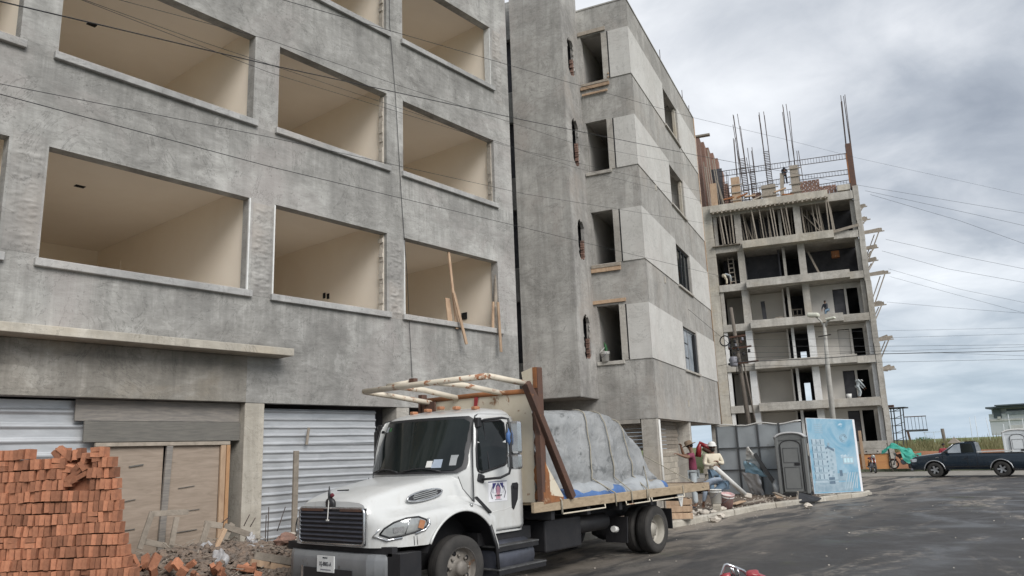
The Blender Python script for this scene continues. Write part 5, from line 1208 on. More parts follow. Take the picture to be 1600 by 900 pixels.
MB().prism([(10.66, YC + .05, 3.15), (10.66, YC - .03, 3.15), (10.66, YC - .0, 2.98), (10.66, YC + .07, 2.98)], (.02, 0, 0)).build('red_marker', 'red_paint', tk)
# ------------------------------------------------------------------ the load
ld = thing('covered_load', 'tall load wrapped in a wrinkled grey tarpaulin, roped down on the truck bed', 'tarpaulin load', (13, YC, 1.29))
TOP = [(10.95, 2.76), (11.2, 2.87), (12.3, 2.89), (13.3, 2.90), (13.8, 2.84), (14.2, 2.64), (14.6, 2.38), (14.88, 2.06), (15.0, 1.62)]
def loadfn(a, b):
    x = 10.92 + 4.08*a; top = interp(TOP, x); h = top - 1.46; sg_ = -1 if b < .5 else 1; q = 1 - abs(b*2 - 1)      # q 0 at the foot, 1 at the ridge
    d = interp([(0, 1.20), (.18, 1.20), (.36, 1.13), (.56, 1.0), (.68, .88), (.76, .70), (.86, .40), (1, 0)], q); zr = interp([(0, 0), (.18, .16), (.36, .45), (.56, .80), (.66, .925), (.74, .975), (.86, 1.0), (1, 1.015)], q)
    p = Vector((x, YC + sg_*d, 1.46 + h*zr)); e = min(1, a*16)*min(1, q*8 + .2)
    v = x*1.9 + .5*mnoise.noise(Vector((x*.8, p.z*1.2, 2))); fold = (1 - abs(mnoise.noise(Vector((v, sg_*3, p.z*.35))))*2.2)
    lowb = max(0, 1 - zr*2.1)      # gathered, bulging foot of the sheet
    w = .045*fold*(1 - .5*lowb) + .075*lowb*mnoise.noise(Vector((x*2.3, sg_, p.z*3))) + .05*lowb*abs(sin(x*4.3 + 2*mnoise.noise(Vector((x, 0, 0))))) - .05*lowb
    w += .012*mnoise.noise(Vector((x*5, p.y*4, p.z*6))) + .018*abs(mnoise.noise(Vector((x*3.1 - p.z*1.5, 1, p.z*2.6 + x)))) + .02*mnoise.noise(Vector((x*1.2 + p.z*2.4, p.y*2, 7)))
    sag = -.05*sin(pi*min(1, max(0, zr)))       # the sheet hangs slack between top edge and foot
    return p + Vector((0, sg_*(w + sag)*e, .5*w*e)) + Vector((.02*mnoise.noise(Vector((x*3, p.z*3, 5))), 0, 0))
m = MB(); m.grid(loadfn, 190, 130, True, True)
k0 = len(m.v); m.build('tarpaulin', 'tarp_grey', ld)
MB().grid(lambda a, b: (10.95, YC - 1.1 + 2.2*a, 1.45 + 1.3*b), 2, 2).build('tarpaulin_end', 'tarp_grey', ld)
def endcap(a, b):
    p0 = loadfn(1, b); return Vector(p0).lerp(Vector((15.0, YC, 1.4)), a)
MB().grid(endcap, 4, 40, True).build('tarpaulin_end', 'tarp_grey', ld)
# second hump at the back, rolled edge
def hump(a, b):
    t = 2*pi*b; x = 14.25 + .80*a; r_ = .30*sin(pi*min(.98, a*.8 + .2))
    p = Vector((x, YC + .1 + 1.0*cos(t), 1.5 + (1.9*r_ if sin(t) > 0 else .05)*abs(sin(t))*1.35 + .22*(1 - a)))
    return p + mnoise.noise_vector(p*3)*.05
MB().grid(hump, 24, 40, True).build('tarpaulin_fold', 'tarp_light', ld)
# light and blue folds lying on the bed
def fold(x0, x1, y, w, z, h, seed, mat):
    def fn(a, b):
        x = lerp(x0, x1, a); t = pi*b; r_ = (1 + .5*mnoise.noise(Vector((x*1.3, seed, 0))))*min(1, a*8 + .15, (1 - a)*5 + .15)
        p = Vector((x, y - w*cos(t)*r_ + .06*mnoise.noise(Vector((x*2, seed, 4))), z + h*sin(t)*r_)); return p + mnoise.noise_vector(p*5 + Vector((seed, 0, 0)))*.025
    MB().grid(fn, 60, 14, True).build('tarpaulin_fold', mat, ld)
fold(10.95, 14.0, YC - 1.22, .20, 1.285, .17, 1, 'tarp_blue'); fold(11.6, 15.0, YC - 1.12, .24, 1.33, .20, 5, 'tarp_light'); fold(13.0, 15.25, YC - 1.28, .16, 1.285, .15, 8, 'tarp_light'); fold(14.45, 15.25, YC - 1.25, .16, 1.285, .14, 11, 'tarp_blue')
# ropes over the load, following its surface down to the rail
def surf_rope(x0, x1, b0, b1, xr, nm='rope'):
    pts = [Vector(loadfn(lerp((x1 - 10.92)/4.08, (x0 - 10.92)/4.08, t/24), lerp(b0, b1, t/24))) + Vector((0, -.03, .02)) for t in range(25)]
    pts = [Vector((xr, BY0 - .035, 1.07)), Vector((xr, BY0 - .03, 1.31))] + pts; MB().tube(pts, .013, 5).build(nm, 'rope', ld)
def px_rope(top, end, b1=.40):
    xt = on(top[0], top[1], (0, 1, 0), 8.85).x; xe = on(end[0], end[1], (0, 1, 0), BY0 - .03).x; surf_rope(xe - .05, xt, .045, b1, xe)
px_rope((884, 648), (962, 775)); px_rope((921, 651), (987, 770)); px_rope((950, 657), (1011, 766), .40)
MB().tube([(10.95, BY0 + .35, 1.62), (11.02, BY0 + .1, 1.42), (11.1, BY0 - .03, 1.30), (11.1, BY0 - .035, 1.07)], .020, 5).build('rope', 'rope', ld)
MB().tube([(15.1, YC - .9, 1.95), (15.9, YC - 1.3, 1.5), (16.6, BY0 - .02, 1.2)], .010, 4).build('rope', 'rope', ld); MB().tube([(15.6, BY0 - .02, 1.3), (15.6, BY0 - .03, 1.05)], .012, 4).build('rope', 'rope', ld)
MB().tube([(14.6, YC - 1.15, 1.75), (14.15, BY0, 1.35), (14.1, BY0 - .03, 1.07)], .012, 4).build('rope', 'rope', ld)
# ------------------------------------------------------------------ people
SC = 1.19        # the survey unit is a little smaller than a metre
def skinned(name, nodes, edges, mat, parent, sub=2, root=None):
    """one continuous surface grown on a skeleton: nodes {name: (point, rx[, ry])}"""
    names = list(nodes); bm = bmesh.new(); lay = bm.verts.layers.skin.verify()
    vs = {}
    for k in names:
        v = bm.verts.new(nodes[k][0]); r = nodes[k][1]; v[lay].radius = (r, nodes[k][2] if len(nodes[k]) > 2 else r); v[lay].use_root = (k == (root or names[0])); vs[k] = v
    for a, b in edges: bm.edges.new((vs[a], vs[b]))
    me = bpy.data.meshes.new(name); bm.to_mesh(me); bm.free(); me.materials.append(MATS[mat])
    o = link(bpy.data.objects.new(name, me), parent)
    s_ = o.modifiers.new('skin', 'SKIN'); s_.use_smooth_shade = True; s_.branch_smoothing = .5
    q = o.modifiers.new('sub', 'SUBSURF'); q.levels = sub; q.render_levels = sub
    return o
def person(label, base, rz, pose, shirt, legs, hat=None, shoes='cloth_dark', group=None, short=False, mask=False, sc=1.0):
    """pose: joints in metres in the person's own frame (x forward, y left, z up)"""
    t = thing('person', label, 'person', base, rz, group)
    k = SC*sc; M = Matrix.Translation(Vector(base)) @ Matrix.Rotation(rz, 4, 'Z')
    J = {a: M @ (Vector(p)*k) for a, p in pose.items()}
    # hands: palm and five fingers on each wrist
    nodes = {'pelvis': (J['pelvis'], .125*k, .10*k), 'waist': (J['waist'], .115*k, .09*k), 'chest': (J['chest'], .135*k, .10*k), 'neck': (J['neck'], .052*k), 'head0': (J['head'] + (J['neck'] - J['head'])*.30, .062*k), 'head1': (J['head'], .082*k), 'head2': (J['head'] + (J['head'] - J['neck']).normalized()*.085*k, .072*k)}
    edges = [('pelvis', 'waist'), ('waist', 'chest'), ('chest', 'neck'), ('neck', 'head0'), ('head0', 'head1'), ('head1', 'head2')]
    for s_ in 'LR':
        for a, r in (('sh', .062), ('el', .047), ('wr', .033), ('hip', .085), ('kn', .055), ('an', .038), ('toe', .032)): nodes[a + s_] = (J[a + s_], r*k)
        edges += [('chest', 'sh' + s_), ('sh' + s_, 'el' + s_), ('el' + s_, 'wr' + s_), ('pelvis', 'hip' + s_), ('hip' + s_, 'kn' + s_), ('kn' + s_, 'an' + s_), ('an' + s_, 'toe' + s_)]
        d = (J['wr' + s_] - J['el' + s_]).normalized(); sd_ = d.cross(Vector((0, 0, 1))); sd_ = sd_.normalized() if sd_.length > .1 else Vector((0, 1, 0)); up_ = sd_.cross(d)
        pm = J['wr' + s_] + d*.05*k; nodes['palm' + s_] = (pm, .030*k, .016*k); edges.append(('wr' + s_, 'palm' + s_))
        for f in range(4):
            o_ = (f - 1.5)*.019*k; ln = (.060, .072, .068, .052)[f]*k
            a = pm + d*.035*k + sd_*o_; b = a + d*ln*.5 - up_*.012*k; c = b + d*ln*.35 - up_*.028*k
            for q, p_ in enumerate((a, b, c)): nodes[f'f{f}{q}{s_}'] = (p_, .0085*k)
            edges += [('palm' + s_, f'f{f}0{s_}'), (f'f{f}0{s_}', f'f{f}1{s_}'), (f'f{f}1{s_}', f'f{f}2{s_}')]
        a = pm + sd_*.034*k*(1 if s_ == 'L' else -1); b = a + d*.035*k + sd_*.012*k*(1 if s_ == 'L' else -1); nodes['t0' + s_] = (a, .010*k); nodes['t1' + s_] = (b, .009*k); edges += [('palm' + s_, 't0' + s_), ('t0' + s_, 't1' + s_)]
    skinned('body', nodes, edges, 'skin', t, 2)
    H = J['head']; fw = (M.to_3x3() @ Vector(pose.get('face', (1, 0, 0)))).normalized(); upv = (J['head'] - J['neck']).normalized(); sdv = upv.cross(fw).normalized()
    m = MB(); vs_, fs_ = blobby(H + fw*.088*k - upv*.0*k, .016*k, 1, 0, 0, (1, 1, 1.5)); m.add(vs_, fs_, True); m.build('nose', 'skin', t)
    for s_ in (-1, 1):
        vs_, fs_ = blobby(H + fw*.078*k + sdv*.03*s_*k + upv*.022*k, .010*k, 1, 0); MB().add(vs_, fs_, True).build('eye', 'hair', t)
        vs_, fs_ = blobby(H + sdv*.085*s_*k, .02*k, 1, 0, 0, (1, .6, 1.5)); MB().add(vs_, fs_, True).build('ear', 'skin', t)
    MB().obox(H + fw*.082*k - upv*.042*k, (.012*k, .05*k, .010*k), (0, 0, rz)).build('mouth', 'hair', t)
    vs_, fs_ = blobby(H + upv*.035*k - fw*.018*k, .094*k, 2, .08, 3, (1, 1, .95)); MB().add([p for p in vs_], fs_, True).build('hair', 'hair', t)
    if mask:
        vs_, fs_ = blobby(H + fw*.045*k - upv*.055*k, .07*k, 2, .1, 3, (1, 1, 1.1)); MB().add(vs_, fs_, True).build('mask', 'hair', t)
    if hat == 'hard': MB().lathe([(.13*k, 0), (.135*k, .01*k), (.112*k, .02*k), (.105*k, .07*k), (.07*k, .115*k), (0, .13*k)], H + upv*.055*k, upv, 20).build('helmet', 'cloth_white', t)
    elif hat == 'cap': MB().lathe([(.108*k, 0), (.108*k, .04*k), (.08*k, .085*k), (0, .10*k)], H + upv*.04*k, upv, 18).build('cap', 'cloth_white', t)
    elif hat == 'brim': MB().lathe([(.10*k, .0), (.20*k, -.01*k), (.205*k, .0), (.105*k, .02*k), (.098*k, .09*k), (.07*k, .115*k), (0, .105*k)], H + upv*.05*k, upv, 22).build('hat', 'hat_brown', t)
    elif hat == 'hood':
        vs_, fs_ = blobby(H + upv*.02*k - fw*.02*k, .12*k, 2, .06, 3); MB().add(vs_, fs_, True).build('hood', shirt, t)
    # clothes follow the same joints, a little wider
    N = {'pelvis': (J['pelvis'].lerp(J['waist'], .05), .165*k, .135*k), 'waist': (J['waist'], .155*k, .135*k), 'chest': (J['chest'], .185*k, .155*k), 'col': (J['chest'].lerp(J['neck'], .72), .075*k)}
    E_ = [('pelvis', 'waist'), ('waist', 'chest'), ('chest', 'col')]
    for s_ in 'LR':
        N['sh' + s_] = (J['sh' + s_], .092*k); N['el' + s_] = (J['el' + s_] if not short else J['sh' + s_].lerp(J['el' + s_], .75), .058*k); E_ += [('chest', 'sh' + s_), ('sh' + s_, 'el' + s_)]
        if not short: N['wr' + s_] = (J['el' + s_].lerp(J['wr' + s_], .92), .042*k); E_.append(('el' + s_, 'wr' + s_))
    skinned('shirt', N, E_, shirt, t, 2)
    N = {'pelvis': (J['pelvis'], .145*k, .118*k)}; E_ = []
    for s_ in 'LR':
        for a, r in (('hip', .100), ('kn', .078)): N[a + s_] = (J[a + s_], r*k)
        N['an' + s_] = (J['kn' + s_].lerp(J['an' + s_], .90), .062*k); E_ += [('pelvis', 'hip' + s_), ('hip' + s_, 'kn' + s_), ('kn' + s_, 'an' + s_)]
    skinned('trousers', N, E_, legs, t, 2)
    for s_ in 'LR':
        skinned('shoe', {'a': (J['an' + s_] - UZ*.02*k, .048*k), 'b': (J['toe' + s_], .042*k, .032*k)}, [('a', 'b')], shoes, t, 1)
    return t
STAND = dict(pelvis=(0, 0, .95), waist=(.01, 0, 1.10), chest=(.01, 0, 1.33), neck=(.0, 0, 1.50), head=(.02, 0, 1.63), shL=(0, .19, 1.42), shR=(0, -.19, 1.42), elL=(.02, .26, 1.14), elR=(.02, -.26, 1.14), wrL=(.12, .25, .90), wrR=(.12, -.25, .90),
             hipL=(0, .09, .92), hipR=(0, -.09, .92), knL=(.02, .11, .50), knR=(.02, -.11, .50), anL=(0, .12, .09), anR=(0, -.12, .09), toeL=(.16, .14, .04), toeR=(.16, -.14, .04))
def pose(**k): p = dict(STAND); p.update(k); return p
# mason in the maroon shirt, back to the street, reaching up to the planks
person('person in maroon polo shirt and brimmed hat, arms raised to the plank wall', (25.2, 12.55, .02), radians(112), pose(elL=(.10, .42, 1.36), wrL=(.30, .52, 1.44), elR=(.22, .02, 1.40), wrR=(.26, .14, 1.62), head=(.05, 0, 1.64)), 'cloth_maroon', 'cloth_paleblue', 'brim', short=True, sc=1.08)
person('person in cream long-sleeved shirt, white helmet, dark mask and jeans, with folded arms', (25.55, 11.95, .12), radians(-140), pose(elL=(.04, .27, 1.16), elR=(.04, -.27, 1.16), wrL=(.27, .04, 1.24), wrR=(.28, -.02, 1.12)), 'cloth_cream', 'cloth_jeans', 'hard', mask=True)
person('person in pale blue clothes bending down behind the end of the truck bed', (23.75, 11.0, .16), radians(112), pose(pelvis=(-.14, 0, .66), waist=(.03, 0, .75), chest=(.27, 0, .72), neck=(.42, 0, .60), head=(.50, 0, .50), face=(.4, 0, -.9), shL=(.3, .18, .66), shR=(.3, -.18, .66), elL=(.36, .22, .40), elR=(.36, -.22, .40), wrL=(.42, .16, .18), wrR=(.42, -.16, .18), hipL=(-.14, .09, .62), hipR=(-.14, -.09, .62), knL=(.16, .14, .40), knR=(.14, -.14, .38)), 'cloth_bluegrey', 'cloth_jeans', None)
# workers on building C
person('person in dark hooded jacket beside the shuttered column on the top deck', Cp(.55, 21.6, .4), radians(200), pose(neck=(.20, 0, 1.42), head=(.32, .0, 1.42), face=(.7, 0, -.6), chest=(.10, 0, 1.28), elL=(.30, .24, 1.1), wrL=(.34, .1, .9), elR=(.3, -.2, 1.1), wrR=(.34, -.05, .9)), 'cloth_dark', 'cloth_dark', 'hood', sc=.72)
person('person in grey top bent double in the dark left bay beside the ladder', Cp(-4.55, 14.2, .6), radians(-60), pose(pelvis=(-.15, 0, .90), waist=(.02, 0, .96), chest=(.26, 0, .88), neck=(.40, 0, .72), head=(.46, 0, .60), face=(.3, 0, -.9), shL=(.3, .18, .8), shR=(.3, -.18, .8), elL=(.34, .2, .52), elR=(.34, -.2, .52), wrL=(.36, .15, .28), wrR=(.36, -.15, .28), hipL=(-.15, .09, .86), hipR=(-.15, -.09, .86)), 'cloth_paleblue', 'cloth_cream', None, sc=.82)
person('person in white overalls bending over work in the right bay of the second storey', Cp(3.75, 5.05, .6), radians(-50), pose(pelvis=(-.12, 0, .80), waist=(.02, 0, .92), chest=(.16, 0, 1.08), neck=(.26, 0, 1.2), head=(.32, 0, 1.28), knL=(.16, .14, .45), knR=(.12, -.16, .45), elL=(.36, .2, .92), wrL=(.5, .12, .72), elR=(.36, -.2, .95), wrR=(.52, -.1, .8)), 'cloth_paleblue', 'cloth_paleblue', 'cap', sc=.8)
person('person in dark top kneeling at the slab edge above the street lamp', Cp(2.35, 11.1, .3), radians(150), pose(pelvis=(0, 0, .5), waist=(.05, 0, .66), chest=(.10, 0, .86), neck=(.10, 0, 1.0), head=(.12, 0, 1.12), shL=(.1, .17, .94), shR=(.1, -.17, .94), elL=(.2, .26, .7), elR=(.2, -.26, .7), wrL=(.34, .15, .5), wrR=(.34, -.15, .5), hipL=(0, .09, .48), hipR=(0, -.09, .48), knL=(.3, .12, .4), knR=(.12, -.12, .06), anL=(.28, .12, .08), anR=(-.25, -.12, .06), toeL=(.42, .12, .04), toeR=(-.36, -.12, .04)), 'cloth_dark', 'cloth_jeans', None, sc=.8)
person('person in a dark red jacket standing behind the hood of the black pickup', Vector((55.6, 10.35, -.15)), radians(200), pose(), 'cloth_red', 'cloth_dark', None, sc=.92)
pb = thing('paint_bucket', 'small white bucket beside the person in white overalls, second storey', 'bucket', Cp(3.1, 5.05, .4)); MB().lathe([(0, 0), (.16, 0), (.19, .36), (.17, .36), (.14, .03), (0, .03)], Cp(3.1, 5.05, .4), (0, 0, 1), 16).build('shell', 'white_plastic', pb)
# ------------------------------------------------------------------ buckets, crate, stones, timber on the pavement
def bucket(label, p, r, h, mat, tilt=(0, 0, 1), band='white_plastic'):
    t = thing('bucket', label, 'bucket', p, 0, 'buckets'); b = MB().lathe([(0, 0), (r*.84, 0), (r, h), (r*1.05, h), (r*1.05, h + .02), (r*.95, h + .02), (r*.8, .03), (0, .03)], p, tilt, 20).build('shell', mat, t)
    MB().lathe([(r*.99, 0), (r*1.03, .0), (r*1.035, .03), (r*1.0, .03)], Vector(p) + Vector(tilt).normalized()*h*.82, tilt, 20).build('rim_band', band, t)
    q = Vector(p) + Vector(tilt).normalized()*h*.92
    MB().tube([q + Vector((r*cos(a)*1.03, r*sin(a)*1.03, -abs(sin(a - 1))*h*.5)) for a in [1 + pi*i/10 for i in range(11)]], .008, 4).build('handle', 'print_grey', t); return t
bucket('white plastic bucket standing on a brick stub beside the bending worker', gp := Vector((22.95, 10.75, .38)), .185, .40, 'white_plastic')
for k in range(3):
    m = MB().obox((22.95, 10.75, .16 + k*.085), (.40, .24, .08), (0, 0, .3 + k*.1)); tag(m.build('concrete_block', 'block_grey', bevel=.008), ('bottom', 'middle', 'top')[k] + ' pale block of the stub under the white bucket', 'block', 'blocks under the bucket')
bucket('bucket stained pink and white, tipped against the one beside it', Vector((23.75, 10.8, .18)), .21, .44, 'pink_plastic', (-.15, -.25, 1))
bkt = bucket('white bucket holding a small plant on the lowest window sill of the corner block', Bp(-.03, 1.72, 5.27), .155, .34, 'white_plastic')
pl = thing('potted_plant', 'small dark green plant growing out of the white bucket on the window sill', 'plant', Bp(-.03, 1.72, 5.6)); m = MB(); rq = random.Random(8)
for i in range(14):
    a = rq.random()*6.28; p = Bp(-.03, 1.68, 5.58); q = p + Vector((cos(a)*.06, sin(a)*.06, rq.uniform(.1, .36))); s_ = Vector((-sin(a), cos(a), 0))*.03
    m.add([p - s_*.3, p + s_*.3, q + s_, q + UZ*.08, q - s_], [(0, 1, 2, 3, 4)])
m.build('leaves', 'leaf_green', pl)
MB().tube([Bp(-.03, 1.72, 5.58), Bp(-.02, 1.66, 5.78)], .012, 5).build('stem', 'timber_old', pl)
tag(MB().bar(Bp(-.05, 1.90, 5.62), Bp(-.06, 1.72, 5.78), .05, .03).build('trowel', 'white_plastic'), 'pale trowel stuck in the bucket on the window sill', 'trowel')
cr = thing('wooden_crate', 'pale wooden crate with three slats standing on the kerb behind the truck wheel', 'crate', (19.9, 10.9, .15))
C0 = Vector((19.75, 10.75, .16)); cu_ = Vector((-.25, -.97, 0)); cu_.normalize(); cn_ = Vector((cu_.y, -cu_.x, 0))
for k in range(3):
    MB().fbox(C0 - cu_*.0 + UZ*(.02 + k*.185), Vector((.38, -.60, 0)), Vector((.03, .02, 0)), UZ*.155).build('slat', 'timber', cr, bevel=.006)
    MB().fbox(C0 + Vector((.45, .28, .02 + k*.185)), Vector((.38, -.60, 0)), Vector((.03, .02, 0)), UZ*.155).build('slat', 'timber', cr)
MB().fbox(C0 + Vector((-.02, .02, 0)), Vector((.47, .30, 0)), Vector((.02, -.03, 0)), UZ*.56).build('end_board', 'timber_old', cr, bevel=.006)
MB().fbox(C0 + Vector((.36, -.56, 0)), Vector((.47, .30, 0)), Vector((.02, -.03, 0)), UZ*.56).build('end_board', 'timber_old', cr)
MB().fbox(C0 + Vector((0, 0, .0)), Vector((.38, -.60, 0)), Vector((.45, .28, 0)), UZ*.02).build('base', 'timber_old', cr)
rq = random.Random(12)
for i in range(26):
    x = rq.uniform(20.6, 23.6); y = kerb_y(x) + rq.uniform(.3, 1.0); r_ = rq.uniform(.05, .13)
    vs_, fs_ = blobby((x, y, .12 + r_*.5), r_, 2, .3, i, (1.2, 1, .7)); tag(MB().add(vs_, fs_).build('stone', 'stone_pale'), 'pale lump of stone in the line of rubble between kerb and crate', 'stone', 'stones behind the kerb')
for i, (x, y, dx, dy, w) in enumerate(((25.4, 11.3, 1.3, .2, .22), (25.7, 11.0, 1.5, -.1, .16), (27.8, 10.6, 1.7, .75, .20), (28.0, 10.5, 1.5, .95, .14))):
    tag(MB().bar((x, y, .17 + .03*i), (x + dx, y + dy, .19 + .04*i), w, .03).build('board', 'timber_old' if i % 2 else 'timber', bevel=.004), ('flat board under the foot of the white pole', 'narrow board beside the foot of the white pole', 'wide board lying on the earth before the grey fence', 'thin board on top of the wide board before the grey fence')[i], 'board')
wp_ = thing('pipe', 'long white pole leaning from the cream-shirted worker down to boards on the ground', 'pipe', (26.2, 11.2, .2))
pa, pb_ = atD(1118, 731, 25.3), atD(1166, 774, 27.3); MB().tube([pa, pb_], .075, 12).build('tube', 'white_plastic', wp_); MB().obox(pb_, (.35, .22, .16), (0, .2, -.3)).build('foot', 'stone_pale', wp_, bevel=.04)
vs_, fs_ = blobby((18.8, 10.32, .10), .12, 2, .35, 3, (1.5, 1, .8)); 
for i, (px, py) in enumerate(((1117, 811), (1125, 806), (1040, 797), (1265, 779), (1262, 790))):
    p = on(px, py, (0, 0, 1), .08); vs_, fs_ = blobby(p, .13, 2, .35, i, (1.4, 1, .6)); tag(MB().add(vs_, fs_).build('stone', 'stone_pale'), ('larger lump of concrete on the road edge below the two buckets', 'smaller lump of concrete beside the larger one below the buckets', 'lump of concrete behind the truck wheel by the crate', 'pale lump on the kerb under the dark scrap panel', 'pale lump on the road in front of the dark scrap panel')[i], 'stone', 'lumps against the kerb')
dp_ = on(1262, 784, (0, 0, 1), .05)
tag(MB().prism([dp_ + Vector((-.55, .1, .0)), dp_ + Vector((.0, .35, .30)), dp_ + Vector((.75, -.25, .05)), dp_ + Vector((.1, -.3, .0))], (0, 0, .04)).build('panel_scrap', 'chassis_black'), 'bent dark scrap panel leaning on the kerb below the poster board', 'scrap')
tag(MB().bar(dp_ + Vector((-.6, .15, .02)), dp_ + Vector((.1, .35, .34)), .06, .04).build('batten', 'timber_old'), 'short batten along the edge of the dark scrap panel at the kerb', 'batten')
rq = random.Random(44); mb = MB()
for i in range(650):
    x = rq.uniform(19, 33); y0 = kerb_y(x) + .2; y = y0 + rq.random()**1.5*3.5; r_ = rq.uniform(.010, .035); vs_, fs_ = blobby((x, y, .13), r_, 1, .35, i % 31, (1.3, 1, .6)); mb.add(vs_, fs_)
mb.build('pavement_rubble', 'stone_pale', None, label='small stones and crumbs scattered over the earth pavement before the fence', cat='rubble', kind='stuff')
# ------------------------------------------------------------------ fence, toilet, poster board, torn banner
fa, fb = Vector((31.60, 14.50, .12)), Vector((31.30, 10.75, .12)); fd = (fb - fa); fl = fd.length; fe = fd.normalized(); fn_ = Vector((fe.y, -fe.x, 0)); fn_ = fn_ if fn_.x < 0 else -fn_
fc = thing('sheet_fence', 'dark grey sheet metal fence between the corner block and the poster board', 'fence', fa)
for k in range(4):
    a = fa + fe*(fl*k/4 + .01)
    for r_, (z0, z1) in enumerate(((0, .98), (.985, 1.88), (1.885, 2.80))):
        m = MB(); m.grid(lambda u, v: a + fe*((fl/4 - .02)*u) + UZ*(z0 + (z1 - z0)*v) + fn_*(.018*mnoise.noise(Vector((u*2 + k*5, v*2, r_*3)))), 8, 6, True).build('fence_panel', 'fence_sheet', fc)
    MB().bar(a + fn_*.03, a + UZ*2.82 + fn_*.03, .07, .05, fn_).build('fence_post', 'fence_rail', fc)
for z in (.98, 1.88): MB().bar(fa + UZ*z + fn_*.035, fb + UZ*z + fn_*.035, .05, .04).build('fence_rail', 'fence_rail', fc)
MB().tube([fa + fe*(fl*t/16) + UZ*(2.82 + .05*sin(t*.9) + .03*(t == 5)) + fn_*.02 for t in range(17)], .03, 6).build('fence_capping', 'white_plastic', fc)
# portable toilet
tb = on(1243, 768, (0, 0, 1), .16); tb = Vector((30.35, 10.95, .13)); tang = radians(14)
pt = thing('portable_toilet', 'dark grey portable toilet with domed pale roof against the sheet fence', 'portable toilet', tb, tang)
def toilet(root, base, ang, body, roof, W_=1.12, H_=2.42):
    Mx = Matrix.Translation(base) @ Matrix.Rotation(ang, 4, 'Z'); T = lambda x, y, z: Mx @ Vector((x, y, z))
    def tb_(nm, x0, x1, y0, y1, z0, z1, mat, bev=0, par=None): 
        m = MB(); m.fbox(T(x0, y0, z0), Mx.to_3x3() @ Vector((x1 - x0, 0, 0)), Mx.to_3x3() @ Vector((0, y1 - y0, 0)), UZ*(z1 - z0)); return m.build(nm, mat, par or root, bevel=bev)
    h = W_/2
    tb_('skid', 0, W_, -h, h, 0, .10, 'chassis_black'); bd = tb_('body', .02, W_, -h + .03, h - .03, .10, H_ - .25, body, .02)
    for y in (-h + .06, h - .06): tb_('corner_post', -.03, .05, y - .06, y + .06, .08, H_ - .22, body, .02)
    # door with arched top
    dpts = [(-.36, .16), (.36, .16)] + [(.36*cos(radians(a)), H_ - .52 + .20*sin(radians(a))) for a in range(0, 181, 15)]
    d_ = MB().prism([T(-.035, y, z) for y, z in dpts], Mx.to_3x3() @ Vector((.04, 0, 0))).build('door', body, root, bevel=.01)
    out = [(-.36, .16)] + list(reversed(dpts[2:])) + [(.36, .16)]
    MB().tube([T(-.045, y*1.04, z) for y, z in out], .016, 5).build('door_seam', 'chassis_black', d_)
    for (y0, y1, z0, z1) in ((-.28, .28, .28, 1.08), (-.28, .28, 1.26, H_ - .62)):
        MB().tube([T(-.042, a_, b_) for a_, b_ in ((y0, z0), (y1, z0), (y1, z1), (y0, z1), (y0, z0))], .010, 4).build('door_panel_rib', 'fence_rail', d_)
    MB().fbox(T(-.055, -.30, 1.14), Mx.to_3x3() @ Vector((.02, 0, 0)), Mx.to_3x3() @ Vector((0, .20, 0)), UZ*.10).build('latch', 'chassis_black', d_)
    def rf(a, b):
        y = (-1 + 2*b)*(h + .03); z = H_ - .30 + .30*sqrt(max(0, 1 - (abs(y)/(h + .06))**2.4)); return T(-.06 + (W_ + .1)*a, y, z)
    r_ = MB().grid(rf, 6, 20, True).build('roof', roof, root); q = r_.modifiers.new('s', 'SOLIDIFY'); q.thickness = .07
    MB().add([rf(.03, b/20) for b in range(21)] + [T(.0, h, H_ - .32), T(.0, -h, H_ - .32)], [tuple(range(23))]).build('roof_front', body, root)
toilet(pt, tb, tang, 'toilet_grey', 'toilet_roof')
wt = thing('portable_toilet', 'pale grey portable toilet behind the tail of the black pickup', 'portable toilet', Vector((55.6, 6.5, .02))); toilet(wt, Vector((55.6, 6.35, .02)), radians(8), 'far_wall', 'wall_white', 1.5, 2.45)
# poster board with a printed rendering of the building
qa, qb = Vector((31.22, 10.52, .15)), Vector((32.92, 9.18, .15)); qd = qb - qa; ql = qd.length; qe = qd.normalized(); qn = Vector((qe.y, -qe.x, 0)); qn = qn if qn.x < 0 else -qn
pbd = thing('poster_board', 'large pale blue poster board with a printed apartment building, standing at the street corner', 'poster board', qa)
HL, HR = 2.92, 2.80
def Qp(u, v, off=0): return qa + qe*(ql*u) + UZ*(lerp(HL, HR, u)*v) + qn*off
MB().add([Qp(0, 0), Qp(1, 0), Qp(1, 1), Qp(0, 1)], [(0, 1, 2, 3)]).build('board', 'poster_base' if 'poster_base' in MATS else 'sign_white', pbd).modifiers.new('s', 'SOLIDIFY').thickness = .05
simple('poster_sky', (.12, .31, .45), (.33, .47, .56), 1.1, .45, dist=1.2, spots=((.48, .58, .64), .62, 1.4)); simple('poster_grey', (.20, .29, .36), (.33, .42, .48), 5, .45); simple('poster_pale', (.40, .49, .55), (.30, .41, .48), 4, .45); simple('poster_dark', (.085, .14, .20), (.13, .19, .25), 8, .45); simple('poster_teal', (.38, .60, .68), (.50, .68, .74), 3, .45)
def pr(u0, u1, v0, v1, mat, off=.008, sk=0): MB().add([Qp(u0, v0 , off), Qp(u1, v0 + sk, off), Qp(u1, v1 + sk, off), Qp(u0, v1, off)], [(0, 1, 2, 3)]).build('print', mat, pbd)
pr(.005, .995, .005, .995, 'poster_sky', .004)
pr(.955, .995, .005, .995, 'sign_white', .006)
for i in range(8):
    for j in range(5): pr(.15 + i*.022, .16 + i*.022, .80 + j*.028, .81 + j*.028, 'poster_grey')
pr(.03, .80, .02, .14, 'poster_grey', .007); pr(.06, .32, .10, .72, 'poster_pale', .0065); pr(.30, .52, .14, .60, 'poster_pale', .0062); 
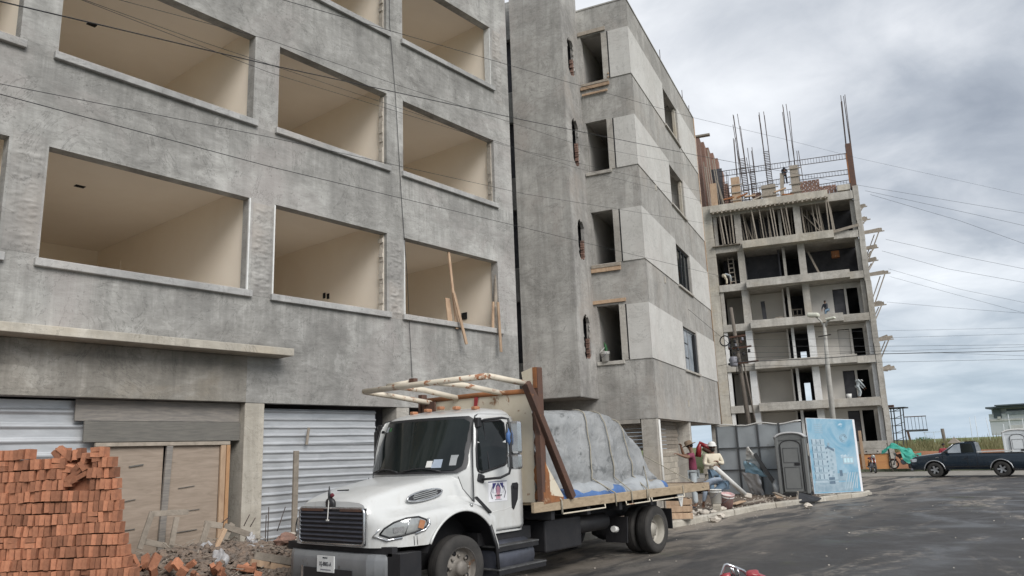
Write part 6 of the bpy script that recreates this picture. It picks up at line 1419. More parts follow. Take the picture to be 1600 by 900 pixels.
for k in range(6):
    v = .17 + k*.092; pr(.04 + .005*k, .31, v, v + .018, 'poster_grey', .009, -.004); 
    for j in range(3): pr(.06 + j*.085, .075 + j*.085, v + .02, v + .082, 'poster_dark', .0095); 
    pr(.10 + .07*(k % 2), .14 + .07*(k % 2), v + .022, v + .055, 'poster_grey', .0095)
for k in range(7): pr(.325 + .006*(k % 3), .355, .22 + k*.06, .245 + k*.06, 'poster_dark', .009, .01); pr(.40 + .02*(k % 2), .44 + .02*(k % 2), .20 + k*.055, .235 + k*.055, 'poster_grey', .009)
pr(.36, .50, .60, .635, 'poster_dark', .009, -.05); pr(.38, .42, .63, .67, 'poster_grey', .009); pr(.52, .70, .16, .26, 'poster_grey', .0085); pr(.56, .62, .22, .30, 'poster_dark', .009); pr(.33, .45, .12, .21, 'poster_dark', .0092)
pr(.30, .58, .155, .17, 'poster_grey', .0093, .01)
for k in range(6): MB().add([Qp(.62 + k*.05, .05, .0088), Qp(.645 + k*.05, .05, .0088), Qp(.745 + k*.05 if k < 4 else .93, .27, .0088), Qp(.72 + k*.05 if k < 4 else .91, .27, .0088)], [(0, 1, 2, 3)]).build('print', 'poster_pale', pbd)
pr(.66, .88, .38, .48, 'poster_pale', .008); 
for k in range(3): pr(.68 + k*.065, .73 + k*.065, .40, .46, 'poster_teal', .009)
for rad_ in (.07, .045): MB().tube([Qp(.72 + rad_*cos(t*pi/8), .74 + rad_*.8*sin(t*pi/8), .009) for t in range(17)], .010, 4).build('print', 'poster_pale', pbd)
MB().bar(qa + qn*-.1 + qe*.3, qa - qn*.9 + qe*.3 + UZ*2, .08).build('stay', 'timber_old', pbd); MB().bar(qa + qn*-.1 + qe*1.8, qa - qn*.9 + qe*1.8 + UZ*2, .08).build('stay', 'timber_old', pbd)
for k in range(3): MB().fbox(qa + qe*(.1 + .8*k) - UZ*.12 + qn*.02, qe*.7, qn*.16, UZ*.10).build('foot_stone', 'kerb_concrete', pbd)
# torn banner slumped against the fence
tn = thing('torn_banner', 'crumpled white, blue and silver banner hanging on the grey fence', 'banner', (30.6, 12.5, .3))
def bn(a, b, seed, top, w0, w1, z0, shift):
    z = top + (z0 - top)*b; w = lerp(w0, w1, b); p = Vector((30.75 + .25*b, 12.72, 0)) + fe*(-.1 + shift*b + w*(a - .5)) + UZ*z
    return p + fn_*(.05 + .12*abs(mnoise.noise(Vector((a*3 + seed, b*3, seed)))) ) + mnoise.noise_vector(Vector((a*4, b*4, seed)))*.05
p_ = Vector((31.9, 13.0, 0)); 
MB().grid(lambda a, b: bn(a, b, 1, 2.02, .10, .55, 1.45, .05), 10, 10, True).build('white_part', 'white_plastic', tn)
MB().grid(lambda a, b: bn(a, b, 4, 1.50, .50, .95, .95, .20) + Vector((0, 0, -.14*a)), 12, 10, True).build('blue_part', 'banner_blue', tn)
MB().grid(lambda a, b: bn(a, b, 7, 1.05, .75, .60, .22, .15) + Vector((0, 0, -.1*a)), 12, 10, True).build('silver_part', 'galvanised', tn)
MB().bar(Vector((30.75, 12.6, 1.75)) + fe*.05, Vector((30.55, 12.3, .2)) + fe*.75, .16, .04, fn_).build('lath', 'fence_rail', tn)
vs_, fs_ = blobby(Vector((30.5, 12.0, .35)) + fe*.35, .20, 2, .4, 5, (1, 1, 1.8)); MB().add(vs_, fs_, True).build('bundle', 'tarp_light', tn)
# red digger arm seen through the open bay
dg = thing('digger_arm', 'dark red machine arm with pale teeth in the open bay behind the helmeted worker', 'machine', Bp(7.2, 3.5, 0))
D_ = lambda px, py: atD(px, py, 35.5)
MB().tube([D_(1091, 714), D_(1092, 700), D_(1095, 690)], [.14, .12, .06], 8).build('arm', 'red_paint', dg); MB().tube([D_(1094, 693), D_(1102, 697), D_(1112, 700)], [.09, .10, .12], 8).build('arm', 'red_paint', dg); MB().tube([D_(1098, 700), D_(1110, 707)], .10, 8).build('arm', 'rust', dg)
for k in range(4): MB().bar(D_(1095 + k*3.4, 702), D_(1093 + k*3.4, 710), .05, .03).build('tooth', 'white_plastic', dg)
# ------------------------------------------------------------------ debris between brick stack and truck
def fpt(px, py, y): return on(px, py, (0, 1, 0), y)
def frame(label, pts, pairs, y, w=.09, mat='timber_old', cat='timber frame'):
    t = thing('broken_pallet', label, cat, fpt(*pts[0], y)); P_ = [fpt(px, py, y + dy) for (px, py), dy in zip(pts, [0]*len(pts))]
    for a, b in pairs: MB().bar(P_[a] + Vector((0, .012*a, 0)), P_[b] + Vector((0, .012*a, 0)), w, .035, (0, 1, 0)).build('batten', mat, t, bevel=.004)
frame('broken ladder-like timber frame leaning on the plywood doors, nearest the brick stack', [(218, 858), (238, 800), (298, 800), (268, 858), (278, 808), (226, 846), (262, 853), (240, 803)], [(0, 1), (7, 2), (3, 4), (5, 6)], 12.95)
frame('grey timber pallet frame leaning before the concrete column, right of the ladder-like one', [(310, 866), (326, 816), (352, 822), (338, 866), (366, 818), (342, 862), (395, 832), (382, 868), (324, 818), (392, 836)], [(0, 1), (8, 2), (4, 5), (2, 9), (6, 7)], 12.75, .10)
frame('single thin batten lying low between the two leaning frames', [(262, 862), (345, 872)], [(0, 1)], 12.7, .09)
for i, (a, b, w) in enumerate((((392, 878), (470, 893), .10), ((398, 868), (470, 880), .12), ((300, 884), (345, 872), .09), ((288, 893), (325, 878), .07), ((336, 860), (352, 826), .07))):
    y = 11.6 if i < 2 else 12.3
    tag(MB().bar(fpt(*a, y), fpt(*b, y), w, .05, (0, 1, 0)).build('board', 'timber' if i % 2 == 0 else 'timber_old', bevel=.005), ('pale board lying before the truck bumper at the left', 'grey board lying behind the pale one, left of the bumper', 'longer splintered board on the brick rubble', 'short splintered board on the brick rubble, lowest', 'dark narrow batten sticking up between the leaning frames')[i], 'board')
rq = random.Random(31)
for i in range(34):
    px = rq.uniform(200, 405); py = rq.uniform(872, 905) if px < 330 else rq.uniform(882, 905)
    y = rq.uniform(11.3, 12.4); p = fpt(px, py, y)
    if p.z > .75: continue
    o = bpy.data.objects.new('brick', rq.choice((BR1, BR2, BR3)) ); COL.objects.link(o); o.location = p; o.rotation_euler = (rq.uniform(-1, 1), rq.uniform(-1, 1), rq.uniform(0, 3)); o.scale = (1, rq.uniform(.4, .9), 1)
    tag(o, 'broken orange brick lying in the rubble heap right of the stack', 'brick', 'loose bricks in the rubble heap')
rq = random.Random(32); mb = MB()
for i in range(4200):
    x = rq.uniform(5.8, 9.3); y = rq.uniform(11.2, 13.2); z = hgt(x, y) + .09 + .42*sin(pi*min(1, max(0, (x - 5.6)/3.4)))**.6*sin(pi*min(1, max(0, (y - 11.2)/1.9)))**.8*(1 - .35*(x - 5.6)/3.4) + rq.uniform(-.02, .03); r_ = rq.uniform(.01, .06); vs_, fs_ = blobby((x, y, z), r_, 1, .35, i % 41, (1.4, 1, .7)); mb.add(vs_, fs_)
mb.build('rubble', 'rubble', None, label='heap of brick crumbs, mortar and splinters between the stack and the truck', cat='rubble', kind='stuff')
mb = MB()
for i in range(150):
    x = rq.uniform(5.8, 9.2); y = rq.uniform(11.3, 13.1); z = hgt(x, y) + .16 + .42*sin(pi*min(1, max(0, (x - 5.6)/3.4)))**.6*sin(pi*min(1, max(0, (y - 11.2)/1.9)))**.8*.9; a = rq.uniform(0, 6.28); l_ = rq.uniform(.06, .28)
    mb.bar((x, y, z), (x + l_*cos(a), y + l_*sin(a), z + rq.uniform(-.04, .08)), rq.uniform(.008, .03), .008)
mb.build('wood_splinters', 'timber_old', None, label='splinters and offcuts of grey timber strewn over the rubble mound', cat='splinters', kind='stuff')
def heap(a, b):
    x = 5.6 + 3.4*a; y = 11.2 + 1.9*b; h = .42*sin(pi*min(1, a*1.02))**.6*sin(pi*b)**.8*(1 - .35*a)
    return (x, y, hgt(x, y) + h + .07*mnoise.noise(Vector((x*3, y*3, 0))) + .03*mnoise.noise(Vector((x*9, y*9, 0))))
tag(MB().grid(heap, 60, 40, False).build('rubble', 'rubble'), 'mound of crushed brick and earth under the loose bricks, right of the stack', 'rubble', None, 'stuff')
# plastic film
def film(c, r, seed, label, sq=(1, 1, .6)):
    vs_, fs_ = blobby(c, r, 5, .30, seed, sq); m = MB(); m.add([Vector(p) + mnoise.noise_vector(Vector(p)*4)*.10 + mnoise.noise_vector(Vector(p)*14)*.018 for p in vs_], fs_, True); tag(m.build('plastic_film', 'plastic_film'), label, 'plastic film')
film(fpt(378, 866, 12.3), .22, 1, 'big crumpled sheet of clear plastic film draped over the timber pallet frame', (2.2, .6, .45)); film(fpt(322, 858, 12.4), .10, 5, 'small white knot of plastic film between the frames', (1.3, .6, .9)); film(fpt(342, 888, 11.9), .13, 9, 'strip of plastic film trailing down over the loose bricks', (1.2, .5, 1.9)); film(fpt(392, 846, 12.5), .12, 13, 'plastic film bunched at the top right end of the pallet frame', (1, .5, 1.3))
for i, (a, b) in enumerate((((343, 820), (358, 808)), ((381, 822), (390, 804)), ((391, 823), (399, 809)), ((418, 850), (420, 792)), ((414, 858), (416, 805)), ((433, 830), (446, 792)))):
    tag(MB().tube([fpt(*a, 13.0), fpt(*b, 13.0)], .010, 4).build('rebar', 'rebar'), ('leftmost rusty bar leaning out of the debris before the plywood doors', 'first leaning rusty bar before the concrete column', 'second leaning rusty bar before the concrete column, nearest the metal sheets', 'tall upright bar before the metal sheets, right one of two', 'shorter upright bar at the edge of the metal sheets', 'slanting bar before the metal sheets, left of the timber post')[i], 'steel bar')
vs_, fs_ = blobby(fpt(452, 846, 12.6), .14, 2, .35, 6, (1.6, 1, 1)); tag(MB().add(vs_, fs_).build('rubble_sack', 'stone_pale'), 'torn pale sack of rubble beside the truck bumper', 'sack')
vs_, fs_ = blobby(fpt(446, 843, 12.3), .10, 2, .4, 16, (2.0, 1, 1)); tag(MB().add(vs_, fs_).build('stone', 'brick_dark'), 'reddish broken lump on the sack beside the truck bumper', 'stone')
# ------------------------------------------------------------------ poles, cables
up = thing('utility_pole', 'weathered wooden utility pole with transformer gear in front of the bare frame', 'utility pole', (38.8, 16.1, 0))
MB().tube([(38.9, 15.85, -.1), (38.82, 16.1, 5), (38.7, 16.3, 9.3)], [.15, .12, .085], 12).build('pole', 'pole_wood', up); MB().tube([(38.75, 15.55, 2.6), (38.8, 15.95, 6.4)], .045, 8).build('stay_pole', 'pole_wood', up)
MB().tube([(38.55, 16.75 + .27*cos(t*pi/8), 7.55 + .27*sin(t*pi/8)) for t in range(17)], .035, 6).build('cable_coil', 'cable', up)
for k, (y, z, w) in enumerate(((15.9, 6.3, 1.6), (16.0, 7.1, 1.2), (16.1, 7.7, .9))): MB().bar((38.6, y + w/2, z), (38.7, y - w/2, z + .03), .09).build('crossarm', 'rust', up)
rq = random.Random(5)
for k in range(16):
    c = (38.55, 16.0 + rq.uniform(-.55, .6), 6.2 + rq.uniform(0, 1.3)); MB().lathe([(0, 0), (.06, 0), (.08, .05), (.05, .10), (.08, .14), (0, .18)], c, (0, 0, 1), 8).build('insulator', rq.choice(('chassis_black', 'rust', 'print_grey')), up)
MB().lathe([(0, 0), (.17, 0), (.2, .05), (.2, .45), (.17, .5), (0, .5)], (38.5, 16.35, 6.15), (0, 0, 1), 14).build('transformer', 'print_grey', up); MB().tube([(38.5, 16.2, 6.1), (38.5, 16.25, 5.75), (38.5, 16.0, 5.8), (38.5, 16.05, 6.1)], .025, 5).build('cable_loop', 'cable', up)
lpst = thing('street_lamp', 'pale concrete street lamp post with two heads, one lit-coloured shade raised to the left', 'street lamp', (44, 13.3, 0))
MB().tube([(44.02, 13.42, -.1), (44.0, 13.3, 6), (43.98, 13.18, 8.6)], [.17, .13, .08], 12).build('post', 'pole_concrete', lpst)
MB().tube([(43.98, 13.2, 8.3), (43.96, 13.35, 8.75), (43.93, 13.55, 9.0)], .05, 6).build('arm', 'pole_concrete', lpst); MB().tube([(43.98, 13.18, 8.3), (43.97, 13.02, 8.65), (43.96, 12.9, 8.75)], .06, 6).build('arm', 'pole_concrete', lpst)
MB().obox((43.9, 13.70, 9.12), (.5, .62, .24), (.12, 0, .1)).build('lamp_head', 'lamp_shade', lpst, bevel=.08); MB().obox((43.92, 12.80, 8.80), (.35, .50, .12), (-.1, 0, 0)).build('lamp_head', 'lamp_shade', lpst, bevel=.04)
MB().bar((43.8, 13.55, 7.85), (43.8, 12.85, 7.9), .05).build('crossarm', 'chassis_black', lpst)
GC = 'overhead cables across the street'
def wire(label, pts, r=.012, sag=0): return cable('cable', [atD(px, py, D) for px, py, D in pts], r*(.55 if pts[0][0] < 800 else .75), label, GC, sag)
wire('thickest overhead cable, from the top left corner past the bare frame to the right edge', [(-60, -12, 9), (420, 101, 11.5), (820, 188, 18), (1090, 243, 28), (1191, 262, 36), (1345, 290, 52), (1660, 343, 60)], .015)
wire('thin overhead cable low across the grey facade, ending near the beige panels', [(-60, 131, 9.5), (420, 260, 12.3), (820, 356, 19), (1160, 440, 36)], .010)
wire('thin overhead cable above the lowest facade cable', [(-60, 118, 9.5), (0, 131, 9.8), (420, 214, 12), (820, 303, 18), (1120, 352, 34)], .008)
wire('overhead cable running from the top edge into the sky above the bare frame', [(380, -22, 11), (443, 0, 11.5), (610, 48, 13.5), (862, 121, 20), (1080, 183, 30), (1224, 217, 40), (1340, 247, 50), (1660, 318, 62)], .010)
wire('faint overhead cable across the upper facade windows, starting at the top left edge', [(100, -12, 10), (128, 0, 10.2), (420, 113, 11.9), (613, 172, 13.8), (900, 262, 21), (1110, 318, 33)], .007)
wire('second faint overhead cable above the thick one on the upper facade', [(150, -10, 10), (420, 62, 11.9), (613, 130, 13.8), (900, 225, 21), (1140, 270, 35)], .007)
wire('third faint overhead cable just below the thick one on the upper facade', [(110, -8, 10), (300, 60, 11), (613, 165, 13.9), (820, 236, 18), (1100, 300, 31)], .007)
wire('overhead cable leaving the bare frame second from the top towards the right edge', [(1352, 298, 54), (1500, 330, 57), (1660, 366, 60)], .012)
wire('overhead cable leaving the bare frame third from the top towards the right edge', [(1360, 304, 54), (1500, 345, 57), (1660, 402, 60)], .012)
wire('overhead cable leaving the scaffold platforms towards the right edge', [(1384, 374, 56), (1500, 400, 58), (1660, 432, 60)], .012); wire('overhead cable leaving below the upper scaffold platform, sagging to the right edge', [(1378, 392, 56), (1480, 420, 58), (1660, 452, 60)], .012)
wire('overhead cable from the middle scaffold platform to the right edge', [(1388, 420, 56), (1500, 452, 58), (1660, 485, 60)], .010); wire('thin overhead cable at the height of the fourth slab towards the right edge', [(1390, 432, 56), (1500, 462, 58), (1660, 505, 60)], .010); wire('thin overhead cable over the lower scaffold platform towards the right edge', [(1386, 472, 56), (1500, 482, 58), (1660, 494, 60)], .010)
for k, (y0, y1, y2, r) in enumerate(((541, 541, 538, .012), (551, 549, 540, .010), (566, 553, 547, .028), (531, 528, 520, .009), (573, 566, 560, .012), (520, 517, 511, .008), (560, 548, 558, .010))):
    wire(('level cable just above the thick one right of the utility pole', 'level cable second above the thick one at the utility pole', 'thick level cable leaving the utility pole across the lower storeys to the right edge', 'level cable third above the thick one at the utility pole', 'level cable just below the thick one at the utility pole', 'uppermost level cable from the utility pole', 'thin cable crossing the thick level one near the lamp post')[k], [(1148, y0, 38.6), (1290, (y0 + y1)/2, 43.8), (1375, y1, 50), (1660, y2, 60)], r)
wire('cable from the corner block to the utility pole', [(1060, 470, 34), (1152, 548, 38.5)], .010); wire('lower cable from the corner block to the utility pole', [(1122, 572, 37.5), (1150, 566, 38.5)], .012)
# ------------------------------------------------------------------ black pickup
pk = thing('pickup_truck', 'black pickup truck parked across the street at the far right, facing left', 'pickup', (48.6, 8.2, 0))
X0 = 47.9; WID = 1.62
def side_prof(y):     # silhouette of body without cab: y from front (11.3) to tail (5.3)
    top = interp([(5.2, 1.21), (7.40, 1.225), (7.45, 1.25), (9.2, 1.25), (9.6, 1.21), (10.3, 1.13), (10.6, 1.05), (10.68, .90)], y)
    return top
ysP = [10.68, 10.64, 10.56, 10.45, 10.35] + [10.3 - .06*i for i in range(86)]; ysP = [y for y in ysP if y >= 5.2]
AF, ARR, RA = 9.50, 6.36, .50
def pbot(y):
    b = .42 if y > 10.2 else .40
    for c in (AF, ARR):
        if abs(y - c) < RA: b = max(b, .38 + sqrt(RA**2 - (y - c)**2))
    return b
m = MB(); rows = []
for y in ysP:
    t = side_prof(y); b = pbot(y); f = min(1, (10.71 - y)/.35); x = X0 + (1 - f)*.10
    P_ = [(x + .03, b), (x, b + .06 if b + .06 < t - .25 else b), (x - .02, max(b, .66)), (x - .01, max(b, .84)), (x + .02, max(b, t - .16)), (x + .05, max(b, t - .05)), (x + .11, t), (x + .5, t + (.03 if y > 7.45 else 0)), (x + WID/2, t + (.04 if y > 7.45 else 0))]
    P_ = [(px_, max(pz_, b)) for px_, pz_ in P_]
    rows.append([(a, y, z) for a, z in P_] + [(2*X0 + WID - a, y, z) for a, z in reversed(P_[:-1])])
R2 = len(rows[0]); m.add([p for r_ in rows for p in r_], [(i*R2 + j, (i + 1)*R2 + j, (i + 1)*R2 + j + 1, i*R2 + j + 1) for i in range(len(rows) - 1) for j in range(R2 - 1)], True)
m.f += [tuple(range(R2)), tuple(reversed([(len(rows) - 1)*R2 + j for j in range(R2)]))]; m.sm += [False, False]
pbdy = m.build('body', 'pickup_paint', pk); pbdy.modifiers.new('e', 'EDGE_SPLIT').split_angle = radians(40)
def cabp(a, b):       # a across, b along silhouette
    pr_ = [(9.16, 1.22), (9.06, 1.29), (8.46, 1.73), (8.33, 1.795), (8.1, 1.82), (7.6, 1.81), (7.46, 1.77), (7.40, 1.34), (7.40, 1.20)]
    t = b*(len(pr_) - 1); i = min(int(t), len(pr_) - 2); y = lerp(pr_[i][0], pr_[i + 1][0], t - i); z = lerp(pr_[i][1], pr_[i + 1][1], t - i)
    ins = .05 + .16*max(0, (z - 1.22)/.6); return (lerp(X0 + ins, X0 + WID - ins, a), y, z + .02*sin(pi*a))
m = MB().grid(cabp, 6, 32, True)
for s_ in (0, 1):
    c = [cabp(s_, b/32) for b in range(33)]; m.add(c, [tuple(range(33))])
cbp = m.build('cab', 'pickup_paint', pk); cbp.modifiers.new('e', 'EDGE_SPLIT').split_angle = radians(35)
def gl(pts, mat, par, nm, off=.012): MB().add([(X0 + .05 + .16*max(0, (z - 1.22)/.6) - off, y, z) for y, z in pts], [tuple(range(len(pts)))]).build(nm, mat, par)
gl([(8.90, 1.28), (8.42, 1.70), (8.16, 1.745), (8.14, 1.28)], 'glass_pale', cbp, 'side_window'); gl([(8.10, 1.28), (8.12, 1.745), (7.62, 1.74), (7.52, 1.30)], 'glass_dark', cbp, 'side_window')
MB().grid(lambda a, b: Vector(cabp(.06 + .88*a, .13 + .12*b)) + Vector((0, .02, .015)), 4, 4).build('windscreen', 'glass_dark', cbp)
MB().tube([(X0 + .05, 9.08, 1.28), (X0 + .19, 8.48, 1.73)], .02, 5).build('pillar_glint', 'trim_silver', cbp)
MB().obox((X0 - .08, 8.82, 1.33), (.13, .16, .13)).build('mirror', 'chassis_black', pk, bevel=.03)
for (y0, z0, y1, z1) in ((9.05, 1.2, 9.05, .44), (7.86, 1.2, 7.86, .44), (7.42, 1.2, 7.42, .46)): MB().bar((X0 - .022, y0, z0), (X0 - .022, y1, z1), .012, .01, (1, 0, 0)).build('panel_gap', 'chassis_black', pk)
MB().bar((X0 - .03, 8.05, .97), (X0 - .03, 7.92, .97), .02, .035, (1, 0, 0)).build('door_handle', 'chassis_black', pk); MB().obox((X0 - .025, 9.30, 1.06), (.02, .16, .03)).build('side_badge', 'trim_silver', pk)
MB().bar((X0 - .03, 8.98, .56), (X0 - .03, 6.9, .56), .035, .03, (1, 0, 0)).build('side_moulding', 'chassis_black', pk)
for c in (AF, ARR):
    MB().tube([(X0 - .02, c + RA*1.03*cos(radians(a)), .38 + RA*1.03*sin(radians(a))) for a in range(5, 176, 10)], .028, 6).build('arch_trim', 'trim_silver', pk)
    m = MB(); ar = [(X0 + .02, c + RA*cos(radians(a)), .38 + RA*sin(radians(a))) for a in range(-5, 186, 10)]; m.add(ar + [(x + .4, y, z) for x, y, z in ar], [(i, i + 1, i + 21, i + 20) for i in range(19)]).build('wheel_well', 'chassis_black', pk)
def pw():
    t = bpy.data.objects.new('wheel', None); MB().lathe([(.19, -.10), (.26, -.115), (.325, -.10), (.34, -.07), (.345, 0), (.34, .07), (.325, .10), (.26, .115), (.19, .10)], (0, 0, 0), (1, 0, 0), 32, True, False).build('tyre', 'rubber', t)
    r_ = MB().lathe([(.195, -.10), (.18, -.07), (.16, -.03), (0, -.03)], (0, 0, 0), (1, 0, 0), 24, True, False).build('rim', 'chassis_black', t)
    for k in range(5): a = 2*pi*k/5; MB().bar((-.07, 0, 0), (-.085, .18*cos(a), .18*sin(a)), .075, .03, (1, 0, 0)).build('spoke', 'trim_silver', t)
    return t
MB().box(X0 + .40, X0 + WID - .40, 5.3, 10.5, .45, 1.12).build('underbody', 'chassis_black', pk)
w0 = pw(); COL.objects.link(w0)
for i, (x, y) in enumerate(((X0 + .10, AF), (X0 + .10, ARR), (X0 + WID - .1, AF), (X0 + WID - .1, ARR))):
    w = w0 if i == 0 else copy_tree(w0); w.parent = pk; w.matrix_parent_inverse = worldof(pk).inverted(); w.location = (x, y, .40); w.scale = (1.1, 1.16, 1.16); w.rotation_euler = (0, 0, 0 if x < X0 + 1 else pi)
MB().obox((X0 + WID/2, 10.74, .64), (WID - .05, .16, .26)).build('bumper', 'chassis_black', pk, bevel=.04); MB().obox((X0 + WID/2, 10.66, .47), (WID - .15, .12, .16)).build('lower_valance', 'print_grey', pk)
MB().obox((X0 + WID/2, 10.70, .90), (.85, .05, .16)).build('grille', 'grille_dark', pk)
for x in (X0 + .16, X0 + WID - .16): MB().obox((x, 10.65, .91), (.30, .10, .17), (0, 0, .25 if x < X0 + 1 else -.25)).build('headlight', 'lamp_lens', pk, bevel=.02)
MB().obox((X0 - .0, 10.47, .92), (.03, .26, .17), (0, 0, .15)).build('headlight', 'glass_pale', pk, bevel=.01); MB().obox((X0 + WID/2, 5.12, .60), (WID - .1, .12, .18)).build('rear_bumper', 'trim_silver', pk)
MB().box(X0 + .06, X0 + .10, 5.3, 7.3, .85, 1.245).build('bed_rail', 'chassis_black', pk)
tag(MB().fbox((X0 + .1, 5.75, 1.30), (.3, 0, 0), (.02, 1.75, -.02), (0, 0, .05)).build('pale_beam', 'white_plastic'), 'long pale beam resting along the bed of the black pickup', 'beam')
tr_ = thing('canvas_lump', 'tan pointed canvas lump on the roof of the black pickup', 'canvas', (X0 + .8, 8.35, 1.81)); m = MB(); m.add([(X0 + .5, 8.80, 1.79), (X0 + .5, 8.20, 1.79), (X0 + 1.1, 8.20, 1.79), (X0 + 1.1, 8.80, 1.79), (X0 + .8, 8.48, 2.12)], [(0, 1, 4), (1, 2, 4), (2, 3, 4), (3, 0, 4), (3, 2, 1, 0)]).build('canvas', 'timber_old', tr_)  # tan pointed lump of canvas lying on the cab roof
tag(MB().obox((X0 + .8, 7.75, 1.845), (.8, .42, .05)).build('roof_rack', 'chassis_black', bevel=.02), 'flat dark rack on the rear of the pickup roof', 'roof rack')
# ------------------------------------------------------------------ motorcycles
def motorcycle(label, base, rz, paint, k=1.0, bars=True):
    t = thing('motorcycle', label, 'motorcycle', base, rz); M = Matrix.Translation(Vector(base)) @ Matrix.Rotation(rz, 4, 'Z') @ Matrix.Scale(k, 4); T = lambda x, y, z: M @ Vector((x, y, z)); ax = M.to_3x3() @ Vector((0, 1, 0)); X3 = M.to_3x3()
    for x in (-.62, .62):
        w = bpy.data.objects.new('wheel', None); link(w, t)
        MB().lathe([(.22*k, -.04*k), (.27*k, -.05*k), (.30*k, -.02*k), (.30*k, .02*k), (.27*k, .05*k), (.22*k, .04*k)], T(x, 0, .30), ax, 28, True, False).build('tyre', 'rubber', w)
        MB().lathe([(.225*k, -.02*k), (.225*k, .02*k)], T(x, 0, .30), ax, 28, True, False).build('rim', 'trim_silver', w); MB().lathe([(0, -.05*k), (.05*k, -.05*k), (.05*k, .05*k), (0, .05*k)], T(x, 0, .30), ax, 12).build('hub', 'chassis_black', w)
        for q in range(5): a = 2*pi*q/5; MB().bar(T(x, 0, .30), T(x + .22*cos(a), 0, .30 + .22*sin(a)), .025*k).build('spoke', 'trim_silver', w)
    for s_ in (-1, 1): MB().tube([T(.62, s_*.08, .30), T(.42, s_*.08, .95)], .022*k, 8).build('fork', 'trim_silver', t); MB().tube([T(-.62, s_*.12, .30), T(-.45, s_*.12, .68)], .025*k, 8).build('shock', 'chassis_black', t)
    MB().tube([T(.42, 0, .92), T(.1, 0, .45), T(-.2, 0, .40), T(-.5, 0, .66)], .03*k, 8).build('frame', 'chassis_black', t)
    vs_, fs_ = blobby((0, 0, 0), 1, 3, .06, 2); MB().add([T(.14 + p.x*.28, p.y*.14, .80 + p.z*.13) for p in vs_], fs_, True).build('tank', paint, t)
    MB().add([T(-.32 + p.x*.38, p.y*.14, .79 + p.z*.06) for p in vs_], fs_, True).build('seat', 'black_plastic', t)
    MB().add([T(-.58 + p.x*.22, p.y*.12, .80 + p.z*.08) for p in vs_], fs_, True).build('tail', paint, t); MB().add([T(.05 + p.x*.18, p.y*.14, .42 + p.z*.17) for p in vs_], fs_, True).build('engine', 'print_grey', t)
    MB().add([T(.62 + p.x*.24, p.y*.07, .60 + p.z*.05) for p in vs_], fs_, True).build('mudguard', paint, t)
    if bars: MB().tube([T(.28, .34, 1.02), T(.38, .18, 1.04), T(.42, 0, .98), T(.38, -.18, 1.04), T(.28, -.34, 1.02)], .014*k, 6).build('handlebar', 'chassis_black', t)
    MB().add([T(.50 + p.x*.07, p.y*.10, .92 + p.z*.10) for p in vs_], fs_, True).build('headlight', 'lamp_lens', t); MB().add([T(-.80 + p.x*.04, p.y*.08, .80 + p.z*.05) for p in vs_], fs_, True).build('tail_lamp', 'red_paint', t)
    MB().tube([T(.1, -.12, .34), T(-.3, -.15, .30), T(-.75, -.16, .36)], .035*k, 8).build('exhaust', 'trim_silver', t); MB().box(0, 0, 0, 0, 0, 0)
    for s_ in ((-1, 1) if bars else ()): MB().tube([T(.33, s_*.22, 1.03), T(.30, s_*.28, 1.18)], .006*k, 4).build('mirror_stem', 'chassis_black', t); MB().add([T(.30 + p.x*.02, s_*.30 + p.y*.05, 1.20 + p.z*.035) for p in vs_], fs_, True).build('mirror', 'chassis_black', t)
    return t, T
motorcycle('dark red motorcycle parked by the far kerb below the orange boards, seen nearly end-on', (55.0, 14.55, .02), radians(205), 'red_paint', 1.15)
motorcycle('motorcycle half hidden under the green sheet beside the brick-coloured bank', (56.3, 12.9, .2), radians(95), 'rust', 1.05)
gs = thing('green_sheet', 'bright green sheet thrown over parked motorcycles before the earth bank', 'sheet', (56.3, 12.9, 1))
def grs(a, b):
    y = 14.15 - 2.3*a; t = b; z = 1.55 + .28*sin(a*5) - 1.15*max(0, t - .35)*(1 if a > .55 else .35) - .25*abs(a - .4); x = 56.6 - .75*t; p = Vector((x, y, z)); return p + mnoise.noise_vector(p*2.2)*.22 + mnoise.noise_vector(p*6)*.06
MB().grid(grs, 40, 26, True).build('cloth', 'green_tarp', gs)
# near motorcycle at the foot of the picture: rear rack and red tail in view
mc, TT = motorcycle('red motorcycle at the bottom edge, only its grey rack and red tail showing', (5.70, 2.53, 0), radians(-156), 'red_paint', 1.0, False)
q0 = on(1128, 884, (0, 0, 1), 1.16); 
def NB(px, py, z=None, D=7.0): return atD(px, py, D)
MB().tube([NB(1124, 912), NB(1127, 897), NB(1132, 882.5), NB(1136, 882), NB(1150, 887), NB(1162, 892, 0, 7.1), NB(1171, 902, 0, 7.1), NB(1174, 915, 0, 7.1)], .013, 8).build('rear_rack', 'chrome', mc)
for a, b in (((1140, 883), (1146, 897)), ((1151, 887), (1157, 902)), ((1143, 884), (1149, 900))): MB().tube([NB(*a), NB(*b)], .009, 6).build('rack_bar', 'chrome', mc)
MB().tube([NB(1128, 897, 0, 7.05), NB(1156, 901, 0, 7.05)], .012, 6).build('rack_bar', 'black_plastic', mc)
vs_, fs_ = blobby(NB(1177, 898), .055, 3, .15, 2, (1.3, 1, .7)); MB().add(vs_, fs_, True).build('tail_lamp', 'red_paint', mc); vs_, fs_ = blobby(NB(1186, 903), .05, 3, .15, 5, (1.6, 1, .6)); MB().add(vs_, fs_, True).build('indicator', 'red_paint', mc)
MB().tube([NB(1126, 903), NB(1142, 900)], .03, 8).build('red_panel', 'red_paint', mc)
for q_ in ((1127, 905), (1172, 908)): MB().tube([NB(*q_), TT(-.5, 0, .80)], .014, 6).build('rack_stay', 'chrome', mc)
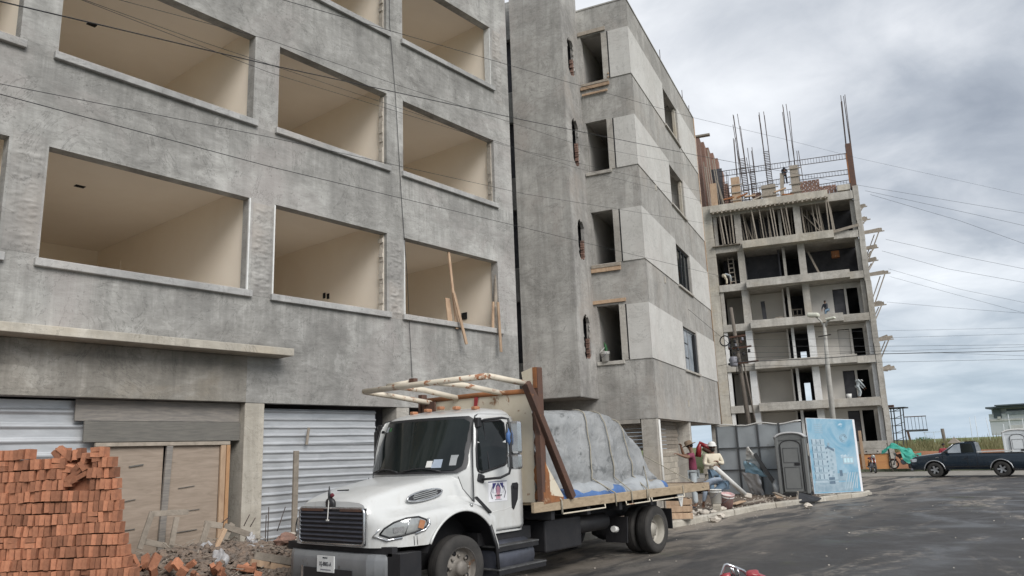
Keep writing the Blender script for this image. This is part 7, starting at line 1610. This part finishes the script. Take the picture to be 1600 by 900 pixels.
# ------------------------------------------------------------------ far things
bd = thing('billboard_frame', 'empty steel billboard frame on a single post, far off behind the grass', 'billboard', (117.3, 25, 1))
for z0 in (3.2, 5.08): MB().bar((117.2, 26.2, z0), (117.6, 23.45, z0), .12).build('rail', 'rust', bd)
for k in range(7): y = 26.2 - k*.455; MB().bar((117.3, y, 3.2), (117.3, y, 5.08), .05).build('bar', 'fence_rail', bd)
MB().bar((117.2, 25.9, 3.15), (117.2, 25.5, -.5), .25).build('post', 'rust', bd); MB().bar((117.2, 26.2, 3.2), (117.6, 23.45, 3.2), .28).build('catwalk', 'fence_rail', bd)
b2_ = thing('sign_frame', 'second low frame of thin bars just right of the billboard, far off', 'frame', (118, 22, 1))
for y in (24.0, 22.9, 21.8): MB().bar((118, y, 1.0), (118, y, 2.9), .05).build('bar', 'far_wall', b2_)
for z in (2.0, 2.9): MB().bar((118, 24.2, z), (118, 21.6, z), .05).build('rail', 'far_wall', b2_)
tag(MB().tube([(88.5, 16.25, .5), (88.5, 16.35, 3.0)], .16, 8).build('stump_post', 'pole_wood'), 'thick dark leaning post in the grass left of the pickup cab', 'post')
tw = thing('scaffold_tower', 'thin scaffold tower with a platform just right of the bare frame', 'scaffold', (73, 17, 1.2))
for y, x in ((17.35, 73), (16.6, 73), (17.35, 74), (16.6, 74)): MB().bar((x, y, .8), (x, y - .12, 4.75), .08).build('leg', 'fence_rail', tw)
for k in range(6): z = 1.4 + k*.62; MB().bar((73, 17.35, z), (73, 16.55, z), .06).build('rung', 'fence_rail', tw); MB().bar((74, 17.35, z), (74, 16.55, z + .3), .04).build('brace', 'fence_rail', tw)
MB().box(72.8, 74.3, 16.1, 17.75, 4.72, 4.82).build('platform', 'chassis_black', tw); MB().obox((73.2, 17.3, 4.95), (.3, .6, .2)).build('planks', 'rust', tw)
tag(MB().tube([(56.2, 13.65, -.1), (56.3, 13.8, 1.9)], .05, 6).build('thin_post', 'pole_wood'), 'thin pale post standing behind the green sheet', 'post')
rq = random.Random(9)
for i in range(9):
    y = 6.5 + i*.9 + rq.uniform(-.3, .3); tag(MB().tube([(86, y, .8), (86, y + rq.uniform(-.15, .15), rq.uniform(3.0, 4.4))], .025, 4).build('thin_pole', 'far_wall'), 'thin distant pole rising above the grass between the dark post and the modern building', 'pole', 'thin poles beyond the grass')
fbg = thing('modern_building', 'pale modern building with ribbon windows and overhanging roof at the far right', 'building', (149, 18, 0))
def fb(nm, y0, y1, z0, z1, x0, x1, mat, par=None): return MB().box(x0, x1, y0, y1, z0, z1).build(nm, mat, par or fbg)
fb('wall', -12, 20.4, 2.2, 5.6, 149, 165, 'far_wall'); fb('roof', -14, 20.6, 6.45, 6.75, 148, 166, 'far_dark'); fb('roof', -12, 19.2, 6.8, 7.0, 147.4, 166, 'far_dark'); fb('upper_wall', -12, 20.0, 5.6, 6.46, 149.8, 165, 'far_wall')
fb('ground_storey', -12, 17.5, -1, 2.25, 150.5, 165, 'far_wall'); fb('recess', 18.6, 19.7, 4.9, 6.4, 148.9, 149.1, 'far_dark'); fb('white_box', 18.75, 19.2, 4.75, 5.15, 148.7, 148.95, 'wall_white')
for k in range(9): fb('window', -8 + k*2.9, -5.3 + k*2.9, 5.3, 5.85, 148.93, 149.02, 'glass_pale'); fb('window', -8 + k*2.9, -5.3 + k*2.9, 6.0, 6.3, 149.72, 149.83, 'far_dark')
for k in range(9): fb('window', -8.1 + k*2.9, -5.4 + k*2.9, 2.9, 3.7, 148.93, 149.02, 'wall_white')
fb('string_course', -12, 20.45, 4.45, 4.75, 148.85, 149.0, 'wall_white')
for i, (x, y, z, r_) in enumerate(((95, 19.6, 1.6, .7), (70, 4.6, 1.5, .6), (68, 5.4, 1.3, .5))):
    bsh = thing('bush', ('low dark bush on the rise left of the dark post', 'yellowish bush behind the pale toilet', 'smaller yellowish bush between the pickup bed and the pale toilet')[i], 'bush', (x, y, z)); m = MB(); rr = random.Random(i)
    for q in range(500):
        d = Vector((rr.gauss(0, 1), rr.gauss(0, 1), rr.gauss(0, 1))).normalized()*r_*rr.random()**.4; c = Vector((x, y, z + .2)) + Vector((d.x, d.y*1.6, d.z*.7)); a = Vector((rr.gauss(0, 1), rr.gauss(0, 1), rr.gauss(0, 1))).normalized()*.07; b = a.cross(Vector((rr.random(), 1, rr.random()))).normalized()*.05; m.add([c - a, c + b, c + a, c - b], [(0, 1, 2, 3)])
    m.build('leaves', 'leaf_green' if i == 0 else 'grass', bsh); MB().tube([(x, y, z - .5), (x, y, z + .3)], .06, 5).build('stem', 'pole_wood', bsh)
